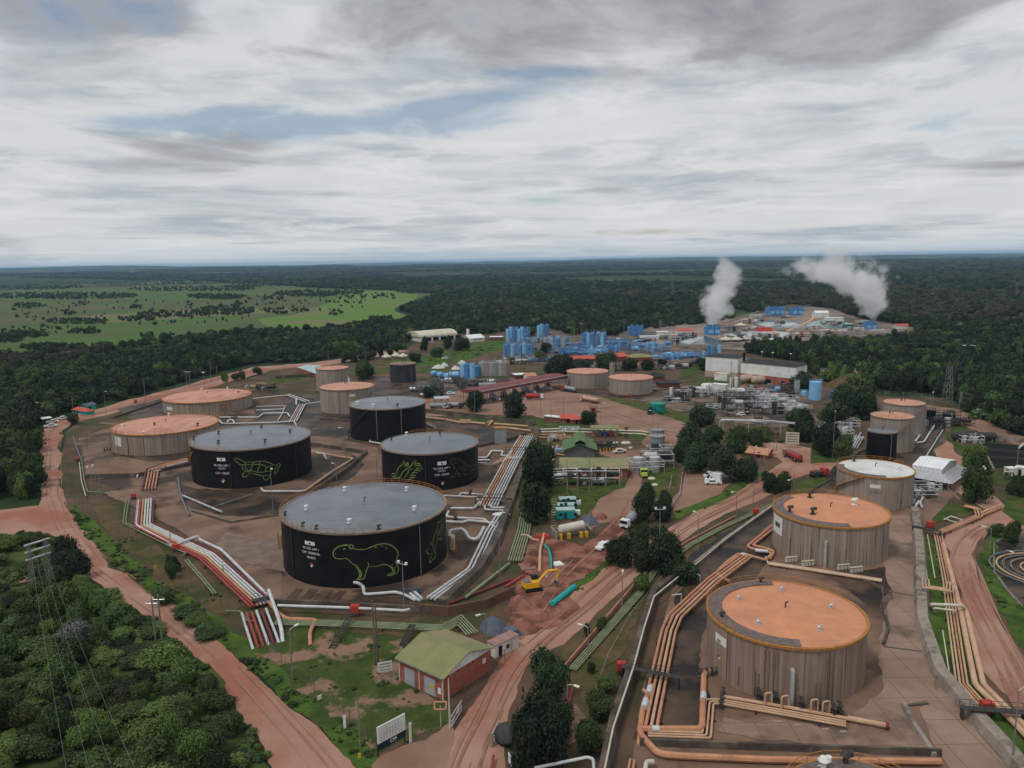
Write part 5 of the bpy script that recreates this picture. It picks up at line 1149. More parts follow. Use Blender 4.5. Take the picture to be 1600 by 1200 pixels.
bundle([(1462, 834), (1530, 806), (1527, 795), (1508, 790)], 'opo', .7, .22, 'at the bend above the right road', .9)
bundle([(1446, 905, 2.5), (1447, 917, 2.5), (1484, 922, 2.5), (1485, 910, 2.5)], 'ppp', .6, .16, 'of the raised loop by the right road', 2.5, rack=False)
bundle([(894, 1046), (1000, 926), (1022, 893), (1078, 851), (1130, 823), (1208, 788)], 'gggg', .42, .13, 'beside the middle red road', .6)
bundle([(884, 1040), (994, 911), (1020, 883), (1076, 845), (1150, 806)], 'od', .5, .15, 'on the road side of the sage pipes', .6, rack=False)
bundle([(856, 1225), (862, 1160), (868, 1130)], 'gggg', .4, .09, 'under the largest dark tree', .5, rack=False)
bundle([(1345, 682), (1335, 700)], 'vvv', .9, .25, 'left of the small black tank', .8)
bundle([(700, 1100), (700, 1100.2)], '', 1, .1, '', rack=False)
# pipe supports of the elevated pipe
for i, x in enumerate((1130, 1150, 1170, 1195, 1220, 1243)):
    b = G(x, 657+(x-1126)*.042, 5); m = MB(); m.tube([(b.x, b.y, 0), (b.x, b.y, 4.7)], .18, 6); m.box((b.x, b.y, 4.45), (1.4, .3, .25))
    tag(m.build('pipe_support', m_galv), 'tall steel post under the long elevated white pipe', 'pipe support', 'posts under the elevated white pipe')
# spiral of pipes at the right edge
cc = G(1640, 895); sheet('basin_floor', [(1560, 850), (1620, 822), (1700, 850), (1700, 960), (1620, 968), (1580, 930), (1558, 895)], m_dark, .09, .3)
for i, r_ in enumerate((3.5, 5.5, 7.4, 9, 10.2, 11.6)):
    b = MB(); b.tube([(cc.x+r_*math.cos(a/32*6.283), cc.y+r_*math.sin(a/32*6.283), .5+.02*i) for a in range(33)], .2, 6)
    tag(b.build('ring_pipe', [m_steel, m_pp, m_conl, m_steel, m_pp, m_steel][i]), ORD[i]+' ring from the inside of the round pipe spiral at the right edge', 'pipe', 'rings of the pipe spiral')
# ------------------------------------------------------------------ walls, fences
def wall(pts, h, wd, mat, label, z0=0, top=None, name='retaining_wall', taper=.6, cat='wall'):
    P = [G(p[0], p[1]) for p in pts]; b = MB(); L, R_ = offs(P, wd/2), offs(P, -wd/2); TL, TR = offs(P, wd/2*taper), offs(P, -wd/2*taper)
    vs = []; n = len(P)
    for i in range(n):
        vs += [(L[i].x, L[i].y, -.05), (TL[i].x, TL[i].y, h), (TR[i].x, TR[i].y, h), (R_[i].x, R_[i].y, -.05)]
    fs = []
    for i in range(n-1):
        a = 4*i
        for k in range(4): fs.append((a+k, a+(k+1) % 4, a+4+(k+1) % 4, a+4+k))
    fs += [(3, 2, 1, 0), (4*n-4, 4*n-3, 4*n-2, 4*n-1)]
    b.add(vs, fs); o = b.build(name, mat, smooth=False); me = o.data
    import bmesh
    bm = bmesh.new(); bm.from_mesh(me); bmesh.ops.recalc_face_normals(bm, faces=bm.faces); bm.to_mesh(me); bm.free()
    return tag(o, label, cat)
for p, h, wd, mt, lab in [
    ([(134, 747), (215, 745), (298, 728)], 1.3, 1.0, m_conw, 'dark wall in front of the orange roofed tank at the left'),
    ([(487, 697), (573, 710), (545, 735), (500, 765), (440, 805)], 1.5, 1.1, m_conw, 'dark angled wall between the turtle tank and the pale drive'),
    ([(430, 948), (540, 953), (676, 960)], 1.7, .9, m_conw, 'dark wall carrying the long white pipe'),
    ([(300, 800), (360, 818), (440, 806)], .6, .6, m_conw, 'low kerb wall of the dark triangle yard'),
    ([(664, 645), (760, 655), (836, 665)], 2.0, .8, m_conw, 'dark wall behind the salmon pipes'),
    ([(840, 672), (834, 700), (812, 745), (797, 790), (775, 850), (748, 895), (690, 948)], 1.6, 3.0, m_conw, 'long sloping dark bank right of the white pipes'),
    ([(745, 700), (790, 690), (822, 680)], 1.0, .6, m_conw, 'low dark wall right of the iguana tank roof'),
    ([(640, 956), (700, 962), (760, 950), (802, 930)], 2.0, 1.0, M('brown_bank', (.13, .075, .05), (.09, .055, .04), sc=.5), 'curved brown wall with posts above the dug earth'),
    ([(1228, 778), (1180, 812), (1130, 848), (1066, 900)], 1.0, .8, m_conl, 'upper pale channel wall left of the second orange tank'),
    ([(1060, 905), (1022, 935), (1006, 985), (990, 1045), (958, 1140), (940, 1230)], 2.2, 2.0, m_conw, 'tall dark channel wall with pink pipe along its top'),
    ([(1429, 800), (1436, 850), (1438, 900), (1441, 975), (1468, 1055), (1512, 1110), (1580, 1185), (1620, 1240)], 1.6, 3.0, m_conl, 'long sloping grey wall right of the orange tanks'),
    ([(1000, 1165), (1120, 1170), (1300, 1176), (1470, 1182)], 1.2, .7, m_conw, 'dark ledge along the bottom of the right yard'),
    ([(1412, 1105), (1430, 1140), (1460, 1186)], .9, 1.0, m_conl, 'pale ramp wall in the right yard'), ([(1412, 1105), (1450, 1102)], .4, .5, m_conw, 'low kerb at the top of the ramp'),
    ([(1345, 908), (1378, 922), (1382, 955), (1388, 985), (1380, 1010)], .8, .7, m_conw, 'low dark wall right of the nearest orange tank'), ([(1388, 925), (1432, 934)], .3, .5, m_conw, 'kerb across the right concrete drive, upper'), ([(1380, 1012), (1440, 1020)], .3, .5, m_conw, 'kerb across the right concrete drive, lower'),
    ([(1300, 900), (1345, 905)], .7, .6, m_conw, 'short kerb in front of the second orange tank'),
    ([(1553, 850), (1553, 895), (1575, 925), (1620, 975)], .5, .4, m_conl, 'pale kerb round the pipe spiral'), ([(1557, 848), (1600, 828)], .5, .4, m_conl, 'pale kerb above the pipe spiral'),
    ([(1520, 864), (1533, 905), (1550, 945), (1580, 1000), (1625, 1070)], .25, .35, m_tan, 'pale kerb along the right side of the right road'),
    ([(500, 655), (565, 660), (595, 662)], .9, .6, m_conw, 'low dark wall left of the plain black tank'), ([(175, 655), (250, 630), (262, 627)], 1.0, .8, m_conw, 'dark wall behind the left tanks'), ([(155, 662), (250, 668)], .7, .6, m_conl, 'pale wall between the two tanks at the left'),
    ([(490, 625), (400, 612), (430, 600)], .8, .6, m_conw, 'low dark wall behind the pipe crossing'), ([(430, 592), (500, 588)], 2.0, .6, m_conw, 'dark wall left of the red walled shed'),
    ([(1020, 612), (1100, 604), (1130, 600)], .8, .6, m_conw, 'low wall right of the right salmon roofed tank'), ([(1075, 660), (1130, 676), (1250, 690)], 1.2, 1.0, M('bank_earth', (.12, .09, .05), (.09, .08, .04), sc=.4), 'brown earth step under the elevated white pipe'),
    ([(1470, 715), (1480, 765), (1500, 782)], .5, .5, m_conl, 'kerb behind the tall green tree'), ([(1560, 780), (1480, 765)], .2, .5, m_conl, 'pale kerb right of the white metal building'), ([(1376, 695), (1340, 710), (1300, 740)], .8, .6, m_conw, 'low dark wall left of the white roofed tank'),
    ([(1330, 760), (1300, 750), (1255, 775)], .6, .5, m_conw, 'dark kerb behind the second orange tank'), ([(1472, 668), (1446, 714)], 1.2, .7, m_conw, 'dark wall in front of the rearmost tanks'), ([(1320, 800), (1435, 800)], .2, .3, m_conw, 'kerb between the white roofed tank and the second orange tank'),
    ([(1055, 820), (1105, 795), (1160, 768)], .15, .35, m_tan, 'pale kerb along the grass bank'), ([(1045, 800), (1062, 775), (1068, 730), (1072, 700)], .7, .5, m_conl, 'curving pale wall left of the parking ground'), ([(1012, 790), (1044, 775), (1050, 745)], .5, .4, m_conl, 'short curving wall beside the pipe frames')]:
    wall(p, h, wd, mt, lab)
pipe([(1060, 901, 2.5), (1022, 932, 2.5), (1006, 982, 2.5), (990, 1042, 2.5), (958, 1137, 2.5), (940, 1225, 2.5)], .16, 'c', 'pinkish pipe along the top of the tall dark channel wall')
pipe([(1228, 775, 1.3), (1180, 809, 1.3), (1130, 845, 1.3), (1084, 884, 1.3)], .14, 'c', 'pinkish pipe along the upper channel wall')
m_fence = M('fence_steel', (.16, .13, .11), (.10, .08, .07), sc=1, rough=.8)
m_fencel = M('pale_fence', (.42, .42, .40), (.3, .3, .28), sc=1, rough=.7)
def fence(pts, h, label, mat, sp=3.0, wires=4, name='fence'):
    P = [G(p[0], p[1]) for p in pts]; t = thing(name, label, 'fence', P[0]); o = P[0]; w_ = MB(); k = 0; posts = MB(); cnt = 0
    for i in range(len(P)-1):
        a, b = P[i]-o, P[i+1]-o; L = (b-a).length; n = max(1, int(L/sp))
        for j in range(n+(i == len(P)-2)):
            q = a.lerp(b, j/n)
            if cnt < 100: MB().tube([(q.x, q.y, 0), (q.x, q.y, h+.15)], .055, 5).build('post', mat, t, smooth=False)
            cnt += 1
        for r_ in range(wires): z = h*(r_+1)/wires; w_.tube([(a.x, a.y, z), (b.x, b.y, z)], .025, 4)
    w_.build('fence_wires', mat, t, smooth=False)
    return t
fence([(104, 690), (102, 730), (112, 775), (150, 812), (215, 848), (300, 915), (345, 945), (400, 1000), (440, 1040), (520, 1105), (575, 1160)], 2.4, 'long wire fence between the red road and the tank yards on the left', m_fence, 5)
fence([(640, 955), (700, 960), (760, 948), (806, 926)], 1.2, 'post railing along the curved brown wall', m_dksteel, 2.0, 2, 'railing')
fence([(706, 1115), (765, 1062), (800, 1020)], 2.2, 'wire fence between the brick shed and the red road', m_fence, 3)
fence([(870, 608), (960, 625), (1050, 645)], 1.4, 'row of posts along the foot of the salmon roofed tanks', M('ochre_post', (.35, .25, .08), rough=.8), 4.5, 1)
fence([(665, 648), (740, 650)], 1.4, 'short ochre post fence by the parked tankers', MATS['ochre_post'], 3, 1)
fence([(1383, 618), (1440, 622), (1500, 637), (1560, 665)], 2.2, 'pale wire fence behind the rearmost tanks', m_fencel, 7)
fence([(1044, 895), (985, 965), (950, 1030), (925, 1100)], 1.0, 'thin white posts along the dry grass strip', m_fencel, 9, 1)
# ------------------------------------------------------------------ buildings
m_brick = M('red_brick', (.38, .125, .085), (.31, .10, .07), sc=.8, rough=.85, c3=(.25, .085, .06), sc3=.4)
m_brickdk = M('brown_brick', (.22, .085, .06), (.16, .065, .05), sc=.8, rough=.85)
m_olive = M('olive_roof', (.22, .225, .105), (.17, .19, .085), sc=.25, rough=.6, c3=(.26, .22, .12), sc3=.15, lines=[(0, .9, .035, (.16, .17, .07))])
m_greenr = M('green_roof', (.10, .17, .065), (.08, .135, .055), sc=.3, rough=.6, lines=[(0, 1.0, .04, (.06, .10, .04))])
m_redroof = M('red_tile', (.52, .10, .08), (.42, .085, .065), sc=.6, rough=.7)
m_orgroof = M('clay_roof', (.50, .25, .16), (.42, .20, .13), sc=.5, rough=.7)
m_maroon = M('maroon_sheet', (.20, .055, .06), (.15, .045, .05), sc=.4, rough=.6)
m_wwall = M('white_wall', (.74, .74, .72), (.64, .64, .62), sc=.3, rough=.7, c3=(.56, .55, .53), sc3=.2)
m_beige = M('beige_wall', (.48, .36, .28), (.42, .31, .24), sc=.4, rough=.8)
m_roofw = M('white_sheet_roof', (.74, .75, .77), (.66, .67, .69), sc=.3, rough=.45, lines=[(0, 1.2, .03, (.40, .42, .45))])
m_dkroof = M('black_roof', (.02, .02, .022), (.035, .035, .035), sc=.3, rough=.7)
m_glass = M('window_glass', (.02, .025, .03), rough=.15)
m_doorg = M('grey_door', (.36, .39, .42), (.3, .32, .35), sc=1, rough=.5)
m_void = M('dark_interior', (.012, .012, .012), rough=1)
m_blue = M('blue_paint', (.075, .22, .46), (.06, .175, .38), sc=.4, rough=.5, c3=(.17, .33, .50), sc3=.3)
m_sky = M('light_blue_paint', (.24, .50, .76), (.17, .40, .64), sc=.4, rough=.5)
m_palegr = M('pale_grey_tank', (.33, .36, .37), (.26, .28, .29), sc=.4, rough=.5)
m_turq = M('turquoise_paint', (.02, .36, .33), (.02, .28, .27), sc=.5, rough=.5)
m_teald = M('dark_teal_paint', (.012, .075, .08), (.01, .055, .06), sc=.5, rough=.5)
m_palet = M('pale_teal_roof', (.36, .50, .47), (.28, .40, .38), sc=.5, rough=.5)
m_tarp = M('slate_tarpaulin', (.10, .115, .15), (.075, .085, .11), sc=1.2, rough=.6)
m_beigeroof = M('cream_sheet', (.60, .57, .46), (.5, .47, .38), sc=.2, rough=.6, lines=[(0, 6, .25, (.42, .39, .32))])
def frame_from(p0, p1):
    """local frame: origin at p0's ground point, x towards p1, y away from the camera"""
    a, b = G(*p0), G(*p1); d = b-a; L = d.length; ang = math.atan2(d.y, d.x); return a, L, ang
def bld(name, label, p0, p1, depth, h, wall_m, roof_m, kind='gable', rise=1.5, over=.5, op=(), cat='building', band=None, group=None, ridge='x', flip=1, hpx=None):
    """p0,p1: photo positions of the visible front wall foot; roof kinds gable/shed/flat/hip/arch"""
    a, L, ang = frame_from(p0, p1)
    if hpx: h = hgt(p0[0], p0[1], hpx)
    t = thing(name, label, cat, a, ang, group); D = depth
    w_ = MB(); w_.box((L/2, D/2, 0), (L, D, h))
    if kind == 'gable' and ridge == 'x':   # gables on the ends
        w_.add([(0, 0, h), (0, D, h), (0, D/2, h+rise), (L, 0, h), (L, D, h), (L, D/2, h+rise)], [(0, 2, 1), (3, 4, 5)])
    if kind == 'gable' and ridge == 'y':
        w_.add([(0, 0, h), (L, 0, h), (L/2, 0, h+rise), (0, D, h), (L, D, h), (L/2, D, h+rise)], [(0, 1, 2), (3, 5, 4)])
    w_.build('wall', wall_m, t, smooth=False)
    if band:
        bm_, z0, z1 = band; MB().box((L/2, D/2, z0), (L+.08, D+.08, z1-z0)).build('wall_band', bm_, t, smooth=False)
    r = MB(); o = over; th = .12
    def slab(pts):   # thick sheet
        n = len(pts); vs = [tuple(p) for p in pts]+[(p[0], p[1], p[2]-th) for p in pts]
        r.add(vs, [tuple(range(n)), tuple(range(2*n-1, n-1, -1))]+[(i, n+i, n+(i+1) % n, (i+1) % n) for i in range(n)])
    e = h-rise*o/(D/2 if ridge == 'x' else L/2)+.14
    if kind == 'gable' and ridge == 'x':
        slab([(-o, -o, e), (L+o, -o, e), (L+o, D/2, h+rise+.14), (-o, D/2, h+rise+.14)]); slab([(L+o, D+o, e), (-o, D+o, e), (-o, D/2, h+rise+.143), (L+o, D/2, h+rise+.143)])
    elif kind == 'gable':
        slab([(-o, D+o, e), (-o, -o, e), (L/2, -o, h+rise+.14), (L/2, D+o, h+rise+.14)]); slab([(L+o, -o, e), (L+o, D+o, e), (L/2, D+o, h+rise+.143), (L/2, -o, h+rise+.143)])
    elif kind == 'shed': slab([(-o, -o, h+.14), (L+o, -o, h+.14), (L+o, D+o, h+rise+.14), (-o, D+o, h+rise+.14)])
    elif kind == 'flat': r.box((L/2, D/2, h+.01), (L+2*o, D+2*o, .3))
    elif kind == 'hip':
        q = min(D, L)/2; z0, z1 = h+.12, h+rise
        A_ = (-o, -o, z0); B_ = (L+o, -o, z0); C_ = (L+o, D+o, z0); E_ = (-o, D+o, z0)
        if L >= D: R1, R2 = (q, D/2, z1), (L-q, D/2, z1); r.add([A_, B_, C_, E_, R1, R2], [(0, 1, 5, 4), (1, 2, 5), (2, 3, 4, 5), (3, 0, 4), (3, 2, 1, 0)])
        else: R1, R2 = (L/2, q, z1), (L/2, D-q, z1); r.add([A_, B_, C_, E_, R1, R2], [(0, 1, 4), (1, 2, 5, 4), (2, 3, 5), (3, 0, 4, 5), (3, 2, 1, 0)])
    elif kind == 'arch':
        n = 12; vs = []
        for i in range(n+1):
            u = math.pi*i/n; y = D/2-(D/2+o)*math.cos(u); z = h+rise*math.sin(u)+.1
            vs += [(-o, y, z), (L+o, y, z)]
        r.add(vs, [(2*i, 2*i+1, 2*i+3, 2*i+2) for i in range(n)]); r.add([v for v in vs if v[0] < 0], [tuple(range(n, -1, -1))]); r.add([v for v in vs if v[0] > 0], [tuple(range(n+1))])
    r.build('roof', roof_m, t, smooth=False)
    for (nm, face, u, z, ww, hh, mt) in op:   # openings stand 3-6 cm proud
        if face == 'f': MB().box((u, -.03, z), (ww, .1, hh)).build(nm, mt, t, smooth=False)
        elif face == 'r': MB().box((L+.03, u, z), (.1, ww, hh)).build(nm, mt, t, smooth=False)
        elif face == 'l': MB().box((-.03, u, z), (.1, ww, hh)).build(nm, mt, t, smooth=False)
    return t, L, D, h
def row(nm, n, L, z, ww, hh, mt, face='f', m0=0.1): return [(nm, face, L*(m0+(1-2*m0)*(i+.5)/n), z, ww, hh, mt) for i in range(n)]
# brick shed in the foreground
a_, b_, c_ = G(625, 1063), G(694, 1095), G(761, 1045)
L_ = (b_-a_).length; D_ = (c_-b_).length; print('shed', L_, D_)
t, L_, D_, h_ = bld('brick_shed', 'red brick shed with olive green gable roof and grey double doors, in the foreground', (625, 1063), (694, 1095), D_, 4, m_brick, m_olive, 'gable', 1.9, .55, hpx=1027,
    op=[('door', 'f', L_*.24, .05, L_*.23, 2.9, m_doorg), ('door', 'f', L_*.70, .05, L_*.24, 2.9, m_doorg), ('sign', 'f', L_*.91, .9, .7, 1.0, m_white), ('sign', 'r', D_*.84, 2.2, .8, .9, m_white), ('wall_lamp', 'r', D_*.3, 3.6, .3, .3, m_dksteel), ('wall_lamp', 'r', D_*.6, 3.6, .3, .3, m_dksteel)])
m_cream = m_pc
for x_ in (.12, L_*.47, L_-.12): MB().box((x_, -.08, 0), (.22, .2, h_-.25)).build('corner_post', m_pc, t, smooth=False)
MB().box((L_/2, -.10, h_-.55), (L_+.3, .12, .5)).build('fascia', m_pc, t, smooth=False)
MB().tube([(-.3, -.62, h_-.12), (L_+.3, -.62, h_-.12)], .10, 5).build('gutter', m_steel, t)
g_ = MB(); g_.add([(L_+.07, 0, h_-.25), (L_+.07, D_, h_-.25), (L_+.07, D_, h_+.05), (L_+.07, D_/2, h_+1.9), (L_+.07, 0, h_+.05)], [(0, 1, 2, 3, 4)]); g_.build('gable_flashing', m_white, t, smooth=False)
MB().box((L_*.755, -.1, 1.2), (L_*.06, .05, .9)).build('notice', m_yel, t, smooth=False)
# long brick building with olive roof
bld('long_building', 'long brick building with pale olive sheet roof in the middle of the site', (876, 748), (980, 749), 9, 4, m_brick, m_olive, 'shed', .9, .6, hpx=731, op=row('pipe_clip', 5, 24, 1, .25, 2.6, m_pc)+[('door', 'f', 16, .05, 1.6, 2.2, m_dksteel)])
# grey hall with green roof and monitor
t, L_, D_, h_ = bld('green_roofed_hall', 'grey sheet hall with dark green roof and raised ridge vent', (883, 715), (930, 715), 14, 4, m_steel, m_greenr, 'gable', 2.0, .9, hpx=702, ridge='y')
b = MB(); m_ = MB(); c0 = L_/2
b.add([(c0-2.2, -.7, h_+2.4), (c0, -.7, h_+3.5), (c0, D_+.6, h_+3.5), (c0-2.2, D_+.6, h_+2.4), (c0+2.2, -.7, h_+2.4), (c0+2.2, D_+.6, h_+2.4)], [(0, 1, 2, 3), (1, 4, 5, 2)]); b.build('ridge_vent', m_greenr, t, smooth=False)
MB().box((c0, D_/2, h_+1.2), (3.4, D_, 1.3)).build('vent_opening', m_void, t, smooth=False)
def canopy(name, label, p0, p1, depth, h, roof_m, n=4, th=.25, post=None, hpx=None, z1=None, cat='canopy', rise=.4):
    a, L, ang = frame_from(p0, p1); h = hgt(p0[0], p0[1], hpx) if hpx else h
    t = thing(name, label, cat, a, ang); D = depth; r = MB()
    r.add([(-.5, -.5, h), (L+.5, -.5, h), (L+.5, D/2, h+rise), (-.5, D/2, h+rise), (L+.5, D+.5, h), (-.5, D+.5, h)]+[(-.5, -.5, h-th), (L+.5, -.5, h-th), (L+.5, D+.5, h-th), (-.5, D+.5, h-th)],
          [(0, 1, 2, 3), (3, 2, 4, 5), (6, 9, 8, 7), (0, 6, 7, 1), (5, 4, 8, 9), (1, 7, 8, 4, 2), (5, 9, 6, 0, 3)]); r.build('roof', roof_m, t, smooth=False)
    for i in range(n):
        for y in (.2, D-.2): MB().tube([(L*i/(n-1), y, 0), (L*i/(n-1), y, h-th)], .14, 6).build('post', post or m_steel, t)
    return t, L, h
t, L_, h_ = canopy('workshop_canopy', 'open workshop canopy with pale green roof behind the hall', (925, 683), (965, 683), 6, 3.6, MATS['olive_roof'], 5)
for i, (x, mt) in enumerate(((.1, m_po), (.3, m_steel), (.5, m_bluep), (.75, m_red_p), (.93, m_po))): MB().box((L_*x, 2.5, 0), (1.6, 1.5, 1.8), top=(.8, .7)).build('machine', mt, t, smooth=False)
# long maroon loading canopy
a, b_ = G(748, 634), G(885, 606); L_ = (b_-a).length; hh = hgt(748, 634, 612)
t, L_, h_ = canopy('loading_canopy', 'very long truck loading canopy with maroon fascia', (748, 634), (885, 606), 11, hh, m_maroon, 12, 1.5, rise=.5); print('canopy', L_, h_)
MB().box((L_/2, -.62, h_-.2), (L_+2, .25, .35)).build('gutter', m_galv, t, smooth=False)
for i in range(9): MB().box((L_*(i+.6)/10, 5, 0), (1.6, 5, 1.3), top=(.8, .8)).build('loading_arm', m_steel if i % 2 else m_wwall, t, smooth=False)
bld('gate_house', 'small gate house with two bright red roofs left', (877, 661), (895, 661), 6, 2.6, m_brick, m_redroof, 'gable', 1.1, .7, hpx=653, op=[('door', 'f', 3, .05, 1.1, 2, m_void), ('window', 'f', 1.2, 1, .9, .9, m_glass)])
bld('gate_house', 'small gate house with bright red roof, right and nearer one', (894, 663), (911, 662), 5, 2.4, m_brick, m_redroof, 'hip', 1.2, .7, hpx=656, op=[('door', 'f', 2, .05, 1.0, 2, m_void), ('window', 'f', 4, 1, .9, .9, m_glass)])
bld('low_wall_house', 'long low brick annex left of the gate houses', (850, 656), (876, 659), 3, 1.6, m_brickdk, m_roofw, 'flat', 0, .2)
bld('kiosk', 'small brick kiosk with thick dark roof on the truck yard', (923, 645), (931, 645), 3, 2.4, m_brick, m_brickdk, 'flat', 0, .8, hpx=638, op=[('window', 'f', 1.2, .9, .9, .9, m_glass)])
# arched warehouse, tapered shed and silo
bld('arched_warehouse', 'long warehouse with cream arched roof at the forest edge', (656, 534), (713, 529), 22, 4, m_wwall, m_beigeroof, 'arch', 4.5, .8, hpx=527, op=row('opening', 5, 50, .1, 6, 3, m_void))
bld('tapered_shed', 'white shed right of the arched warehouse', (735, 535), (757, 533), 14, 5, m_wwall, m_roofw, 'gable', 2.5, .6, hpx=529, op=[('window', 'f', 5, 1.5, 1.2, 1, m_glass), ('window', 'f', 11, 1.5, 1.2, 1, m_glass)])
def vtank(px, yb, w, yt, mat, label, group=None, dome=.15, name='process_tank', cat='tank', ladder=True, z0=0):
    b = G(px, yb); dep = (b-CPOS).dot(CF); R = w/2*dep/FPX; h = hgt(px, yb, yt)/(1+0); b = b+Vector((0, R, 0))
    t = thing(name, label, cat, b, rnd.uniform(0, 6.28), group)
    MB().cyl((0, 0, 0), R, h, 24, top=False).build('shell', mat, t)
    MB().cyl((0, 0, h), R*1.02, R*dome+.05, 24, r2=R*.2).build('roof', mat, t)
    if ladder:
        l = MB(); q = -1.8; l.tube([((R+.25)*math.cos(q), (R+.25)*math.sin(q), .2), ((R+.25)*math.cos(q), (R+.25)*math.sin(q), h+1)], .09, 4); l.tube([((R+.25)*math.cos(q+.5/R), (R+.25)*math.sin(q+.5/R), .2), ((R+.25)*math.cos(q+.5/R), (R+.25)*math.sin(q+.5/R), h+1)], .09, 4); l.build('ladder', m_galv, t)
    if R > 1.2:
        rl = MB(); n = 10; rl.tube([((R)*math.cos(i/n*6.283), R*math.sin(i/n*6.283), h+1.0) for i in range(n+1)], .06, 4)
        for i in range(n): rl.tube([(R*math.cos(i/n*6.283), R*math.sin(i/n*6.283), h), (R*math.cos(i/n*6.283), R*math.sin(i/n*6.283), h+1.0)], .05, 4)
        rl.build('railing', mat, t)
    return t
vtank(731, 531, 4.5, 516, m_white, 'slender white silo left of the tapered shed', None, .6, 'silo', 'silo')
def cluster(x0, x1, yb, yt, n, wd, mats, where, rows=2, dy=4, cat='tank'):
    k = 0
    for r_ in range(rows-1, -1, -1):
        m = n//rows+(1 if r_ < n % rows else 0)
        for i in range(m):
            x = x0+wd/2+(x1-x0-wd)*((i+.5*(r_ % 2))/max(1, m-1+.5*(rows > 1))); mt = mats[k % len(mats)]
            vtank(x, yb-dy*r_, wd, yt-dy*r_*.6, mt, '%s tank from left, %srow of the %s' % (ORD[min(i, 13)], ['front ', 'back ', 'third '][r_] if rows > 1 else '', where), 'tanks of the '+where); k += 1
cluster(791, 828, 534, 515, 8, 6.2, [m_sky, m_blue, m_sky, m_blue], 'upper left blue tank group', 2, 5)
cluster(839, 858, 527, 510, 4, 6, [m_sky, m_blue], 'small blue tank group at the forest edge', 2, 4)
cluster(786, 834, 558, 539, 8, 7, [m_blue, m_blue, m_sky], 'nearer left blue tank group', 2, 5)
cluster(849, 889, 545, 529, 7, 7.2, [m_palegr, m_sky, m_blue], 'blue grey tank row behind the tree', 2, 4)
cluster(909, 948, 541, 522, 9, 6, [m_blue, m_blue, m_sky], 'central blue tank group', 2, 4)
cluster(981, 1006, 525, 511, 6, 5, [m_blue], 'rear blue tank group by the forest', 2, 3)
cluster(719, 742, 592, 570, 3, 8.5, [m_sky, m_blue], 'blue tank trio next to the horizontal vessels', 1)
vtank(745, 589, 10, 573, m_blue, 'blue tank in front of the row of pale grey tanks')
cluster(748, 796, 588, 567, 6, 12, [m_palegr, MATS['grey_shell']], 'row of pale grey tanks', 1, 4)
vtank(1277, 626, 19, 598, m_sky, 'tall light blue tank standing alone on the right of the plant', None, .05)
vtank(1246, 615, 8, 597, m_palegr, 'white steel silo left of the tall light blue tank'); vtank(1287, 594, 8, 579, m_palegr, 'grey tank behind the tall light blue tank')
vtank(1205, 602, 7, 592, m_blue, 'blue tank in front of the brick hall'); vtank(1216, 618, 9, 607, m_sky, 'squat round blue tank left of the white steel silo', None, .4); vtank(1258, 619, 9, 613, m_sky, 'low pale blue vessel between silo and tall blue tank', None, .4)
vtank(1305, 624, 12, 614, m_blue, 'dark blue vessel right of the tall light blue tank', None, .3)
vtank(957, 589, 9, 569, m_shell3, 'small rusty grey tank between the two salmon roofed tanks')
vtank(1049, 618, 5, 606, m_white, 'slim white column left of the pump skids'); vtank(1487, 662, 18, 648, m_black, 'squat black tank on the dirt right of the rear tanks', None, .02); vtank(1457, 665, 14, 642, m_black, 'black tank behind the rearmost grey tank', None, .02)
vtank(1108, 556, 6, 540, m_blue, 'left blue column behind the white and beige wall', 'g'.strip() and None, .1); vtank(1116, 558, 7, 541, m_blue, 'blue column beside the left one behind the white and beige wall'); vtank(1125, 552, 6, 540, m_sky, 'light blue column right of the blue columns')
vtank(1151, 605, 6, 590, m_white, 'tall white vertical vessel left of the pickup', None, .1); vtank(1143, 605, 5, 591, m_white, 'second white vertical vessel left of the pickup', None, .1); vtank(1146, 618, 5, 610, m_white, 'small white tank on the lawn, left', None, .2); vtank(1153, 620, 5, 612, m_white, 'small white tank on the lawn, right', None, .2)
def htank(px, py, lpx, r, mat, label, ang=0.0, zc=None, name='horizontal_vessel', group=None, saddle=True):
    b = G(px, py); dep = (b-CPOS).dot(CF); L = lpx*dep/FPX; t = thing(name, label, 'vessel', b, ang, group); zc = zc or r+.7
    m = MB(); m.tube([(-L/2, 0, zc), (-L/2+.02, 0, zc), (L/2, 0, zc)], r, 14, True); m.sph((-L/2, 0, zc), (r*.5, r, r), 12, 8); m.sph((L/2, 0, zc), (r*.5, r, r), 12, 8); m.build('shell', mat, t)
    if saddle:
        for s_ in (-.3, .3): MB().box((L*s_, 0, 0), (.5, r*1.6, zc-r*.7)).build('saddle', m_conl, t, smooth=False)
    return t
for i in range(5): htank(677+i*5.2, 589+i*1.0, 4.6, 1.6, m_blue if i % 2 else m_sky, ORD[i]+' from the left of the small blue horizontal vessels', 1.3)
htank(709, 592, 13, 1.9, m_sky, 'long light blue horizontal vessel before the blue tank trio', .1)
htank(1094, 617, 16, 1.8, m_white, 'white horizontal vessel on the pump skid', .25); htank(1104, 612, 12, 2.0, m_white, 'bigger white horizontal vessel behind the first', .4); htank(1063, 622, 16, 1.5, m_dksteel, 'dark horizontal vessel left of the white ones', .2)
htank(1168, 599, 18, 2.2, MATS['beige_wall'], 'left brown horizontal tank before the brick hall', .2); htank(1185, 601, 18, 2.2, MATS['beige_wall'], 'right brown horizontal tank before the brick hall', .2)
htank(1500, 690, 20, 1.6, m_dksteel, 'black horizontal vessel by the dark pit, left', -.1); htank(1512, 686, 24, 1.4, m_dksteel, 'black horizontal vessel by the dark pit, behind', -.1); htank(1540, 690, 24, 1.5, m_dksteel, 'black horizontal vessel by the dark pit, right', -.1)
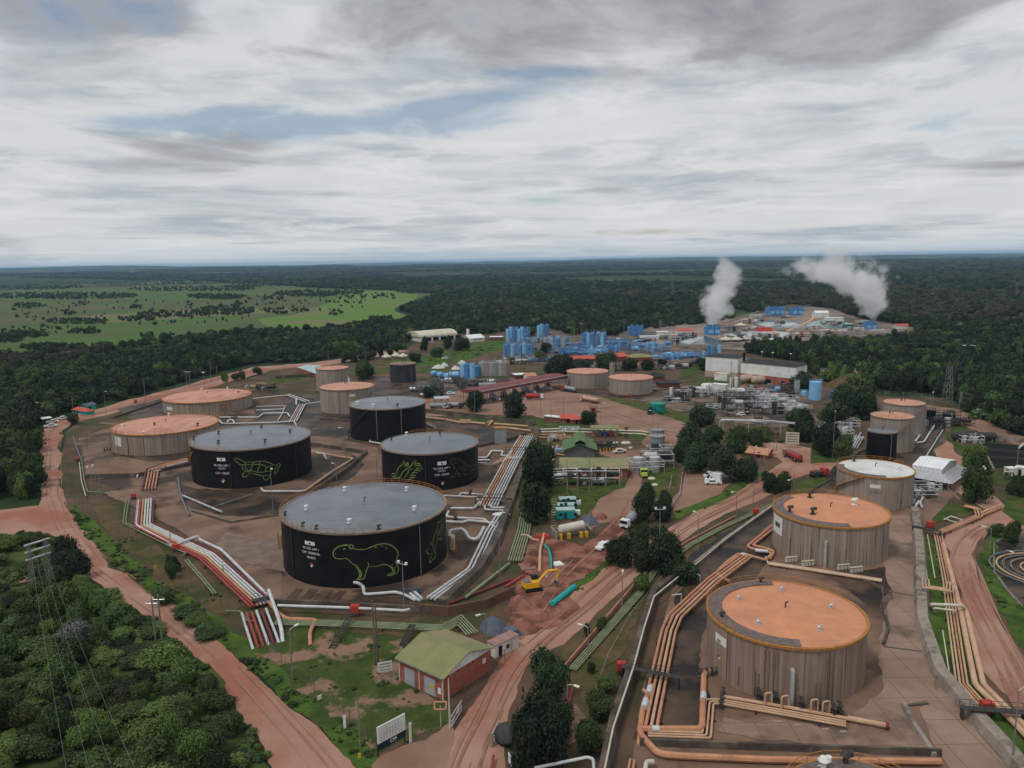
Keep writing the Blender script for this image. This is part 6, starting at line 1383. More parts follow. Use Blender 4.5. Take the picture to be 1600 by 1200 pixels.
# halls on the right of the plant
t, L_, D_, h_ = bld('process_hall', 'tall hall with white upper and beige lower walls and black roof', (1102, 588), (1152, 592), 14, 8, m_wwall, m_dkroof, 'flat', 0, .3, hpx=557, band=(m_beige, 0, 3.6), op=[('black_corner', 'f', 23.5, .05, 1.6, 15.5, m_void)])
t, L_, D_, h_ = bld('brick_hall', 'long low hall with white upper walls on red brick, beside the tall hall', (1157, 597), (1243, 607), 12, 8, m_wwall, m_dkroof, 'shed', 1.0, .3, hpx=566, band=(m_brick, 0, 5.2), op=[('doorway', 'f', 8, .05, 4, 3, m_void), ('doorway', 'f', 16, .05, 6, 3.4, m_void), ('window', 'f', 26, 2, 2, 1.2, m_glass)])
print('halls', L_, h_)
# white metal building with skirts, right
t, L_, D_, h_ = bld('metal_building', 'white sheet metal building with two stage roof beside the white roofed tank', (1424, 754), (1470, 762), 15, 5.6, m_roofw, m_roofw, 'gable', 1.3, .1, ridge='x')
s_ = MB(); s_.add([(-4, -4, 2.8), (L_+4, -4, 2.8), (L_+.2, -.1, 4.3), (-.2, -.1, 4.3)], [(0, 1, 2, 3), (3, 2, 1, 0)]); s_.build('skirt_roof', m_roofw, t, smooth=False)
s_ = MB(); s_.add([(L_+4, -4, 2.8), (L_+4, D_+2, 2.8), (L_+.1, D_, 4.3), (L_+.1, 0, 4.3)], [(0, 1, 2, 3), (3, 2, 1, 0)]); s_.build('skirt_roof', m_roofw, t, smooth=False)
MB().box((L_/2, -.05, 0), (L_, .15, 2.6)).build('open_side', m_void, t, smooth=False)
for i in range(5): MB().tube([((L_+5.6)*i/4-2.8, -2.8, 0), ((L_+5.6)*i/4-2.8, -2.8, 2.6)], .12, 5).build('post', m_galv, t)
bld('roadside_house', 'small brick house with long clay coloured roof at the red junction', (1168, 713), (1197, 717), 7, 2.6, m_brick, m_orgroof, 'gable', 1.2, .8, hpx=706, op=[('window', 'f', 2, .9, 1, 1, m_glass), ('door', 'f', 4, .05, 1, 2, m_void), ('column', 'f', 6, .05, .25, 2.4, m_white)])
bld('red_roofed_house', 'low house with wide bright red roof behind the dark trees', (885, 567), (930, 565), 10, 3, m_brick, m_redroof, 'gable', 1.6, .8, hpx=562); bld('red_roofed_house', 'brick house with bright red roof right of the dark trees', (953, 566), (979, 564), 10, 3, m_brick, m_redroof, 'gable', 1.8, .8, hpx=558, op=[('window', 'f', 4, 1, 1, 1, m_glass)])
bld('olive_roofed_house', 'brick house with dull olive hip roof', (987, 567), (1020, 566), 10, 3.4, m_brick, m_olive, 'hip', 2.2, .9, hpx=559, op=row('window', 4, 20, 1, 1, 1, m_glass))
bld('dark_roofed_house', 'low house with brown black roof right of the salmon roofed tanks', (1008, 596), (1035, 597), 9, 3, m_brickdk, m_dkroof, 'hip', 2, .8); bld('dark_shelter', 'open dark roofed shelter by the dirt yard', (1032, 607), (1062, 606), 8, 2.6, m_brickdk, m_dkroof, 'flat', 0, .8)
bld('small_house', 'small white house with brown roof left of the salmon roofed tanks', (823, 595), (838, 594), 6, 2.8, m_wwall, m_orgroof, 'gable', 1.4, .4); bld('shelter', 'grey flat roofed shelter left of the small white house', (806, 593), (822, 592), 6, 2.6, m_brickdk, m_roofw, 'flat', 0, .6)
bld('guard_house', 'guard house with red roof and turquoise wall beside the long red road', (113, 645), (135, 649), 4, 2.6, m_turq, m_redroof, 'hip', 1.4, .5, hpx=640, op=[('window', 'f', 2.5, .9, 1.2, .9, m_glass), ('door', 'f', 5, .05, 1, 2, m_void)]); bld('guard_house', 'turquoise hut with grey roof behind the red roofed guard house', (136, 643), (150, 639), 4, 2.6, m_turq, m_tarp, 'gable', 1.0, .5, op=[('door', 'f', 2.2, .05, 1.4, 2, m_void)])
bld('red_walled_shed', 'shed with red walls and pale green roof beside the narrower grey tank', (466, 580), (500, 592), 14, 3.6, M('red_sheet', (.36, .085, .07), rough=.6), m_palet, 'gable', 1.2, .5, hpx=574)
for i, (p0, p1, lab, wm, rm, hp) in enumerate([((875, 789), (901, 788), 'dark teal cabin, rearmost of the three by the striped path', m_teald, m_palet, 782), ((871, 796), (899, 796), 'pale teal cabin in the middle of the three', m_teald, m_palet, 791), ((870, 812), (899, 811), 'bright turquoise cabin nearest to the cement silo', m_turq, m_palet, 799)]):
    bld('site_cabin', lab, p0, p1, 2.8, 2.5, wm, rm, 'flat', 0, .05, hpx=hp, cat='cabin', op=[('window', 'f', 1.2, 1, .9, .8, m_glass), ('door', 'f', 2.4, .05, .9, 2, m_teald), ('window', 'f', 5.2, 1, .9, .8, m_glass)]); 
for i, (x, y) in enumerate(((904, 788), (903, 804))): q = G(x, y); tag(MB().box((q.x, q.y, 0), (1.3, 1, 1.3)).build('cooler_unit', m_wwall), ['white cooler box beside the dark teal cabin', 'white cooler box beside the turquoise cabin'][i], 'air cooler')
bld('portable_cabin', 'white cabin with dull red roof behind the brick shed', (762, 1022), (774, 1029), 5.5, 2.4, m_wwall, M('faded_red_roof', (.32, .19, .17), (.26, .15, .13), sc=1), 'shed', .2, .15, op=[('door', 'r', 1.2, .05, .8, 2, m_void), ('window', 'r', 3, 1, .7, .7, m_glass)], cat='cabin')
bld('box_trailer', 'long white box trailer parked on the parking ground', (1125, 757), (1150, 744), 2.8, 3, m_white, m_wwall, 'flat', 0, .02, op=[('axle_box', 'f', 3, .1, 2, .8, m_dksteel)], cat='trailer')
bld('dark_container', 'dark grey container beside the white box trailer', (1120, 752), (1133, 757), 2.6, 2.2, m_dksteel, m_steel, 'flat', 0, .02, cat='container')
bld('box_tower', 'grey concrete box tower under the salmon pipes', (773, 694), (791, 694), 3, 4, m_gray2, m_rimor, 'flat', 0, .2, hpx=670, cat='tower')
for i, (p0, p1, lab) in enumerate([((1568, 742), (1577, 745), 'small white cabin at the right edge, left one'), ((1585, 742), (1606, 745), 'white cabin at the right edge, right one')]): bld('white_cabin', lab, p0, p1, 3, 2.4, m_wwall, m_wwall, 'flat', 0, .1, cat='cabin', op=[('door', 'f', 1.4, .05, .8, 2, m_void)])
bld('white_long_shed', 'long white open shed behind the tall light blue tank', (1291, 591), (1309, 592), 6, 3, m_wwall, m_roofw, 'flat', 0, .3, op=row('opening', 4, 9, .3, 1.6, 1.8, m_void)); bld('white_truck_box', 'cream and white box beside the white vessels', (1116, 594), (1136, 596), 5, 4, m_wwall, m_pc, 'flat', 0, .1, cat='container'); bld('white_box_row', 'row of low white tank boxes on the lawn', (1112, 609), (1134, 611), 4, 3, m_wwall, m_wwall, 'flat', 0, .1, cat='container')
# dark pit at the right edge
q = [G(x, y) for x, y in ((1527, 688), (1640, 697), (1660, 740), (1552, 735))]
sheet('pit_floor', [(1532, 692), (1640, 700), (1660, 737), (1556, 732)], m_void, .07, 0)
for i, (p, lab) in enumerate([([(1527, 686), (1650, 695)], 'upper concrete rim of the dark pit'), ([(1527, 686), (1552, 737)], 'left concrete rim of the dark pit'), ([(1552, 737), (1650, 742)], 'lower dark rim of the dark pit'), ([(1540, 706), (1650, 713)], 'first dark beam across the pit'), ([(1545, 718), (1655, 725)], 'second dark beam across the pit')]): wall(p, [2.2, 1.2, .8, 1.2, 1.2][i], .8, [m_conl, m_conl, m_conw, m_dksteel, m_dksteel][i], lab)
# ------------------------------------------------------------------ far plant: cooling towers, ponds, sheds
def cooler(px, yb, w, yt, label, n=2):
    b = G(px, yb); dep = (b-CPOS).dot(CF); Wd = w*dep/FPX; h = hgt(px, yb, yt); t = thing('cooling_tower', label, 'cooling tower', b, rad(12)); 
    for i in range(n):
        MB().box((Wd*((i+.5)/n-.5), Wd*.3, 0), (Wd/n*.94, Wd*.6, h*.86)).build('cell', m_blue, t, smooth=False)
        MB().cyl((Wd*((i+.5)/n-.5), Wd*.3, h*.86+.02), Wd/n*.36, h*.14, 16, r2=Wd/n*.42, top=False).build('fan_stack', m_blue, t)
        MB().box((Wd*((i+.5)/n-.5), -.05, h*.2), (Wd/n*.8, .12, h*.35)).build('louvre', m_sky, t, smooth=False)
    return b, Wd, h
C1 = cooler(1116, 524, 22, 508, 'steaming blue cooling tower at the left'); C2 = cooler(1362, 516, 18, 502, 'steaming blue cooling tower at the right', 2)
cooler(1215, 493, 26, 479, 'left of the two rear blue cooling tower blocks', 3); cooler(1247, 493, 20, 480, 'right of the two rear blue cooling tower blocks', 2)
def bw(nm, lab, x0, x1, yb, yt, d, wm, rm, k='flat', rise=0): return bld(nm, lab, (x0, yb), (x1, yb-.2), d, 3, wm, rm, k, rise, .3, hpx=yt)
bw('rear_white_hall', 'white hall behind the ponds', 1274, 1295, 497, 489, 14, m_wwall, m_roofw, 'gable', 2); bw('rear_white_shed', 'low white shed right of the rear white hall', 1291, 1318, 503, 497, 8, m_wwall, m_roofw)
bw('green_shed', 'green shed with white roof at the turquoise pond', 1321, 1335, 513, 507, 8, MATS['teal_paint'], m_roofw); bw('small_white_hall', 'white hall in front of the near pond', 1205, 1231, 538, 531, 8, m_wwall, m_roofw)
bw('red_roof_office', 'office with red roof left of the left cooling tower', 1057, 1082, 522, 517, 12, m_wwall, m_redroof, 'gable', 1.5); bw('low_white_office', 'low white office left of the red roofed office', 1027, 1044, 524, 519, 8, m_wwall, m_roofw); bw('low_white_shed', 'low white shed among the rear blue tanks', 1000, 1030, 530, 526, 6, m_wwall, m_roofw)
bw('far_red_house', 'white house with dark red roof at the right end of the pond site', 1400, 1420, 514, 509, 8, m_wwall, m_redroof, 'gable', 1.5); bw('brown_office', 'brown brick office left of the rear blue tanks', 765, 785, 532, 527, 8, m_brickdk, m_roofw); bw('dark_shed', 'dark flat shed by the near white pond', 1148, 1163, 528, 524, 6, m_dksteel, m_tarp)
m_pond = M('pond_pale', (.42, .47, .47), (.32, .36, .37), sc=.05, rough=.25, world=True); m_pondk = M('pond_dark', (.03, .033, .04), (.06, .065, .08), sc=.03, rough=.2, world=True); m_pondt = M('pond_turquoise', (.14, .27, .25), (.24, .36, .34), sc=.04, rough=.3, world=True)
for pl, mt in [([(1185, 500), (1230, 500), (1262, 504), (1250, 512), (1215, 514), (1178, 508)], m_pondk), ([(1130, 522), (1180, 514), (1235, 520), (1215, 532), (1150, 530)], m_pond), ([(1262, 505), (1285, 500), (1325, 504), (1322, 512), (1256, 514)], m_pondt), ([(1030, 530), (1062, 522), (1098, 524), (1125, 532), (1120, 540), (1050, 540)], m_pondk),
    ([(1175, 505), (1210, 504), (1230, 507), (1200, 511)], m_pond), ([(1062, 534), (1090, 527), (1100, 528), (1076, 538)], m_pond), ([(1218, 506), (1240, 504), (1250, 508), (1222, 511)], m_pond)]: sheet('pond', pl, mt, .12, .2)
for p, h, wd, mt, lab in [([(1132, 506), (1196, 484)], 1.5, 2.5, m_conl, 'pale pipe causeway running up to the rear cooling towers'), ([(1130, 511), (1192, 492)], 1.0, 2, m_conl, 'second causeway beside the first'), ([(1040, 541), (1110, 542), (1250, 543)], 2.0, 2, m_conl, 'long pale duct below the ponds'), ([(1235, 520), (1300, 521), (1395, 524), (1412, 519)], 2, 2, m_conl, 'pale duct below the turquoise pond'), ([(1230, 519), (1262, 505), (1275, 495)], 1.5, 4, m_pp, 'salmon coloured dike between the ponds'),
    ([(1310, 530), (1410, 522), (1412, 517)], 1.5, 1.5, m_conl, 'pale retaining wall at the right corner of the pond site'), ([(1375, 550), (1400, 545), (1444, 540), (1436, 533)], 1.5, 1.5, m_conl, 'angled pale wall on the grass right of the pond site'), ([(1418, 519), (1440, 521)], 5, 1.5, m_conl, 'white footbridge like frame right of the pond site'), ([(1505, 549), (1525, 549)], 1.5, 1.5, m_conl, 'small pale wall lost in the right forest'), ([(1108, 518), (1150, 520), (1180, 516)], 1.2, 1.2, m_conl, 'pale kerb of the near pond')]:
    wall(p, h, wd, mt, lab)
bw('forest_frame', 'small white open frame building in the right forest', 1510, 1524, 547, 541, 5, m_void, m_roofw)
q = G(1193, 517); tag(MB().box((q.x, q.y, 0), (14, 12, 3.5), .3, top=(.8, .6)).build('red_heap_cover', m_red_p), 'dark red covered heap beside the near pond', 'cover')
for i, (x, y) in enumerate(((1134, 534), (1150, 534), (1163, 533), (1157, 511), (619, 560), (604, 562), (630, 561))):
    q = G(x, y); s_ = 1.6 if y < 550 else 1; t = thing('canvas_tent', ['first cream tent in front of the near pond', 'second cream tent in front of the near pond', 'third cream tent in front of the near pond', 'white tent by the left causeway', 'large white tent behind the dull pink topped tank', 'small white tent left of the large tent', 'small white tent right of the large tent'][i], 'tent', q)
    MB().cyl((0, 0, 2.2), 4*s_, 2.4, 4, r2=.1).build('roof', m_pc, t, smooth=False)
    for a in range(4): MB().tube([(3.6*s_*math.cos(a*1.57), 3.6*s_*math.sin(a*1.57), 0), (3.6*s_*math.cos(a*1.57), 3.6*s_*math.sin(a*1.57), 2.3)], .1, 4).build('post', m_steel, t)
# ------------------------------------------------------------------ process skids
def skid(px, py, w, d, h, cols, label, seed, nv=3, group=None, name='process_skid'):
    r = random.Random(seed); b = G(px, py); t = thing(name, label, 'process equipment', b, r.uniform(-.12, .12), group)
    f = MB()
    nx = max(2, int(w/4)+1)
    for i in range(nx):
        for y in (0, d): f.tube([(-w/2+w*i/(nx-1), y, 0), (-w/2+w*i/(nx-1), y, h)], .11, 4)
    for z in (h, h*.55):
        for y in (0, d): f.tube([(-w/2, y, z), (w/2, y, z)], .12, 4)
        for i in range(nx): f.tube([(-w/2+w*i/(nx-1), 0, z), (-w/2+w*i/(nx-1), d, z)], .1, 4)
    f.build('frame', cols[0], t, smooth=False)
    for i in range(nv):
        x = -w/2+w*(i+.5)/nv; k = r.random(); rr_ = r.uniform(.5, .9)*min(d, w/nv)/2.6
        m = MB()
        if k < .5: m.cyl((x, d*r.uniform(.3, .7), .1), rr_, h*r.uniform(.6, 1.25), 14)
        else:
            z = h*r.uniform(.3, 1.0); m.tube([(x-w/nv*.42, d/2, z), (x+w/nv*.42, d/2, z)], rr_, 12)
        m.build('vessel', cols[(i+1) % len(cols)], t)
    p = MB()
    for i in range(int(w*1.1)+3):
        x, y, z = r.uniform(-w/2, w/2), r.uniform(0, d), r.uniform(.3, h); L = r.uniform(1.5, 5)
        q = [(x, y, z)]; 
        for s_ in range(2):
            ax = r.randrange(3); v = list(q[-1]); v[ax] += L*r.choice((-1, 1))*(.5 if ax == 2 else 1); v[0] = max(-w/2-.5, min(w/2+.5, v[0])); v[1] = max(-.5, min(d+.5, v[1])); v[2] = max(.2, min(h+1, v[2])); 
            if (Vector(v)-Vector(q[-1])).length > .3: q.append(tuple(v))
        if len(q) > 1: p.tube(q, r.uniform(.1, .22), 5)
    p.build('pipework', cols[-1], t)
    return t
SK = [(676, 622, 14, 4, 3, 'kvk'), (655, 613, 12, 5, 3, 'svs'), (700, 601, 14, 5, 3, 'ksv'), (735, 604, 12, 4, 3, 'kks'), (756, 605, 16, 5, 3, 'ksk'), (780, 603, 14, 4, 2.5, 'kwk'), (800, 570, 22, 6, 4, 'kww'), (825, 566, 24, 6, 3, 'sbv'), (850, 566, 20, 6, 3, 'bsb'), (875, 553, 18, 6, 4, 'bbs'), (893, 556, 18, 7, 5, 'bbb'), (912, 552, 16, 6, 5, 'bcb'), (930, 556, 18, 7, 5, 'cbc'), (950, 552, 16, 6, 5, 'bcb'), (905, 545, 22, 6, 4, 'bbb'), (965, 548, 16, 8, 7, 'cbb'),
      (985, 548, 20, 8, 8, 'bcb'), (1008, 552, 18, 8, 7, 'ccb'), (1030, 550, 18, 8, 7, 'cbb'), (1043, 563, 20, 6, 4, 'bcc'), (1064, 561, 20, 6, 4, 'ccb'), (1085, 560, 18, 6, 4, 'bcb'), (960, 538, 20, 6, 4, 'kcb'), (835, 536, 20, 6, 4, 'cks'), (845, 551, 14, 5, 3, 'bks'), (1010, 535, 16, 6, 3, 'kwk'), (1056, 577, 18, 5, 3, 'kww'), (1080, 574, 14, 4, 3, 'kwk'),
      (1060, 630, 12, 5, 3, 'kkw'), (1080, 622, 16, 6, 4, 'kww'), (1108, 618, 14, 5, 4, 'wkw'), (1142, 632, 14, 6, 5, 'kks'), (1155, 642, 16, 6, 6, 'kkv'), (1178, 650, 24, 7, 6, 'ksv'), (1180, 626, 18, 6, 5, 'wws'), (1160, 622, 14, 5, 4, 'svw'), (1205, 634, 16, 6, 5, 'wsw'), (1218, 642, 18, 7, 6, 'wvw'), (1238, 648, 14, 6, 4, 'wkw'), (1190, 615, 14, 5, 4, 'svr'), (1225, 622, 14, 5, 4, 'krk'), (1235, 612, 10, 4, 4, 'ksk'), (1120, 640, 8, 4, 2, 'wks'),
      (1315, 672, 14, 8, 3, 'wvw'), (1310, 684, 12, 6, 3, 'wcw'), (1325, 668, 10, 5, 3, 'vwk'), (1470, 668, 12, 6, 3, 'kvk'), (1475, 655, 14, 5, 3, 'kks'), (1500, 668, 12, 5, 3, 'kvk'), (1520, 694, 8, 4, 3, 'wvw'), (1445, 780, 8, 4, 2.5, 'vwk'), (1450, 770, 8, 4, 2.5, 'vkw'),
      (1013, 740, 11, 6, 4, 'vvv'), (1030, 733, 10, 6, 5, 'vvk'), (1036, 722, 9, 5, 5, 'vks'), (715, 720, 4, 3, 2, 'kkv'), (887, 760, 9, 3, 5, 'vwk'), (902, 760, 9, 3, 5, 'vwk'), (925, 760, 9, 3, 5, 'vwk'), (946, 760, 9, 3, 5, 'vwk'), (942, 706, 10, 4, 3, 'kkk'), (872, 690, 6, 4, 2.5, 'pcp'), (868, 712, 6, 4, 2.5, 'ppc'), (890, 676, 8, 3, 2, 'vwv'),
      (664, 611, 10, 4, 2, 'vsv'), (395, 611, 12, 4, 3, 'kvp'), (415, 612, 10, 4, 3, 'kvk'), (1295, 508, 14, 5, 4, 'kvk'), (1255, 527, 14, 6, 3, 'pvk'), (1275, 527, 16, 6, 3, 'wvk'), (1312, 520, 16, 6, 3, 'kvp'), (1238, 488, 14, 4, 3, 'kkv'), (1330, 517, 12, 5, 3, 'kwk')]
r_ = random.Random(3)
for x0, x1, y0, y1, n in ((1135, 1230, 516, 534, 9), (1160, 1235, 497, 508, 6), (1240, 1340, 515, 522, 7), (1300, 1350, 503, 514, 5), (1040, 1100, 524, 538, 6), (1340, 1395, 512, 522, 5)):
    for _ in range(n): SK.append((r_.uniform(x0, x1), r_.uniform(y0, y1), r_.uniform(9, 16), 6, r_.uniform(2.5, 4.5), r_.choice(('wvw', 'vwv', 'pvw', 'svk', 'wpk', 'ksv'))))
PM['b'] = m_blue; SKM = dict(PM); SKM['c'] = m_sky; SKN = dict(CN); SKN['b'] = 'blue'; SKN['c'] = 'light blue'; SKN['k'] = 'dark'; SKN['v'] = 'metallic'
AREA = lambda x, y: ('below the grove' if False else ('by the pond site' if y < 535 and x > 1020 else 'behind the salmon roofed tanks' if y < 580 and x > 840 else 'by the truck yard' if x < 800 and y < 640 else 'near the elevated white pipe' if 1040 < x < 1260 and y < 660 else 'beside the rear tank row' if x > 1290 else 'by the transformer yard' if 860 < x < 960 else 'in front of the twin grey tanks' if 1000 < x < 1050 else 'in the tank yards'))
def hdir(i):
    x, y = SK[i][0], SK[i][1]; best = None
    for nm, px, py in (('the arched warehouse', 685, 530), ('the maroon canopy', 800, 605), ('the left salmon roofed tank', 918, 600), ('the right salmon roofed tank', 986, 605), ('the teal tank', 1028, 640), ('the tall hall', 1127, 575), ('the brick hall', 1200, 585), ('the tall light blue tank', 1277, 612), ('the white steel silo', 1246, 606), ('the notice board', 1238, 685), ('the small black tank', 1379, 700), ('the twin grey tanks', 1027, 690), ('the long brick building', 928, 735), ('the green roofed hall', 905, 700), ('the red roofed house', 965, 560), ('the olive roofed house', 1003, 560), ('the central blue tanks', 928, 532), ('the nearer left blue tanks', 810, 550), ('the blue grey tanks', 869, 538), ('the rear blue tanks', 993, 518), ('the turquoise pond', 1292, 507), ('the left cooling tower', 1116, 515), ('the dark pit', 1560, 700), ('the blue tank trio', 730, 582), ('the pale grey tanks', 772, 577), ('the dull pink topped tank', 629, 585), ('the iguana tank', 671, 730), ('the white roofed tank', 1369, 770), ('the rearmost grey tank', 1413, 660), ('the pink roofed tank', 323, 630)):
        d = (x-px)**2+((y-py)*2)**2
        if best is None or d < best[0]: best = (d, nm, x-px, y-py)
    _, nm, dx, dy = best
    return (('left of ' if dx < 0 else 'right of ') if abs(dx) > abs(dy)*1.5 else ('behind ' if dy < 0 else 'in front of '))+nm
SEEN = {}
for i, (x, y, w_, d_, h_, c) in enumerate(SK):
    a1 = SKN[c[0]]+' framed skid with '+SKN[c[1]]+' vessels '+hdir(i)
    k0 = a1
    if k0 in SEEN: a1 = a1.replace('skid', ['taller', 'lower', 'narrower', 'rearmost', 'nearer', 'cluttered', 'smaller', 'wider'][SEEN[k0] % 8]+' skid')
    SEEN[k0] = SEEN.get(k0, -1)+1
    skid(x, y, w_, d_, h_, [SKM[k] for k in c], a1, i, max(2, int(w_/4)))
# ------------------------------------------------------------------ poles, masts, signs
LM = [('the guard house', 130, 645), ('the rear left pink roofed tank', 323, 635), ('the orange roofed left tank', 257, 690), ('the turtle tank', 390, 730), ('the capybara tank', 567, 850), ('the iguana tank', 671, 730), ('the plain black tank', 605, 655), ('the dull pink topped tank', 629, 585), ('the grey peach roofed tank', 542, 625), ('the arched warehouse', 685, 530), ('the maroon canopy', 800, 605), ('the teal tank', 1028, 640), ('the tall hall', 1127, 575), ('the brick hall', 1200, 585), ('the notice board', 1238, 685), ('the small black tank', 1379, 700), ('the twin grey tanks', 1027, 690), ('the long brick building', 928, 735), ('the green roofed hall', 905, 700), ('the brick shed', 695, 1040), ('the excavator', 838, 910), ('the parking ground', 1100, 750), ('the second orange tank', 1300, 830), ('the nearest orange tank', 1231, 1000), ('the white roofed tank', 1369, 760), ('the rearmost grey tank', 1413, 650), ('the dark pit', 1560, 710), ('the right red road', 1545, 950), ('the turquoise cabins', 885, 795), ('the left pipe bundle', 300, 850), ('the billboard', 612, 1145), ('the dark trees at the bottom', 850, 1090), ('the pond site', 1230, 520), ('the long green pipes', 1060, 860), ('the salmon roofed pair', 955, 595), ('the tall light blue tank', 1277, 612)]
def rel(x, y):
    s_ = sorted(((x-a)**2+((y-b)*1.6)**2, n, x-a, y-b) for n, a, b in LM)[:2]; o = []
    for _, n, dx, dy in s_: o.append((('left of ' if dx < 0 else 'right of ') if abs(dx) > abs(dy)*1.3 else ('behind ' if dy < 0 else 'in front of '))+n)
    return o[0]+' and '+o[1]
PL = {}
def fit(l):
    return l if len(l.split()) <= 15 else l.rsplit(' and ', 1)[0]
def uniq(l):
    l = fit(l)
    if len(l.split()) > 15 and l in PL: l = l.replace('thin ', '', 1)
    if l in PL: PL[l] += 1; return l.replace(' ', ' '+['', 'neighbouring', 'slightly further', 'last'][min(3, PL[l])]+' ', 1)
    PL[l] = 0; return l
m_pole = M('weathered_pole', (.24, .23, .21), (.15, .14, .13), sc=1, rough=.7); m_wood = M('grey_wood', (.17, .14, .11), (.11, .09, .07), sc=1, rough=.9)
def pole(px, yb, yt, kind='lamp', col=None, r=.09):
    b = G(px, yb); h = min(hgt(px, yb, yt), 28); dep = (b-CPOS).length; r = max(r, dep*.00022)
    nm = {'lamp': 'lamp_post', 'plain': 'utility_pole', 'flood': 'floodlight_mast', 'H': 'utility_pole', 'double': 'lamp_post'}[kind]
    lab = {'lamp': 'thin lamp post ', 'plain': 'plain grey pole ', 'flood': 'floodlight mast ', 'H': 'crossarm pole ', 'double': 'disc headed lamp post '}[kind]+rel(px, yb)
    t = thing(nm, uniq(lab), 'pole', b, rnd.uniform(0, 6.28) if kind != 'H' else 0)
    MB().tube([(0, 0, 0), (0, 0, h*.6), (0, 0, h)], [r*1.5, r*1.2, r*.8], 6).build('post', col or m_pole, t)
    if kind == 'lamp':
        MB().tube([(0, 0, h), (.6, 0, h+.25), (1.5, 0, h+.3)], r*.7, 5).build('arm', m_galv, t); MB().box((1.6, 0, h+.2), (.9, .4, .18)).build('lamp_head', m_white, t)
    elif kind == 'flood':
        MB().tube([(-1, 0, h-.6), (1, 0, h-.6)], r*.8, 5).build('crossarm', m_galv, t)
        for s_ in (-1, 1): MB().box((s_, 0, h-.55), (.5, .4, .5)).build('lamp_head', m_white, t)
    elif kind == 'double': MB().cyl((0, 0, h), .9, .25, 12, r2=.7).build('lamp_head', m_white, t)
    elif kind == 'H': MB().tube([(-1.1, 0, h-.4), (1.1, 0, h-.4)], .09, 4).build('crossarm', m_galv, t)
    return t
for a in [(167, 658, 612, 'lamp'), (115, 646, 617, 'plain'), (228, 633, 595, 'plain'), (319, 602, 582, 'double'), (292, 603, 580, 'H'), (297, 603, 580, 'H'), (330, 597, 570, 'plain'), (340, 596, 570, 'plain'), (384, 598, 574, 'plain'), (415, 592, 573, 'H'), (421, 592, 573, 'H'), (137, 703, 655, 'plain'), (185, 713, 670, 'lamp'), (309, 690, 656, 'lamp'),
          (427, 802, 732, 'lamp'), (541, 725, 669, 'lamp'), (526, 752, 726, 'lamp'), (501, 665, 645, 'plain'), (147, 790, 727, 'flood'), (160, 805, 735, 'plain'), (152, 780, 728, 'plain'), (210, 838, 775, 'plain'), (267, 855, 830, 'lamp'), (349, 898, 878, 'flood'), (443, 622, 598, 'plain'),
          (632, 966, 877, 'flood'), (457, 1059, 985, 'lamp'), (563, 1170, 1080, 'plain'), (760, 1010, 960, 'lamp'), (781, 901, 817, 'lamp'), (826, 758, 728, 'flood'), (572, 572, 548, 'plain'), (513, 563, 547, 'plain'), (610, 552, 536, 'plain'), (632, 545, 515, 'plain'), (640, 560, 540, 'plain'), (714, 527, 512, 'plain'),
          (886, 773, 717, 'plain'), (903, 773, 721, 'plain'), (921, 773, 717, 'plain'), (696, 663, 634, 'flood'), (742, 648, 606, 'plain'), (721, 630, 597, 'plain'), (845, 648, 598, 'plain'), (861, 664, 625, 'plain'), (881, 680, 616, 'plain'), (939, 660, 630, 'lamp'), (978, 705, 660, 'plain'), (1021, 662, 642, 'lamp'), (1051, 720, 680, 'plain'),
          (1101, 610, 560, 'plain'), (1108, 620, 580, 'plain'), (1142, 612, 556, 'plain'), (1142, 640, 600, 'plain'), (1128, 640, 620, 'plain'), (1201, 600, 578, 'double'), (1190, 567, 550, 'double'), (1207, 566, 551, 'double'), (1235, 567, 553, 'double'), (1145, 556, 534, 'plain'), (1121, 548, 528, 'plain'), (1320, 590, 571, 'double'), (1341, 652, 578, 'plain'), (1342, 655, 612, 'lamp'), (1301, 717, 660, 'lamp'), (1303, 682, 642, 'lamp'),
          (1534, 783, 729, 'flood'), (1441, 833, 787, 'plain'), (1531, 665, 640, 'lamp'), (1457, 630, 612, 'flood'), (1588, 740, 690, 'plain'), (1546, 864, 826, 'lamp'), (1581, 1196, 1079, 'lamp'), (1568, 895, 860, 'lamp'), (1453, 700, 660, 'plain'), (1424, 688, 672, 'plain'), (1463, 688, 666, 'plain'),
          (972, 954, 899, 'lamp'), (919, 1026, 981, 'lamp'), (887, 1143, 1070, 'lamp'), (1030, 897, 792, 'flood'), (1059, 870, 826, 'plain'), (1090, 863, 804, 'lamp'), (1150, 815, 769, 'lamp'), (1176, 804, 757, 'plain'), (1236, 778, 750, 'lamp'), (1178, 735, 700, 'lamp'), (1213, 705, 693, 'plain'), (1240, 760, 738, 'plain'), (1018, 690, 640, 'plain'), (965, 620, 600, 'plain'),
          (742, 500, 484, 'H'), (748, 500, 484, 'H'), (780, 520, 508, 'plain'), (1033, 512, 502, 'H'), (1050, 512, 503, 'H'), (908, 556, 505, 'flood'), (898, 545, 514, 'plain'), (975, 545, 500, 'plain'), (53, 642, 628, 'H'), (58, 642, 628, 'H'), (590, 760, 700, 'plain') ]:
    pole(*a)
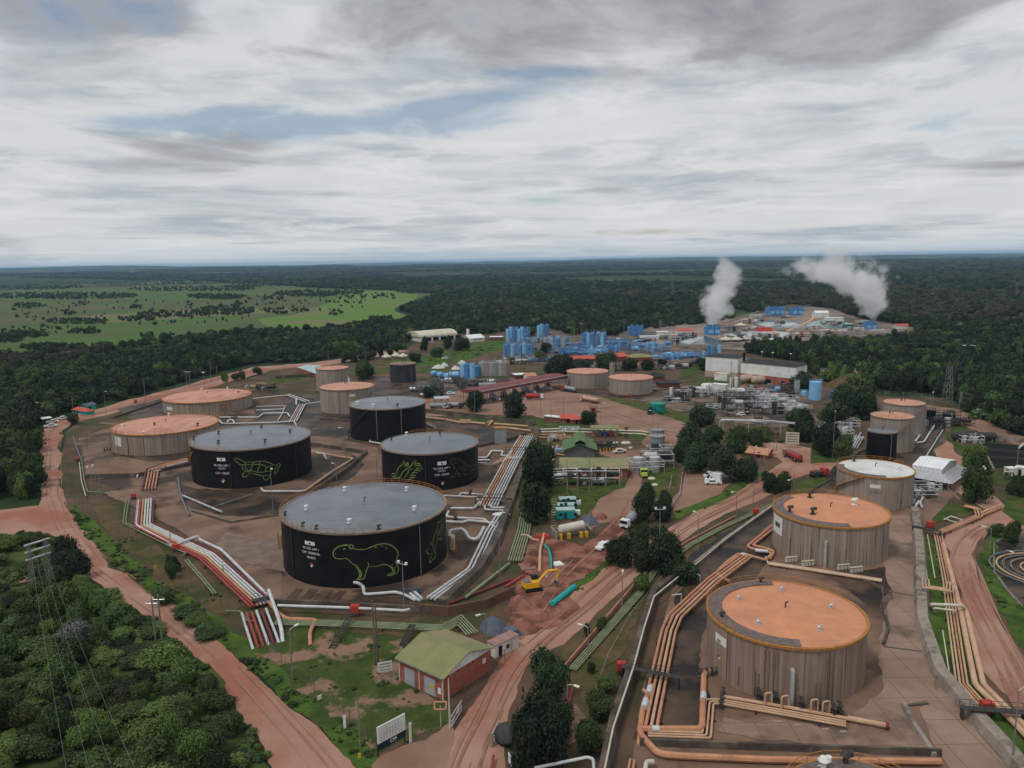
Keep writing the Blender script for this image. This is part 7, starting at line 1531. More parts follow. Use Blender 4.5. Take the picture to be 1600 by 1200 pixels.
def lattice(px, yb, yt, w0, w1, label, mat, cat='mast', name='lattice_mast'):
    b = G(px, yb); h = min(hgt(px, yb, yt), 62); t = thing(name, label, cat, b); m = MB(); n = max(6, int(h/3))
    cor = [(-1, -1), (1, -1), (1, 1), (-1, 1)]
    P = lambda k, i: (cor[k][0]*(w0+(w1-w0)*i/n)/2, cor[k][1]*(w0+(w1-w0)*i/n)/2, h*i/n)
    for k in range(4):
        m.tube([P(k, 0), P(k, n)], .11, 4)
        for i in range(n): m.tube([P(k, i), P((k+1) % 4, i+1)], .07, 3); m.tube([P(k, i), P((k+1) % 4, i)], .06, 3)
    m.build('lattice', mat, t, smooth=False); return t, h, b
lattice(1480, 632, 571, 3.4, 1.6, 'tall grey lattice mast at the edge of the right forest', m_pole)
lattice(704, 612, 545, 1.8, 1.2, 'slim lattice mast with floodlight head before the blue horizontal vessels', m_pole)
lattice(1500, 640, 612, .8, .6, 'short grey mast right of the tall lattice mast', m_pole)
for i, (x, yb, yt, lab) in enumerate([(737, 498, 486, 'left'), (1031, 520, 500, 'middle')]): lattice(x, yb, yt, 2, 1, 'small power pylon in the forest, '+['behind the arched warehouse', 'behind the rear blue tanks'][i], m_pole, 'pylon', 'power_pylon')
for i, (x, yb, yt) in enumerate([(1051, 470, 434), (1049, 452, 428), (783, 480, 452), (1587, 470, 440)]): lattice(x, yb, yt, 4, 1.5, ['distant power pylon left of the left steam plume', 'more distant power pylon left of the left steam plume', 'distant power pylon over the middle forest', 'distant power pylon at the right edge'][i], m_pole, 'pylon', 'power_pylon')
# H frame steel pylon in the thicket with its wires
a, b_ = G(53, 931), G(80, 921); h = hgt(53, 931, 850); d = (b_-a); ang = math.atan2(d.y, d.x); L = d.length
t = thing('steel_pylon', 'white H shaped steel pylon with three crossarms in the thicket', 'pylon', a, ang)
for x in (0, L):
    m = MB()
    for (u, v) in ((-.35, -.35), (.35, -.35), (.35, .35), (-.35, .35)): m.tube([(x+u*1.5, v*1.5, 0), (x+u*.7, v*.7, h)], .07, 4)
    for i in range(9): m.tube([(x-.45, -.3, h*i/9), (x+.45, .3, h*(i+1)/9)], .05, 3); m.tube([(x+.45, -.3, h*i/9), (x-.45, .3, h*(i+1)/9)], .05, 3)
    m.build('leg', m_pole, t, smooth=False)
for z in (h-.3, h-1.9, h-3.6): MB().box((L/2, 0, z), (L+1.6, .5, .22)).build('crossarm', m_galv, t, smooth=False)
e = G(175, 1290, 9)
for i in range(4):
    s_ = Vector((a.x, a.y, h-3.2))+(b_-a)*(.1+.27*i); f_ = Vector((e.x+(-4+3.2*i), e.y, 9)); P = []
    for k in range(13): u = k/12; q = s_.lerp(f_, u); q.z -= 4*2.5*u*(1-u); P.append(q)
    tag(MB().tube(P, .022, 4).build('power_line', m_steel), ORD[i]+' power line from the left hanging from the white steel pylon', 'wire', 'power lines over the thicket')
for i, (xb, yb, xt, yt) in enumerate([(243, 1000, 236, 935), (253, 1000, 247, 929)]):
    h = hgt(xb, yb, yt); b = G(xb, yb); t = thing('utility_pole', ['left pole of the grey pair at the thicket edge', 'right pole of the grey pair at the thicket edge'][i], 'pole', b)
    MB().tube([(0, 0, 0), (0, 0, h)], .16, 6).build('post', m_pole, t); MB().tube([(-1.2, 0, h-1), (1.2, 0, h-1)], .08, 4).build('crossarm', m_galv, t)
    for s_ in (-1, 0, 1): MB().cyl((s_, 0, h-.95), .09, .35, 6).build('insulator', m_white, t)
for i, (xb, yb, yt) in enumerate([(586, 1040, 938), (590, 1036, 945)]):
    h = hgt(xb, yb, yt); b = G(xb, yb); t = thing('wooden_pole', ['left one of the two old wooden poles below the dark wall', 'right one of the two old wooden poles below the dark wall'][i], 'pole', b)
    MB().tube([(0, 0, 0), (.1, 0, h*.5), (0, 0, h)], [.22, .18, .12], 7).build('post', m_wood, t)
    for z in (.45, .6, .72, .85): MB().tube([(-.7, 0, h*z), (.7, .1, h*z+.4)], .06, 4).build('crossarm', m_wood, t)
def text_obj(parent, txt, size, loc, mat, rx=math.pi/2, name='lettering'):
    cu = bpy.data.curves.new(name, 'FONT'); cu.body = txt; cu.size = size; cu.align_x = 'CENTER'; cu.align_y = 'CENTER'; cu.extrude = .03
    to = bpy.data.objects.new('tmp', cu); COL.objects.link(to); dg = bpy.context.evaluated_depsgraph_get(); me = bpy.data.meshes.new_from_object(to.evaluated_get(dg)); bpy.data.objects.remove(to)
    me.materials.clear(); me.materials.append(mat); o = bpy.data.objects.new(name, me); COL.objects.link(o); o.parent = parent; o.location = loc; o.rotation_euler = (rx, 0, 0); return o
# billboard
a, b_ = G(591, 1184), G(634, 1160); d = b_-a; L = d.length; ang = math.atan2(d.y, d.x); h = hgt(591, 1184, 1137)
t = thing('billboard', 'large white billboard with dark blue foot band, facing the bottom entrance', 'billboard', a, ang)
MB().box((L/2, 0, h*.45), (L, .18, h*.55)).build('panel', m_wwall, t, smooth=False); MB().box((L/2, 0, h*.22), (L, .16, h*.227)).build('foot_band', M('navy_panel', (.02, .027, .055), rough=.5), t, smooth=False)
for x in (.1, L-.1): MB().box((x, .16, 0), (.2, .15, h*.98)).build('post', m_dksteel, t, smooth=False)
gm = MB()
for r_ in range(4):
    for c_ in range(8): gm.box((L*(.12+.105*c_), -.10, h*(.52+.085*r_)), (L*.03, .02, h*.03))
gm.build('table_marks', m_steel, t, smooth=False); text_obj(t, 'CPF', h*.16, (L*.55, -.11, h*.34), m_white)
def sign(px0, y0, px1, y1, ytop, label, frac=.5, face=None, posts=2, txt=None, name='sign_board', lines=0):
    a, b_ = G(px0, y0), G(px1, y1); d = b_-a; L = max(.4, d.length); ang = math.atan2(d.y, d.x); h = hgt(px0, y0, ytop); t = thing(name, label, 'sign', a, ang)
    MB().box((L/2, 0, h*(1-frac)), (L, .1, h*frac)).build('panel', face or m_wwall, t, smooth=False)
    for i in range(posts): x = L*(.12+.76*i/max(1, posts-1)) if posts > 1 else L/2; MB().box((x, .1, 0), (.1, .08, h)).build('post', m_steel, t, smooth=False)
    for i in range(lines): MB().box((L*.5, -.06, h*(1-frac*(.2+.6*i/max(1, lines-1)))-.05), (L*.8, .02, h*frac*.07)).build('text_line', m_steel, t, smooth=False)
    if txt: text_obj(t, txt, h*frac*.7, (L/2, -.07, h*(1-frac/2)), m_steel)
    return t
sign(591, 1057, 613, 1053, 1036, 'low white sign with a line of writing beside the wooden poles', .72, lines=3)
sign(1227, 700, 1248, 701, 675, 'large pale notice board standing above the red junction', .75, face=m_pc, lines=4)
sign(497, 1106, 503, 1103, 1088, 'small white sign in the foreground grass', .35, posts=1); sign(242, 897, 246, 896, 884, 'small yellow and white road sign on the left verge', .5, face=m_yel, posts=1); sign(560, 1194, 564, 1193, 1178, 'small yellow sign at the bottom edge by the billboard', .45, face=m_yel, posts=1)
sign(795, 1196, 799, 1204, 1175, 'white notice at the bottom edge beside the dark trees', .7, posts=1); sign(537, 1140, 539, 1140, 1118, 'thin white marker post in the foreground grass', .9, posts=1); sign(640, 1162, 642, 1161, 1130, 'slim white concrete post right of the billboard', .98, posts=1); sign(852, 908, 856, 906, 896, 'white slat board lying by the dug earth', .6, posts=1); sign(1236, 712, 1242, 722, 706, 'white barrier stub at the red junction', .6, posts=1)
a = G(1207, 703); t = thing('letter_sign', 'row of big white standing letters at the red junction', 'sign', a, rad(-8)); sz = 13.5*((a-CPOS).dot(CF))/FPX/2.4
for i, ch in enumerate('CPF2'): text_obj(t, ch, sz*1.25, (sz*.85*i, 0, sz*1.2), m_white, name='letter')
for x in (0, sz*2.5): MB().tube([(x, .1, 0), (x, .1, sz*.8)], .06, 4).build('post', m_steel, t)
# gates and small frames in the foreground
a, b_ = G(704, 1140), G(721, 1112); d = b_-a; L = d.length; t = thing('steel_gate', 'open white tubular gate at the entrance by the brick shed', 'gate', a, math.atan2(d.y, d.x)); m = MB()
for z in (.2, 1.0, 1.9): m.tube([(0, 0, z), (L, 0, z)], .07, 5)
m.tube([(0, 0, .2), (L, 0, 1.9)], .06, 5); m.tube([(0, 0, 1.9), (L, 0, .2)], .05, 5); m.tube([(L, 0, .1), (L, 0, 2)], .08, 5); m.build('gate_frame', m_galv, t); MB().tube([(0, 0, 0), (0, 0, 2.6)], .12, 6).build('post', m_galv, t)
pole(703, 1140, 1060, 'plain', m_pc, .1); 
a = G(689, 1136); t = thing('framed_stand', 'orange rectangular frame on a post before the brick shed', 'stand', a); h = hgt(689, 1136, 1103); MB().tube([(0, 0, 0), (0, 0, h)], .1, 5).build('post', m_galv, t); f_ = MB()
for p, q in (((-.9, -.5), (.9, -.5)), ((.9, -.5), (.9, .5)), ((.9, .5), (-.9, .5)), ((-.9, .5), (-.9, -.5))): f_.tube([(p[0], p[1]+.1, h+p[1]*.6), (q[0], q[1]+.1, h+q[1]*.6)], .12, 5)
f_.build('frame', m_po, t, smooth=False)
a = G(772, 1160); t = thing('open_gate', 'grey steel gate leaf beside the dark car shaped cover', 'gate', a, 1.3); m = MB()
for z in (.2, 1.0, 1.9): m.tube([(-1, 0, z), (2.6, 0, z)], .07, 5)
m.tube([(2.6, 0, .1), (2.6, 0, 2)], .08, 5); m.build('gate_frame', m_galv, t); MB().box((-1.1, 0, 0), (.4, .4, 2.2)).build('post', m_conl, t)
a = G(792, 1155); tag(MB().sph((a.x, a.y, .9), (2.0, 2.6, 1.2), 12, 8).build('black_cover', m_dksteel), 'rounded black cover under the edge of the largest dark tree', 'cover')
t_ = pipe([(766, 1215, .4), (771, 1180, 1.0)], .22, 'r', 'red barrier arm at the bottom edge'); 
# tarpaulins and heaps
def heap(name, label, px, py, w, dd, h, mat, seed=1, cat='heap', rz=0, point=.0):
    b = G(px, py); dep = (b-CPOS).dot(CF)/FPX; W_ = w*dep/2; n = 18; vs = []; fs = []
    for i in range(7):
        k = i/6; z = h*(1-k**1.5) if not point else h*(1-k)
        for j in range(n):
            a = 6.283*j/n; q = 1+.22*noise.noise(Vector((math.cos(a)*1.5, math.sin(a)*1.5, seed+k)))
            vs.append((W_*k*q*math.cos(a), dd*k*q*math.sin(a), max(-.02, z*(1+.25*noise.noise(Vector((math.cos(a)*2*k, math.sin(a)*2*k, seed*3)))))))
    for i in range(6):
        for j in range(n): fs.append((i*n+j, (i+1)*n+j, (i+1)*n+(j+1) % n, i*n+(j+1) % n))
    o = MB().add(vs, fs).build(name, mat, loc=(b.x, b.y, 0), rz=rz, ang=25); return tag(o, label, cat)
heap('tarpaulin', 'crumpled slate blue tarpaulin heap behind the white cabin', 770, 980, 44, 3.6, 2.2, m_tarp, 2, 'tarpaulin'); heap('covered_heap', 'grey blue covered heap beside the turquoise cabins', 920, 818, 36, 3.4, 2.6, m_tarp, 5, 'heap')
heap('earth_heap', 'mound of dark red dug earth below the excavator', 812, 945, 36, 4, 2.0, m_reddk, 3); heap('earth_heap', 'mound of red earth left of the green hose', 830, 880, 30, 3.5, 1.5, m_reddk, 8); heap('earth_heap', 'small red heap behind the grey blue covered heap', 938, 808, 26, 2.6, 1.4, m_reddk, 9); heap('earth_heap', 'long red spoil ridge at the lower edge of the dug earth', 815, 975, 50, 2.4, 1.2, m_reddk, 12)
heap('bare_hillock', 'grassy hillock with bare red top behind the tall light blue tank', 1330, 604, 86, 12, 7, m_dry, 4, 'hill'); heap('soil_patch', 'bare red patch on top of the grassy hillock', 1336, 598, 20, 4, 7.6, m_tan, 6, 'hill')
heap('green_tarpaulin', 'green tarpaulin under the left grey tree', 681, 619, 26, 2.2, 1.6, m_teal, 7, 'tarpaulin'); heap('green_tarpaulin', 'smaller green tarpaulin under the right grey tree', 707, 614, 11, 1.6, 1.4, m_teal, 17, 'tarpaulin')
for i, (x, y, w_) in enumerate([(685, 575, 22), (694, 572, 14), (712, 577, 18), (722, 568, 14), (830, 563, 16), (848, 561, 14), (1195, 618, 22)]): heap('white_bags', ['wide', 'narrow', 'tall', 'rear', 'left', 'right', 'lone'][i]+' heap of white sacks '+rel(x, y).split(' and ')[0], x, y, w_, 3, 2.4, M('white_sacks', (.6, .6, .57), (.4, .4, .38), sc=1.5, rough=.8), i+20, 'sacks')
a, b_ = G(782, 1000), G(806, 985); d = b_-a; t = MB(); t.box((0, 0, 0), (5.2, 3.2, .25)); t.box((.6, 0, .25), (3.0, 2.8, 1.0), 0, (.7, .8)); tag(t.build('folded_sheet', m_tarp, loc=((a+b_)/2), rz=.5), 'flat slate sheet lying beside the tarpaulin heap', 'tarpaulin')
tag(pipe([(862, 944, .5), (897, 917, .5)], .62, 'g', 'long turquoise pipe lying on the dug earth', cat='pipe'), None).data.materials[0] = m_turq
o = pipe([(851, 852, .8), (857, 858, 1.6), (861, 872, .8), (862, 893, .2)], .28, 'g', 'curved turquoise hose above the excavator'); o.data.materials[0] = m_turq
for i, (x, y, w_, d_, m__, lab) in enumerate([(827, 856, 4, 3, m_tan, 'pale square slab left of the long pale pipe'), (824, 886, 3.5, 4, m_tan, 'pale broken slab left of the excavator'), (871, 882, 2.4, 2.6, m_wwall, 'white grating lying right of the turquoise hose'), (908, 821, 3.4, 3.2, m_galv, 'grey slab beside the cement silo yard'), (923, 822, 2.4, 3.2, m_tan, 'pinkish slab beside the grey slab')]):
    q = G(x, y); tag(MB().box((q.x, q.y, 0), (w_, d_, .3), .2*i).build('concrete_slab', m__), lab, 'slab')
for i in range(12):
    q = G(866-.35*i*.3, 781+4.1*i); tag(MB().box((q.x, q.y, 0), (1.6, .5, .2)).build('stepping_slab', m_conl), ORD[i]+' pale stepping slab from the top left of the cabins', 'slab', 'row of stepping slabs')
# cement silo yard
q = G(893, 838); t = thing('cement_silo', 'cream horizontal cement silo on yellow feet beside the cabins', 'silo', q, .25)
m = MB(); m.tube([(-3, 0, 2.2), (3, 0, 2.8)], 1.15, 14); m.sph((-3, 0, 2.2), (.7, 1.15, 1.15)); m.sph((3, 0, 2.8), (.7, 1.15, 1.15)); m.build('tank', m_pc, t)
for x in (-3.4, -1.2, 2.2, 3.6): MB().box((x, -1.4, 0), (.8, .8, 1.4)).build('foot', m_yel, t, smooth=False)
for x in (-4.6, 4.8): MB().box((x, .3, 0), (.4, 5, 2.2)).build('side_wall', m_conl, t, smooth=False)
q = G(848, 842); tag(MB().box((q.x, q.y, 0), (3.4, 2, 1.1), top=(.9, .8)).build('red_machine', m_red_p), 'small red machine at the pipe end above the dug earth', 'machine')
# hydrant monitors (red) on platforms
for i, (x, y, s_, lab) in enumerate([(555, 963, 1.5, 'red hose reel box on the dark wall under the capybara tank'), (275, 862, 1.1, 'red hydrant box in the shrubs beside the coloured pipes'), (209, 781, 1.0, 'red hydrant box at the top of the coloured pipes'), (971, 1053, 1.3, 'red hydrant box on the dark channel wall'), (1453, 828, 1.4, 'red hydrant box above the right rack'), (1541, 1118, 1.5, 'red hydrant box over the peach pipes at the right'), (1273, 744, 1.2, 'red hydrant box at the grass island'), (122, 722, .8, 'red hydrant box at the left yard fence'), (212, 630, 1.0, 'red hydrant box beside the long red road'), (116, 660, .9, 'red hydrant box near the guard house'), (1181, 806, 1.2, 'red hydrant box beside the sage pipes'), (984, 622, 1.2, 'red hydrant box at the foot of the right salmon roofed tank')]):
    q = G(x, y); t = thing('hydrant_box', lab, 'hydrant', q); MB().box((0, 0, .9), (1.3*s_, 1.0*s_, 1.0*s_), top=(.85, .85)).build('box', m_red_p, t); MB().box((0, 0, 0), (1.1*s_, .9*s_, .9)).build('stand', m_dksteel, t, smooth=False)
# gantries / stairs / valve groups
def gantry(p0, p1, h, wd, label, mat=m_dksteel, rails=True):
    a, b_ = G(*p0), G(*p1); d = b_-a; L = d.length; t = thing('walkway', label, 'walkway', a, math.atan2(d.y, d.x)); MB().box((L/2, 0, h), (L, wd, .12)).build('deck', mat, t, smooth=False)
    for x in (.2, L-.2): MB().box((x, 0, 0), (.2, wd*.8, h)).build('support', mat, t, smooth=False)
    if rails:
        m = MB()
        for y in (-wd/2, wd/2):
            m.tube([(0, y, h+1.1), (L, y, h+1.1)], .05, 4)
            for i in range(int(L/1.5)+1): m.tube([(i*1.5, y, h), (i*1.5, y, h+1.1)], .04, 4)
        m.build('railing', mat, t, smooth=False)
gantry((971, 1060), (1062, 1078), 2.2, 1.2, 'dark walkway crossing the orange bundle'); gantry((1425, 832), (1470, 842), 1.8, 1.2, 'dark walkway crossing the right wall at the red box'); gantry((1500, 1125), (1600, 1132), 2, 1.3, 'dark walkway crossing the peach pipes at the right edge'); gantry((742, 788), (800, 789), 2, .8, 'dark walkway over the upper white bundle'); gantry((790, 712), (826, 713), 2.2, .5, 'thin dark walkway over the white bundle beside the iguana tank'); gantry((395, 950), (425, 943), 1.6, 1.4, 'dark footbridge over the coloured bundle')
for i, (x0, y0, x1, y1, lab) in enumerate([(552, 955, 518, 1014, 'dark stair going down the bank below the red reel box'), (645, 975, 628, 1010, 'narrow dark stair down the bank behind the brick shed')]):
    a, b_ = G(x0, y0, 2.0), G(x1, y1, .1); m = MB(); n = 14; sd_ = Vector(((b_-a).y, -(b_-a).x, 0)).normalized()*.6
    for s_ in (-1, 1): m.tube([a+sd_*s_, b_+sd_*s_], .12, 4); m.tube([a+sd_*s_+Vector((0, 0, 1)), b_+sd_*s_+Vector((0, 0, 1))], .05, 4)
    for k in range(n): q = a.lerp(b_, (k+.5)/n); m.box((q.x, q.y, q.z-.05), (1.2, .35, .06), math.atan2(sd_.y, sd_.x))
    tag(m.build('stairway', m_dksteel, smooth=False), lab, 'stairs')
q = G(709, 862); t = thing('stair_tower', 'small ochre stair tower at the right side of the capybara tank', 'stairs', q, .2); m = MB()
for k in range(9): m.box((0, -1.4+.3*k, .35*k), (1.3, .3, .07))
m.build('treads', m_rimor, t, smooth=False); MB().tube([(-.7, -1.5, 1), (-.7, 1.2, 4.1)], .06, 4).build('railing', m_rimor, t); MB().cyl((-.2, 1.8, 0), .8, 3.6, 12).build('drum', m_pc, t)
def valves(px, py, n, ax, label, mat=m_dksteel, hh=1.6, sp=1.0):
    q = G(px, py); t = thing('valve_group', label, 'valves', q, ax)
    for i in range(n):
        m = MB(); x = (i-(n-1)/2)*sp; m.box((x, 0, .4), (.5, .6, .7)); m.tube([(x, 0, 1), (x, 0, hh)], .07, 5); m.cyl((x, 0, hh), .38, .08, 10); m.build('valve', mat, t)
    MB().box((0, 0, .1), (n*sp, .4, .35)).build('manifold', m_steel, t, smooth=False)
m_bv = M('blue_valve', (.05, .12, .22), (.04, .08, .14), sc=1)
valves(644, 930, 4, .3, 'group of dark blue valves below the capybara tank', m_bv); valves(735, 774, 3, 1.4, 'dark valve group right of the capybara tank roof'); valves(712, 814, 3, 1.4, 'dark valve group beside the right foot of the capybara tank'); valves(764, 720, 4, 1.4, 'dark valve group between iguana tank and white bundle'); valves(1108, 1058, 4, .2, 'dark valve group at the left foot of the nearest orange tank'); valves(1128, 1100, 5, 1.2, 'dark valve group at the start of the peach header')
for i, (x, y) in enumerate([(1185, 1098), (1212, 1103), (1252, 1112), (1280, 1115), (1302, 1122), (1312, 1119)]): valves(x, y, 3, 1.4, ORD[i]+' dark valve rack from the left on the header of the nearest orange tank', m_dksteel, 2.0, .7)
for i, (x, y) in enumerate([(1236, 880), (1262, 886), (1318, 892), (1338, 896)]): valves(x, y, 4, .2, ORD[i]+' valve rack from the left at the second orange tank', m_pc, 1.5, .8)
valves(366, 655, 3, .2, 'dark valve group behind the turtle tank at the white arch'); valves(168, 705, 3, .5, 'dark valve group at the left foot of the orange roofed left tank'); valves(462, 785, 2, 0, 'small valve group on the near side of the turtle tank'); valves(1425, 790, 3, .5, 'valve group right of the white roofed tank', m_white); valves(1448, 772, 3, .5, 'white valve group in front of the metal building', m_white, 1.8, 1.4); valves(860, 690, 3, .5, 'pale valve group left of the green roofed hall', m_pc); valves(705, 726, 3, .1, 'dark valve group in front of the looped white pipe'); valves(1185, 655, 4, .1, 'dark valve group under the ochre skid')
for k, (x, y) in enumerate([(1024, 713), (1019, 712), (1029, 712), (1035, 711), (1041, 710), (1014, 711), (1009, 709)]): q = G(x, y); tag(MB().cyl((q.x, q.y, 0), .32, 1.3, 8).build('bollard', m_yel), 'yellow bollard in the row before the twin grey tanks', 'bollard', 'yellow bollards before the grey tanks')
for k in range(6): q = G(938+5*k, 706-.6*k); tag(MB().cyl((q.x, q.y, 0), .35, 1.1, 8).build('bollard', m_yel), 'yellow bollard beside the dark skid right of the hall', 'bollard', 'yellow bollards right of the hall')
for i, (x, y, s_) in enumerate([(1018, 748, 1.2), (970, 702, .9), (985, 700, .8), (962, 692, 1.0), (955, 697, .8), (1023, 758, 1.0), (978, 692, 1.8)]): q = G(x, y); tag(MB().cyl((q.x, q.y, 0), 1.1*s_, .35, 14, r2=.9*s_).build('manhole', m_pc), ['yellowish round cap in front of the pipe frames', 'first small round cap on the yellowed lawn', 'second small round cap on the yellowed lawn', 'oval cap behind the lawn', 'small cap at the left of the lawn', 'pale cap lying near the curving wall', 'large pale disc on the yellowed lawn'][i], 'cover')
# ------------------------------------------------------------------ vehicles (length along +x)
m_tyre = M('tyre', (.015, .015, .016), rough=.9); m_carw = M('car_white', (.72, .73, .74), (.66, .67, .68), sc=1, rough=.3); m_limet = M('lime_cab', (.45, .58, .10), (.38, .5, .09), sc=1, rough=.4); m_tankr = M('tank_red', (.38, .06, .05), (.30, .05, .045), sc=1, rough=.45)
def wheels(t, xs, w, r):
    for x in xs:
        for s_ in (-1, 1):
            o = MB().tube([(x, s_*(w/2-.15), r), (x, s_*(w/2+.12), r)], r, 14).build('wheel', m_tyre, t); MB().tube([(x, s_*(w/2+.125), r), (x, s_*(w/2+.14), r)], r*.5, 8).build('rim', m_steel, o)
def at(px, py, rz, name, label, cat):
    return thing(name, label, cat, G(px, py), rz)
def van(px, py, rz, label, L=5.8, h=2.5, mat=m_carw):
    t = at(px, py, rz, 'van', label, 'van'); m = MB(); w_ = 2.0
    m.add([(x, y, z) for y in (-w_/2, w_/2) for x, z in ((-L/2, .4), (L/2, .4), (L/2, 1.0), (L/2-.7, 1.25), (L/2-1.4, h-.05), (-L/2+.1, h))], [(0, 1, 2, 3, 4, 5), (11, 10, 9, 8, 7, 6)]+[(i, i+6, (i+1) % 6+6, (i+1) % 6) for i in range(6)]); m.build('body', mat, t, ang=30)
    for s_ in (-1, 1): MB().box((-.5, s_*(w_/2+.01), 1.45), (L*.66, .04, .6)).build('side_window', m_glass, t, smooth=False)
    MB().add([(L/2-.68, -.85, 1.30), (L/2-.68, .85, 1.30), (L/2-1.33, .85, h-.15), (L/2-1.33, -.85, h-.15)], [(0, 1, 2, 3)]).build('windscreen', m_glass, t, smooth=False)
    wheels(t, (-L*.32, L*.32), w_, .38); return t
def pickup(px, py, rz, label, mat=m_carw, L=5.2, cover=False):
    t = at(px, py, rz, 'pickup', label, 'pickup truck'); w_ = 1.85; m = MB(); m.box((0, 0, .45), (L, w_, .55)); m.box((.35, 0, 1.0), (2.3, w_*.93, .75), top=(.78, .85)); m.box((-L*.33, w_*.47, 1.0), (L*.34, .08, .25)); m.box((-L*.33, -w_*.47, 1.0), (L*.34, .08, .25)); m.box((-L/2+.04, 0, 1.0), (.08, w_, .25)); m.build('body', mat, t)
    MB().box((.35, 0, 1.12), (2.12, w_*.93+.03, .42), top=(.88, .9)).build('windows', m_glass, t); wheels(t, (-L*.31, L*.32), w_, .38)
    for s_ in (-1, 1): MB().box((L/2+.01, s_*.65, .72), (.06, .3, .16)).build('headlight', m_wwall, t, smooth=False)
    return t
def truck(px, py, rz, label, cab, tank_, L=9.0, kind='tanker', cat='tank truck', nose=False):
    t = at(px, py, rz, 'tanker_truck' if kind == 'tanker' else 'truck', label, cat); w_ = 2.4
    MB().box((0, 0, .75), (L, .9, .3)).build('chassis', m_dksteel, t, smooth=False)
    c = MB(); c.box((L/2-1.0, 0, .8), (1.9, w_, 1.9), top=(.82, .92)); 
    if nose: c.box((L/2+.55, 0, .8), (1.4, w_*.8, 1.0), top=(.9, .85))
    c.build('cab', cab, t); MB().box((L/2-.06-.0, 0, 1.75), (.12, w_*.86, .75)).build('windscreen', m_glass, t, smooth=False)
    if kind == 'tanker':
        m = MB(); x0, x1 = -L/2+.1, L/2-2.4; m.tube([(x0, 0, 2.0), (x1, 0, 2.0)], 1.1, 16); m.sph((x0, 0, 2.0), (.35, 1.1, 1.1)); m.sph((x1, 0, 2.0), (.35, 1.1, 1.1)); m.build('tank', tank_, t); MB().box(((x0+x1)/2, 0, 3.05), ((x1-x0)*.85, .6, .15)).build('catwalk', m_steel, t, smooth=False)
    elif kind == 'box': MB().box((-1.1, 0, 1.1), (L-2.4, w_, 2.2)).build('box', tank_, t)
    elif kind == 'mixer': MB().tube([(-L/2+.4, 0, 2.7), (-L/2+1.5, 0, 2.6), (-.3, 0, 2.2), (L/2-2.3, 0, 1.8)], [.5, 1.15, 1.25, .6], 14).build('drum', tank_, t)
    elif kind == 'flat': MB().box((-1.1, 0, 1.1), (L-2.4, w_, .9), top=(.95, .95)).build('bed', tank_, t)
    wheels(t, (-L*.40, -L*.27, L*.30), w_, .5); return t
van(1117, 753, rad(180), 'white minibus with black windows on the parking ground', 6.2, 2.6); pickup(1114, 757, rad(176), 'white pickup parked in front of the minibus'); van(1112, 747, rad(184), 'white van mostly hidden behind the minibus', 5.0, 2.2)
truck(1004, 741, rad(-92), 'lime green truck on the narrow dirt road', m_limet, m_steel, 8, 'flat', 'truck', True)
pickup(943, 857, rad(-130), 'white pickup under the dark tree by the dug earth'); truck(984, 822, rad(-125), 'cement truck with grey drum and white cab on the dug earth road', m_carw, m_gray2, 7.5, 'mixer', 'truck')
truck(1238, 718, rad(100), 'red and grey tank truck turning at the red junction', m_steel, m_tankr, 10); truck(889, 612, rad(125), 'tank truck with red cab and grey tank, rear one on the truck yard', m_red_p, m_palegr, 10); truck(921, 629, rad(130), 'long peach coloured tank truck on the truck yard', m_pp, m_pp, 12); truck(836, 624, rad(-5), 'bright red tank truck with white cab on the truck yard', m_carw, m_red_p, 9)
truck(688, 639, rad(5), 'grey tank truck parked beside the small carport', m_steel, m_palegr, 10); truck(712, 638, rad(-15), 'grey and dark tank truck parked right of the first', m_dksteel, m_palegr, 8); truck(765, 606, rad(8), 'white and red tank truck behind the maroon canopy', m_red_p, m_palegr, 12)
for i in range(6): truck(770+17*i, 623-3.6*i, rad(100), 'tank truck under the maroon canopy, '+ORD[i]+' from the left', [m_steel, m_red_p, m_carw][i % 3], [m_palegr, m_steel, m_tankr][i % 3], 8)
pickup(1172, 612, rad(5), 'white car before the brown horizontal tanks'); truck(1162, 611, rad(90), 'dark red truck left of the white car', m_tankr, m_tankr, 6, 'box', 'truck'); pickup(1117, 640, rad(10), 'small pale green car beside the open sheds', M('pale_green_car', (.3, .42, .33), rough=.4)); pickup(703, 617, rad(190), 'white car at the green tarpaulins'); pickup(968, 708, rad(200), 'pale cream car near the lawn', m_pc); pickup(1157, 650, rad(0), 'small white car on the pale track', m_carw, 4.2)
pickup(97, 656, rad(40), 'white car parked at the roadside, upper one'); pickup(79, 668, rad(30), 'white car parked at the roadside, lower one'); pickup(82, 661, rad(30), 'white car parked under the carport'); canopy('carport', 'small white roofed carport by the long red road', (68, 663), (80, 661), 5, 2.6, m_roofw, 3); canopy('carport', 'small grey roofed shelter beside the parked tankers', (681, 634), (701, 633), 6, 3.6, m_galv, 3)
pickup(696, 561, rad(10), 'white car in front of the arched warehouse'); pickup(675, 536, rad(10), 'car beside the arched warehouse', m_galv); truck(1280, 745, rad(20), 'dark red truck parked on the grass island', m_red_p, m_dksteel, 6, 'flat', 'truck')
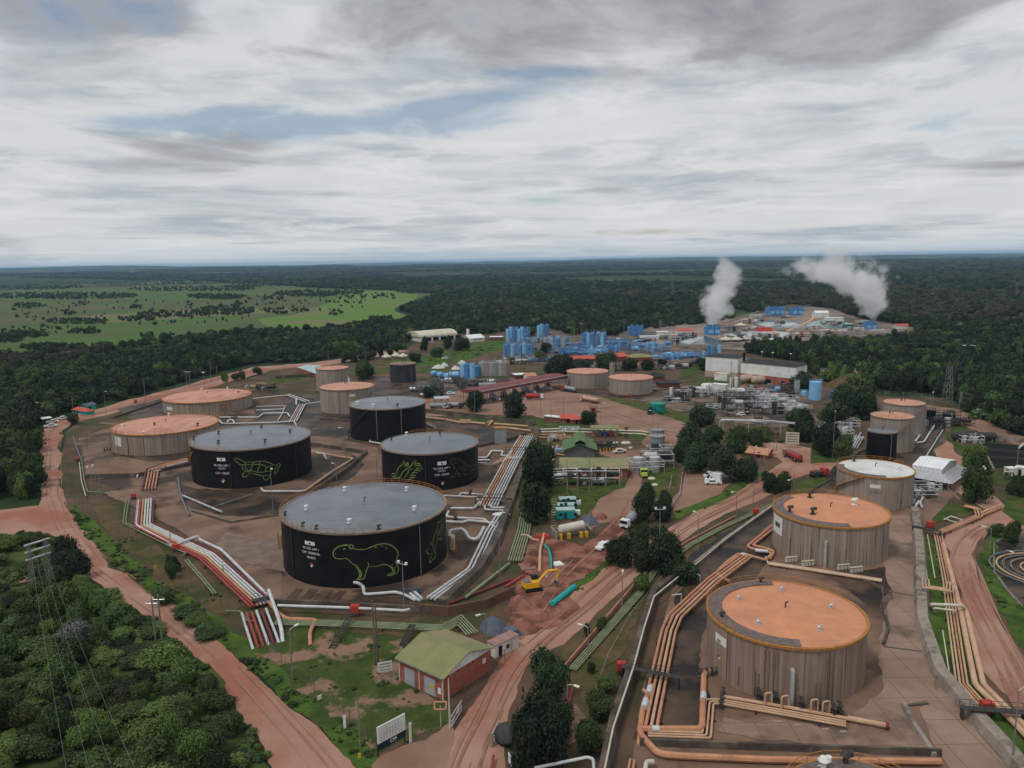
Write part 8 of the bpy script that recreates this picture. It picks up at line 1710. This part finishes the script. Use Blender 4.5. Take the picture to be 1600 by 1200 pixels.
# excavator
t = thing('excavator', 'yellow excavator reaching over the red dug earth', 'excavator', G(832, 922), rad(18)); m_exy = M('digger_yellow', (.75, .42, .02), (.65, .35, .02), sc=2, rough=.5)
for s_ in (-1, 1):
    m = MB(); m.add([(x, s_*1.15+y, z) for y in (-.3, .3) for x, z in ((-1.9, .25), (-1.6, .0), (1.6, .0), (1.9, .25), (1.9, .6), (1.6, .85), (-1.6, .85), (-1.9, .6))], [tuple(range(8)), tuple(range(15, 7, -1))]+[(i, (i+1) % 8, (i+1) % 8+8, i+8) for i in range(8)]); m.build('track', m_tyre, t, smooth=False)
MB().box((-.4, 0, 1.0), (3.4, 2.6, 1.15), top=(.92, .95)).build('body', m_exy, t); MB().box((-1.2, 0, 2.16), (1.5, 2.0, .25)).build('engine_cover', m_steel, t); MB().box((.7, .75, 2.0), (1.3, 1.0, 1.2), top=(.85, .9)).build('cab', m_glass, t)
m = MB()
for p, q, a_, c_ in (((.9, -.3, 1.6), (3.3, -.3, 4.0), .34, .30), ((3.3, -.3, 4.0), (5.4, -.3, 4.0), .30, .26)): m.tube([p, q], [a_, c_], 4)
m.build('boom', m_exy, t, smooth=False); MB().tube([(5.4, -.3, 4.2), (5.9, -.3, 3.4), (5.6, -.3, 1.6)], [.2, .28, .18], 4).build('stick', m_exy, t, smooth=False); MB().add([(5.2, -.8, 1.6), (5.9, -.8, 1.5), (5.9, -.8, .7), (5.1, -.8, .6), (5.2, .2, 1.6), (5.9, .2, 1.5), (5.9, .2, .7), (5.1, .2, .6)], [(3, 2, 1, 0), (4, 5, 6, 7), (0, 1, 5, 4), (1, 2, 6, 5), (2, 3, 7, 6)]).build('bucket', m_steel, t, smooth=False)
MB().tube([(1.2, -.3, 1.4), (2.6, -.3, 3.0)], .1, 6).build('hydraulic_ram', m_galv, t)
# ------------------------------------------------------------------ steam
def plume(label, base_px, prof, dens):
    """prof: rows of (photo y, photo x, half width px)"""
    bx, by = base_px; b = G(bx, by); dep = (b-CPOS).dot(CF); k = dep/FPX
    def pos(x, y):
        d = ray(x, y); s_ = b.y/d.y; return CPOS+d*s_
    sp = [(pos(x, y), w_*k) for y, x, w_ in prof]; z0, z1 = sp[0][0].z, sp[-1][0].z
    hb_ = MB()
    for i in range(len(sp)-1):
        (p, r0), (q, r1) = sp[i], sp[i+1]; n = 4
        for j in range(n+1):
            u = j/n; c = p.lerp(q, u); r_ = (r0+(r1-r0)*u); ry = min(r_, 16+.25*r_)
            hb_.sph((c.x, c.y, c.z), (r_*1.22, ry*1.25, max(5, min(r_, 12))), 14, 10)
    me = bpy.data.meshes.new('tmp'); me.from_pydata(hb_.v, [], hb_.f); o = bpy.data.objects.new('tmp', me); COL.objects.link(o)
    md = o.modifiers.new('r', 'REMESH'); md.mode = 'VOXEL'; md.voxel_size = 2.2; dg = bpy.context.evaluated_depsgraph_get(); m2 = bpy.data.meshes.new_from_object(o.evaluated_get(dg)); bpy.data.objects.remove(o)
    m2.materials.clear(); ob = bpy.data.objects.new('steam_plume', m2); COL.objects.link(ob)
    mt = bpy.data.materials.new('steam'); mt.use_nodes = True; T_ = mt.node_tree; T_.nodes.clear(); A_ = T_.nodes.new; K = T_.links.new
    g = A_('ShaderNodeNewGeometry'); sx = A_('ShaderNodeSeparateXYZ'); K(g.outputs['Position'], sx.inputs[0])
    def m_(op, a, b_=None, cl=False):
        n = A_('ShaderNodeMath'); n.operation = op; n.use_clamp = cl
        for i, v in enumerate((a, b_)):
            if v is None: continue
            if isinstance(v, (int, float)): n.inputs[i].default_value = v
            else: K(v, n.inputs[i])
        return n.outputs[0]
    zz = m_('DIVIDE', m_('SUBTRACT', sx.outputs[2], z0), z1-z0, True)
    x0 = min(p.x for p, r in sp); x1 = max(p.x for p, r in sp)+.01; rm = max(r for p, r in sp)
    cr = A_('ShaderNodeValToRGB'); K(zz, cr.inputs[0]); el = cr.color_ramp.elements
    for i, (p, r_) in enumerate(sp):
        q = (p.z-z0)/(z1-z0); e = el[0] if i == 0 else (el[1] if i == len(sp)-1 else el.new(q)); 
        if i == len(sp)-1: e = el[len(el)-1]
        e.position = q; e.color = ((p.x-x0)/(x1-x0), r_/rm, min(r_, 16+.25*r_)/rm, 1)
    sc_ = A_('ShaderNodeSeparateColor'); K(cr.outputs[0], sc_.inputs[0])
    cx = m_('ADD', m_('MULTIPLY', sc_.outputs[0], x1-x0), x0); r1 = m_('MULTIPLY', sc_.outputs[1], rm); r2 = m_('MULTIPLY', sc_.outputs[2], rm)
    def nz(s, d):
        n = A_('ShaderNodeTexNoise'); n.inputs['Scale'].default_value = s; n.inputs['Detail'].default_value = d; n.inputs['Roughness'].default_value = .62; K(g.outputs['Position'], n.inputs['Vector']); return n.outputs['Fac']
    dx = m_('DIVIDE', m_('SUBTRACT', sx.outputs[0], cx), r1); dy = m_('DIVIDE', m_('SUBTRACT', sx.outputs[1], b.y), r2)
    rr_ = m_('SQRT', m_('ADD', m_('MULTIPLY', dx, dx), m_('MULTIPLY', dy, dy)))
    v = m_('ADD', m_('SUBTRACT', .78, rr_), m_('MULTIPLY', m_('SUBTRACT', nz(.06, 5), .5), 2.6))
    v = m_('SUBTRACT', v, m_('MULTIPLY', m_('POWER', zz, 4), .45))
    v = m_('MULTIPLY', m_('MULTIPLY', v, 3.0, True), dens)
    fade = m_('SUBTRACT', 1.0, m_('MULTIPLY', m_('POWER', zz, 2), .72)); v = m_('MULTIPLY', v, fade)
    pv_ = A_('ShaderNodeVolumePrincipled'); pv_.inputs['Color'].default_value = (.97, .975, .98, 1); K(v, pv_.inputs['Density']); pv_.inputs['Anisotropy'].default_value = .2
    om_ = A_('ShaderNodeOutputMaterial'); K(pv_.outputs[0], om_.inputs['Volume']); m2.materials.append(mt)
    return tag(ob, label, 'steam', None, None)
plume('steam plume leaning right above the left cooling tower', (1116, 522), [(508, 1114, 10), (496, 1119, 20), (482, 1121, 26), (468, 1121, 27), (452, 1128, 29), (438, 1138, 30), (424, 1140, 30), (412, 1134, 34), (398, 1126, 30)], .18)
plume('wide steam plume drifting left above the right cooling tower', (1362, 514), [(501, 1362, 10), (490, 1364, 22), (476, 1363, 30), (462, 1358, 38), (449, 1342, 56), (438, 1326, 76), (427, 1312, 96), (414, 1306, 108), (400, 1302, 108)], .17)

for i, (x, y) in enumerate([(1200, 1108), (1226, 1113), (1272, 1119), (1290, 1122)]):
    q = G(x, y); m = MB(); m.tube(bend([Vector((-.6, 0, .3)), Vector((-.6, 0, 2.8)), Vector((.6, 0, 2.8)), Vector((.6, 0, .3))], .16), .16, 7); o = m.build('pipe_hoop', m_pp, loc=(q.x, q.y, 0), rz=.2)
    tag(o, ORD[i]+' upright peach pipe hoop from the left at the nearest orange tank', 'pipe', 'pipe hoops at the nearest orange tank')
pipe([(1128, 1088), (1240, 1107), (1330, 1124), (1386, 1134)], .3, 'p', 'long peach header pipe touching the foot of the nearest orange tank')
tag(MB().tube([G(1384, 1133.5, .8), G(1389, 1134.5, .8)], .55, 12).build('end_cap', m_pd), 'dark red end cap of the long peach header pipe', 'pipe cap')
for i, (x, y) in enumerate([(1216, 1130), (1246, 1136), (1290, 1142), (1318, 1146), (1058, 1153), (1086, 1153), (1210, 1106), (1265, 1114)]):
    q = G(x, y); tag(MB().box((q.x, q.y, 0), (1.0, .5, .35)).build('pipe_shoe', m_conl), ORD[i]+' small pale concrete pipe shoe along the peach header', 'pipe support', 'concrete pipe shoes')
for i, (p_, lab) in enumerate([([(1013, 1084, 1.25), (1016, 1074, 1.25)], 'white sleeve on the outer orange pipe, upper'), ([(1006, 1106, 1.25), (1009, 1094, 1.25)], 'white sleeve on the outer orange pipe, lower'), ([(1019, 1139, .85), (1030, 1139, .85)], 'white sleeve on the horizontal thick orange pipe'), ([(1098.5, 1094, .85), (1099.5, 1084, .85)], 'white sleeve on the upright thick orange pipe'), ([(1158, 866, .85), (1166, 867, .85)], 'white sleeve at the top of the orange bundle'), ([(1180, 860, .85), (1200, 862, .85)], 'white elbow sleeve left of the second orange tank')]):
    P = [G(*q) for q in p_]; tag(MB().tube(P, .54 if i < 4 else .42, 10).build('pipe_sleeve', m_pw), lab, 'pipe sleeve')
# ------------------------------------------------------------------ haze
hb = MB().box((0, 0, -1.5), (66000, 66000, 110))
mh = bpy.data.materials.new('haze_air'); mh.use_nodes = True; mh.node_tree.nodes.clear()
pv = mh.node_tree.nodes.new('ShaderNodeVolumePrincipled'); pv.inputs['Color'].default_value = (.42, .68, 1.0, 1); pv.inputs['Density'].default_value = 4.6e-5; pv.inputs['Anisotropy'].default_value = 0.0
om = mh.node_tree.nodes.new('ShaderNodeOutputMaterial'); mh.node_tree.links.new(pv.outputs[0], om.inputs['Volume'])
tag(hb.build('haze', mh, smooth=False), kind='stuff')
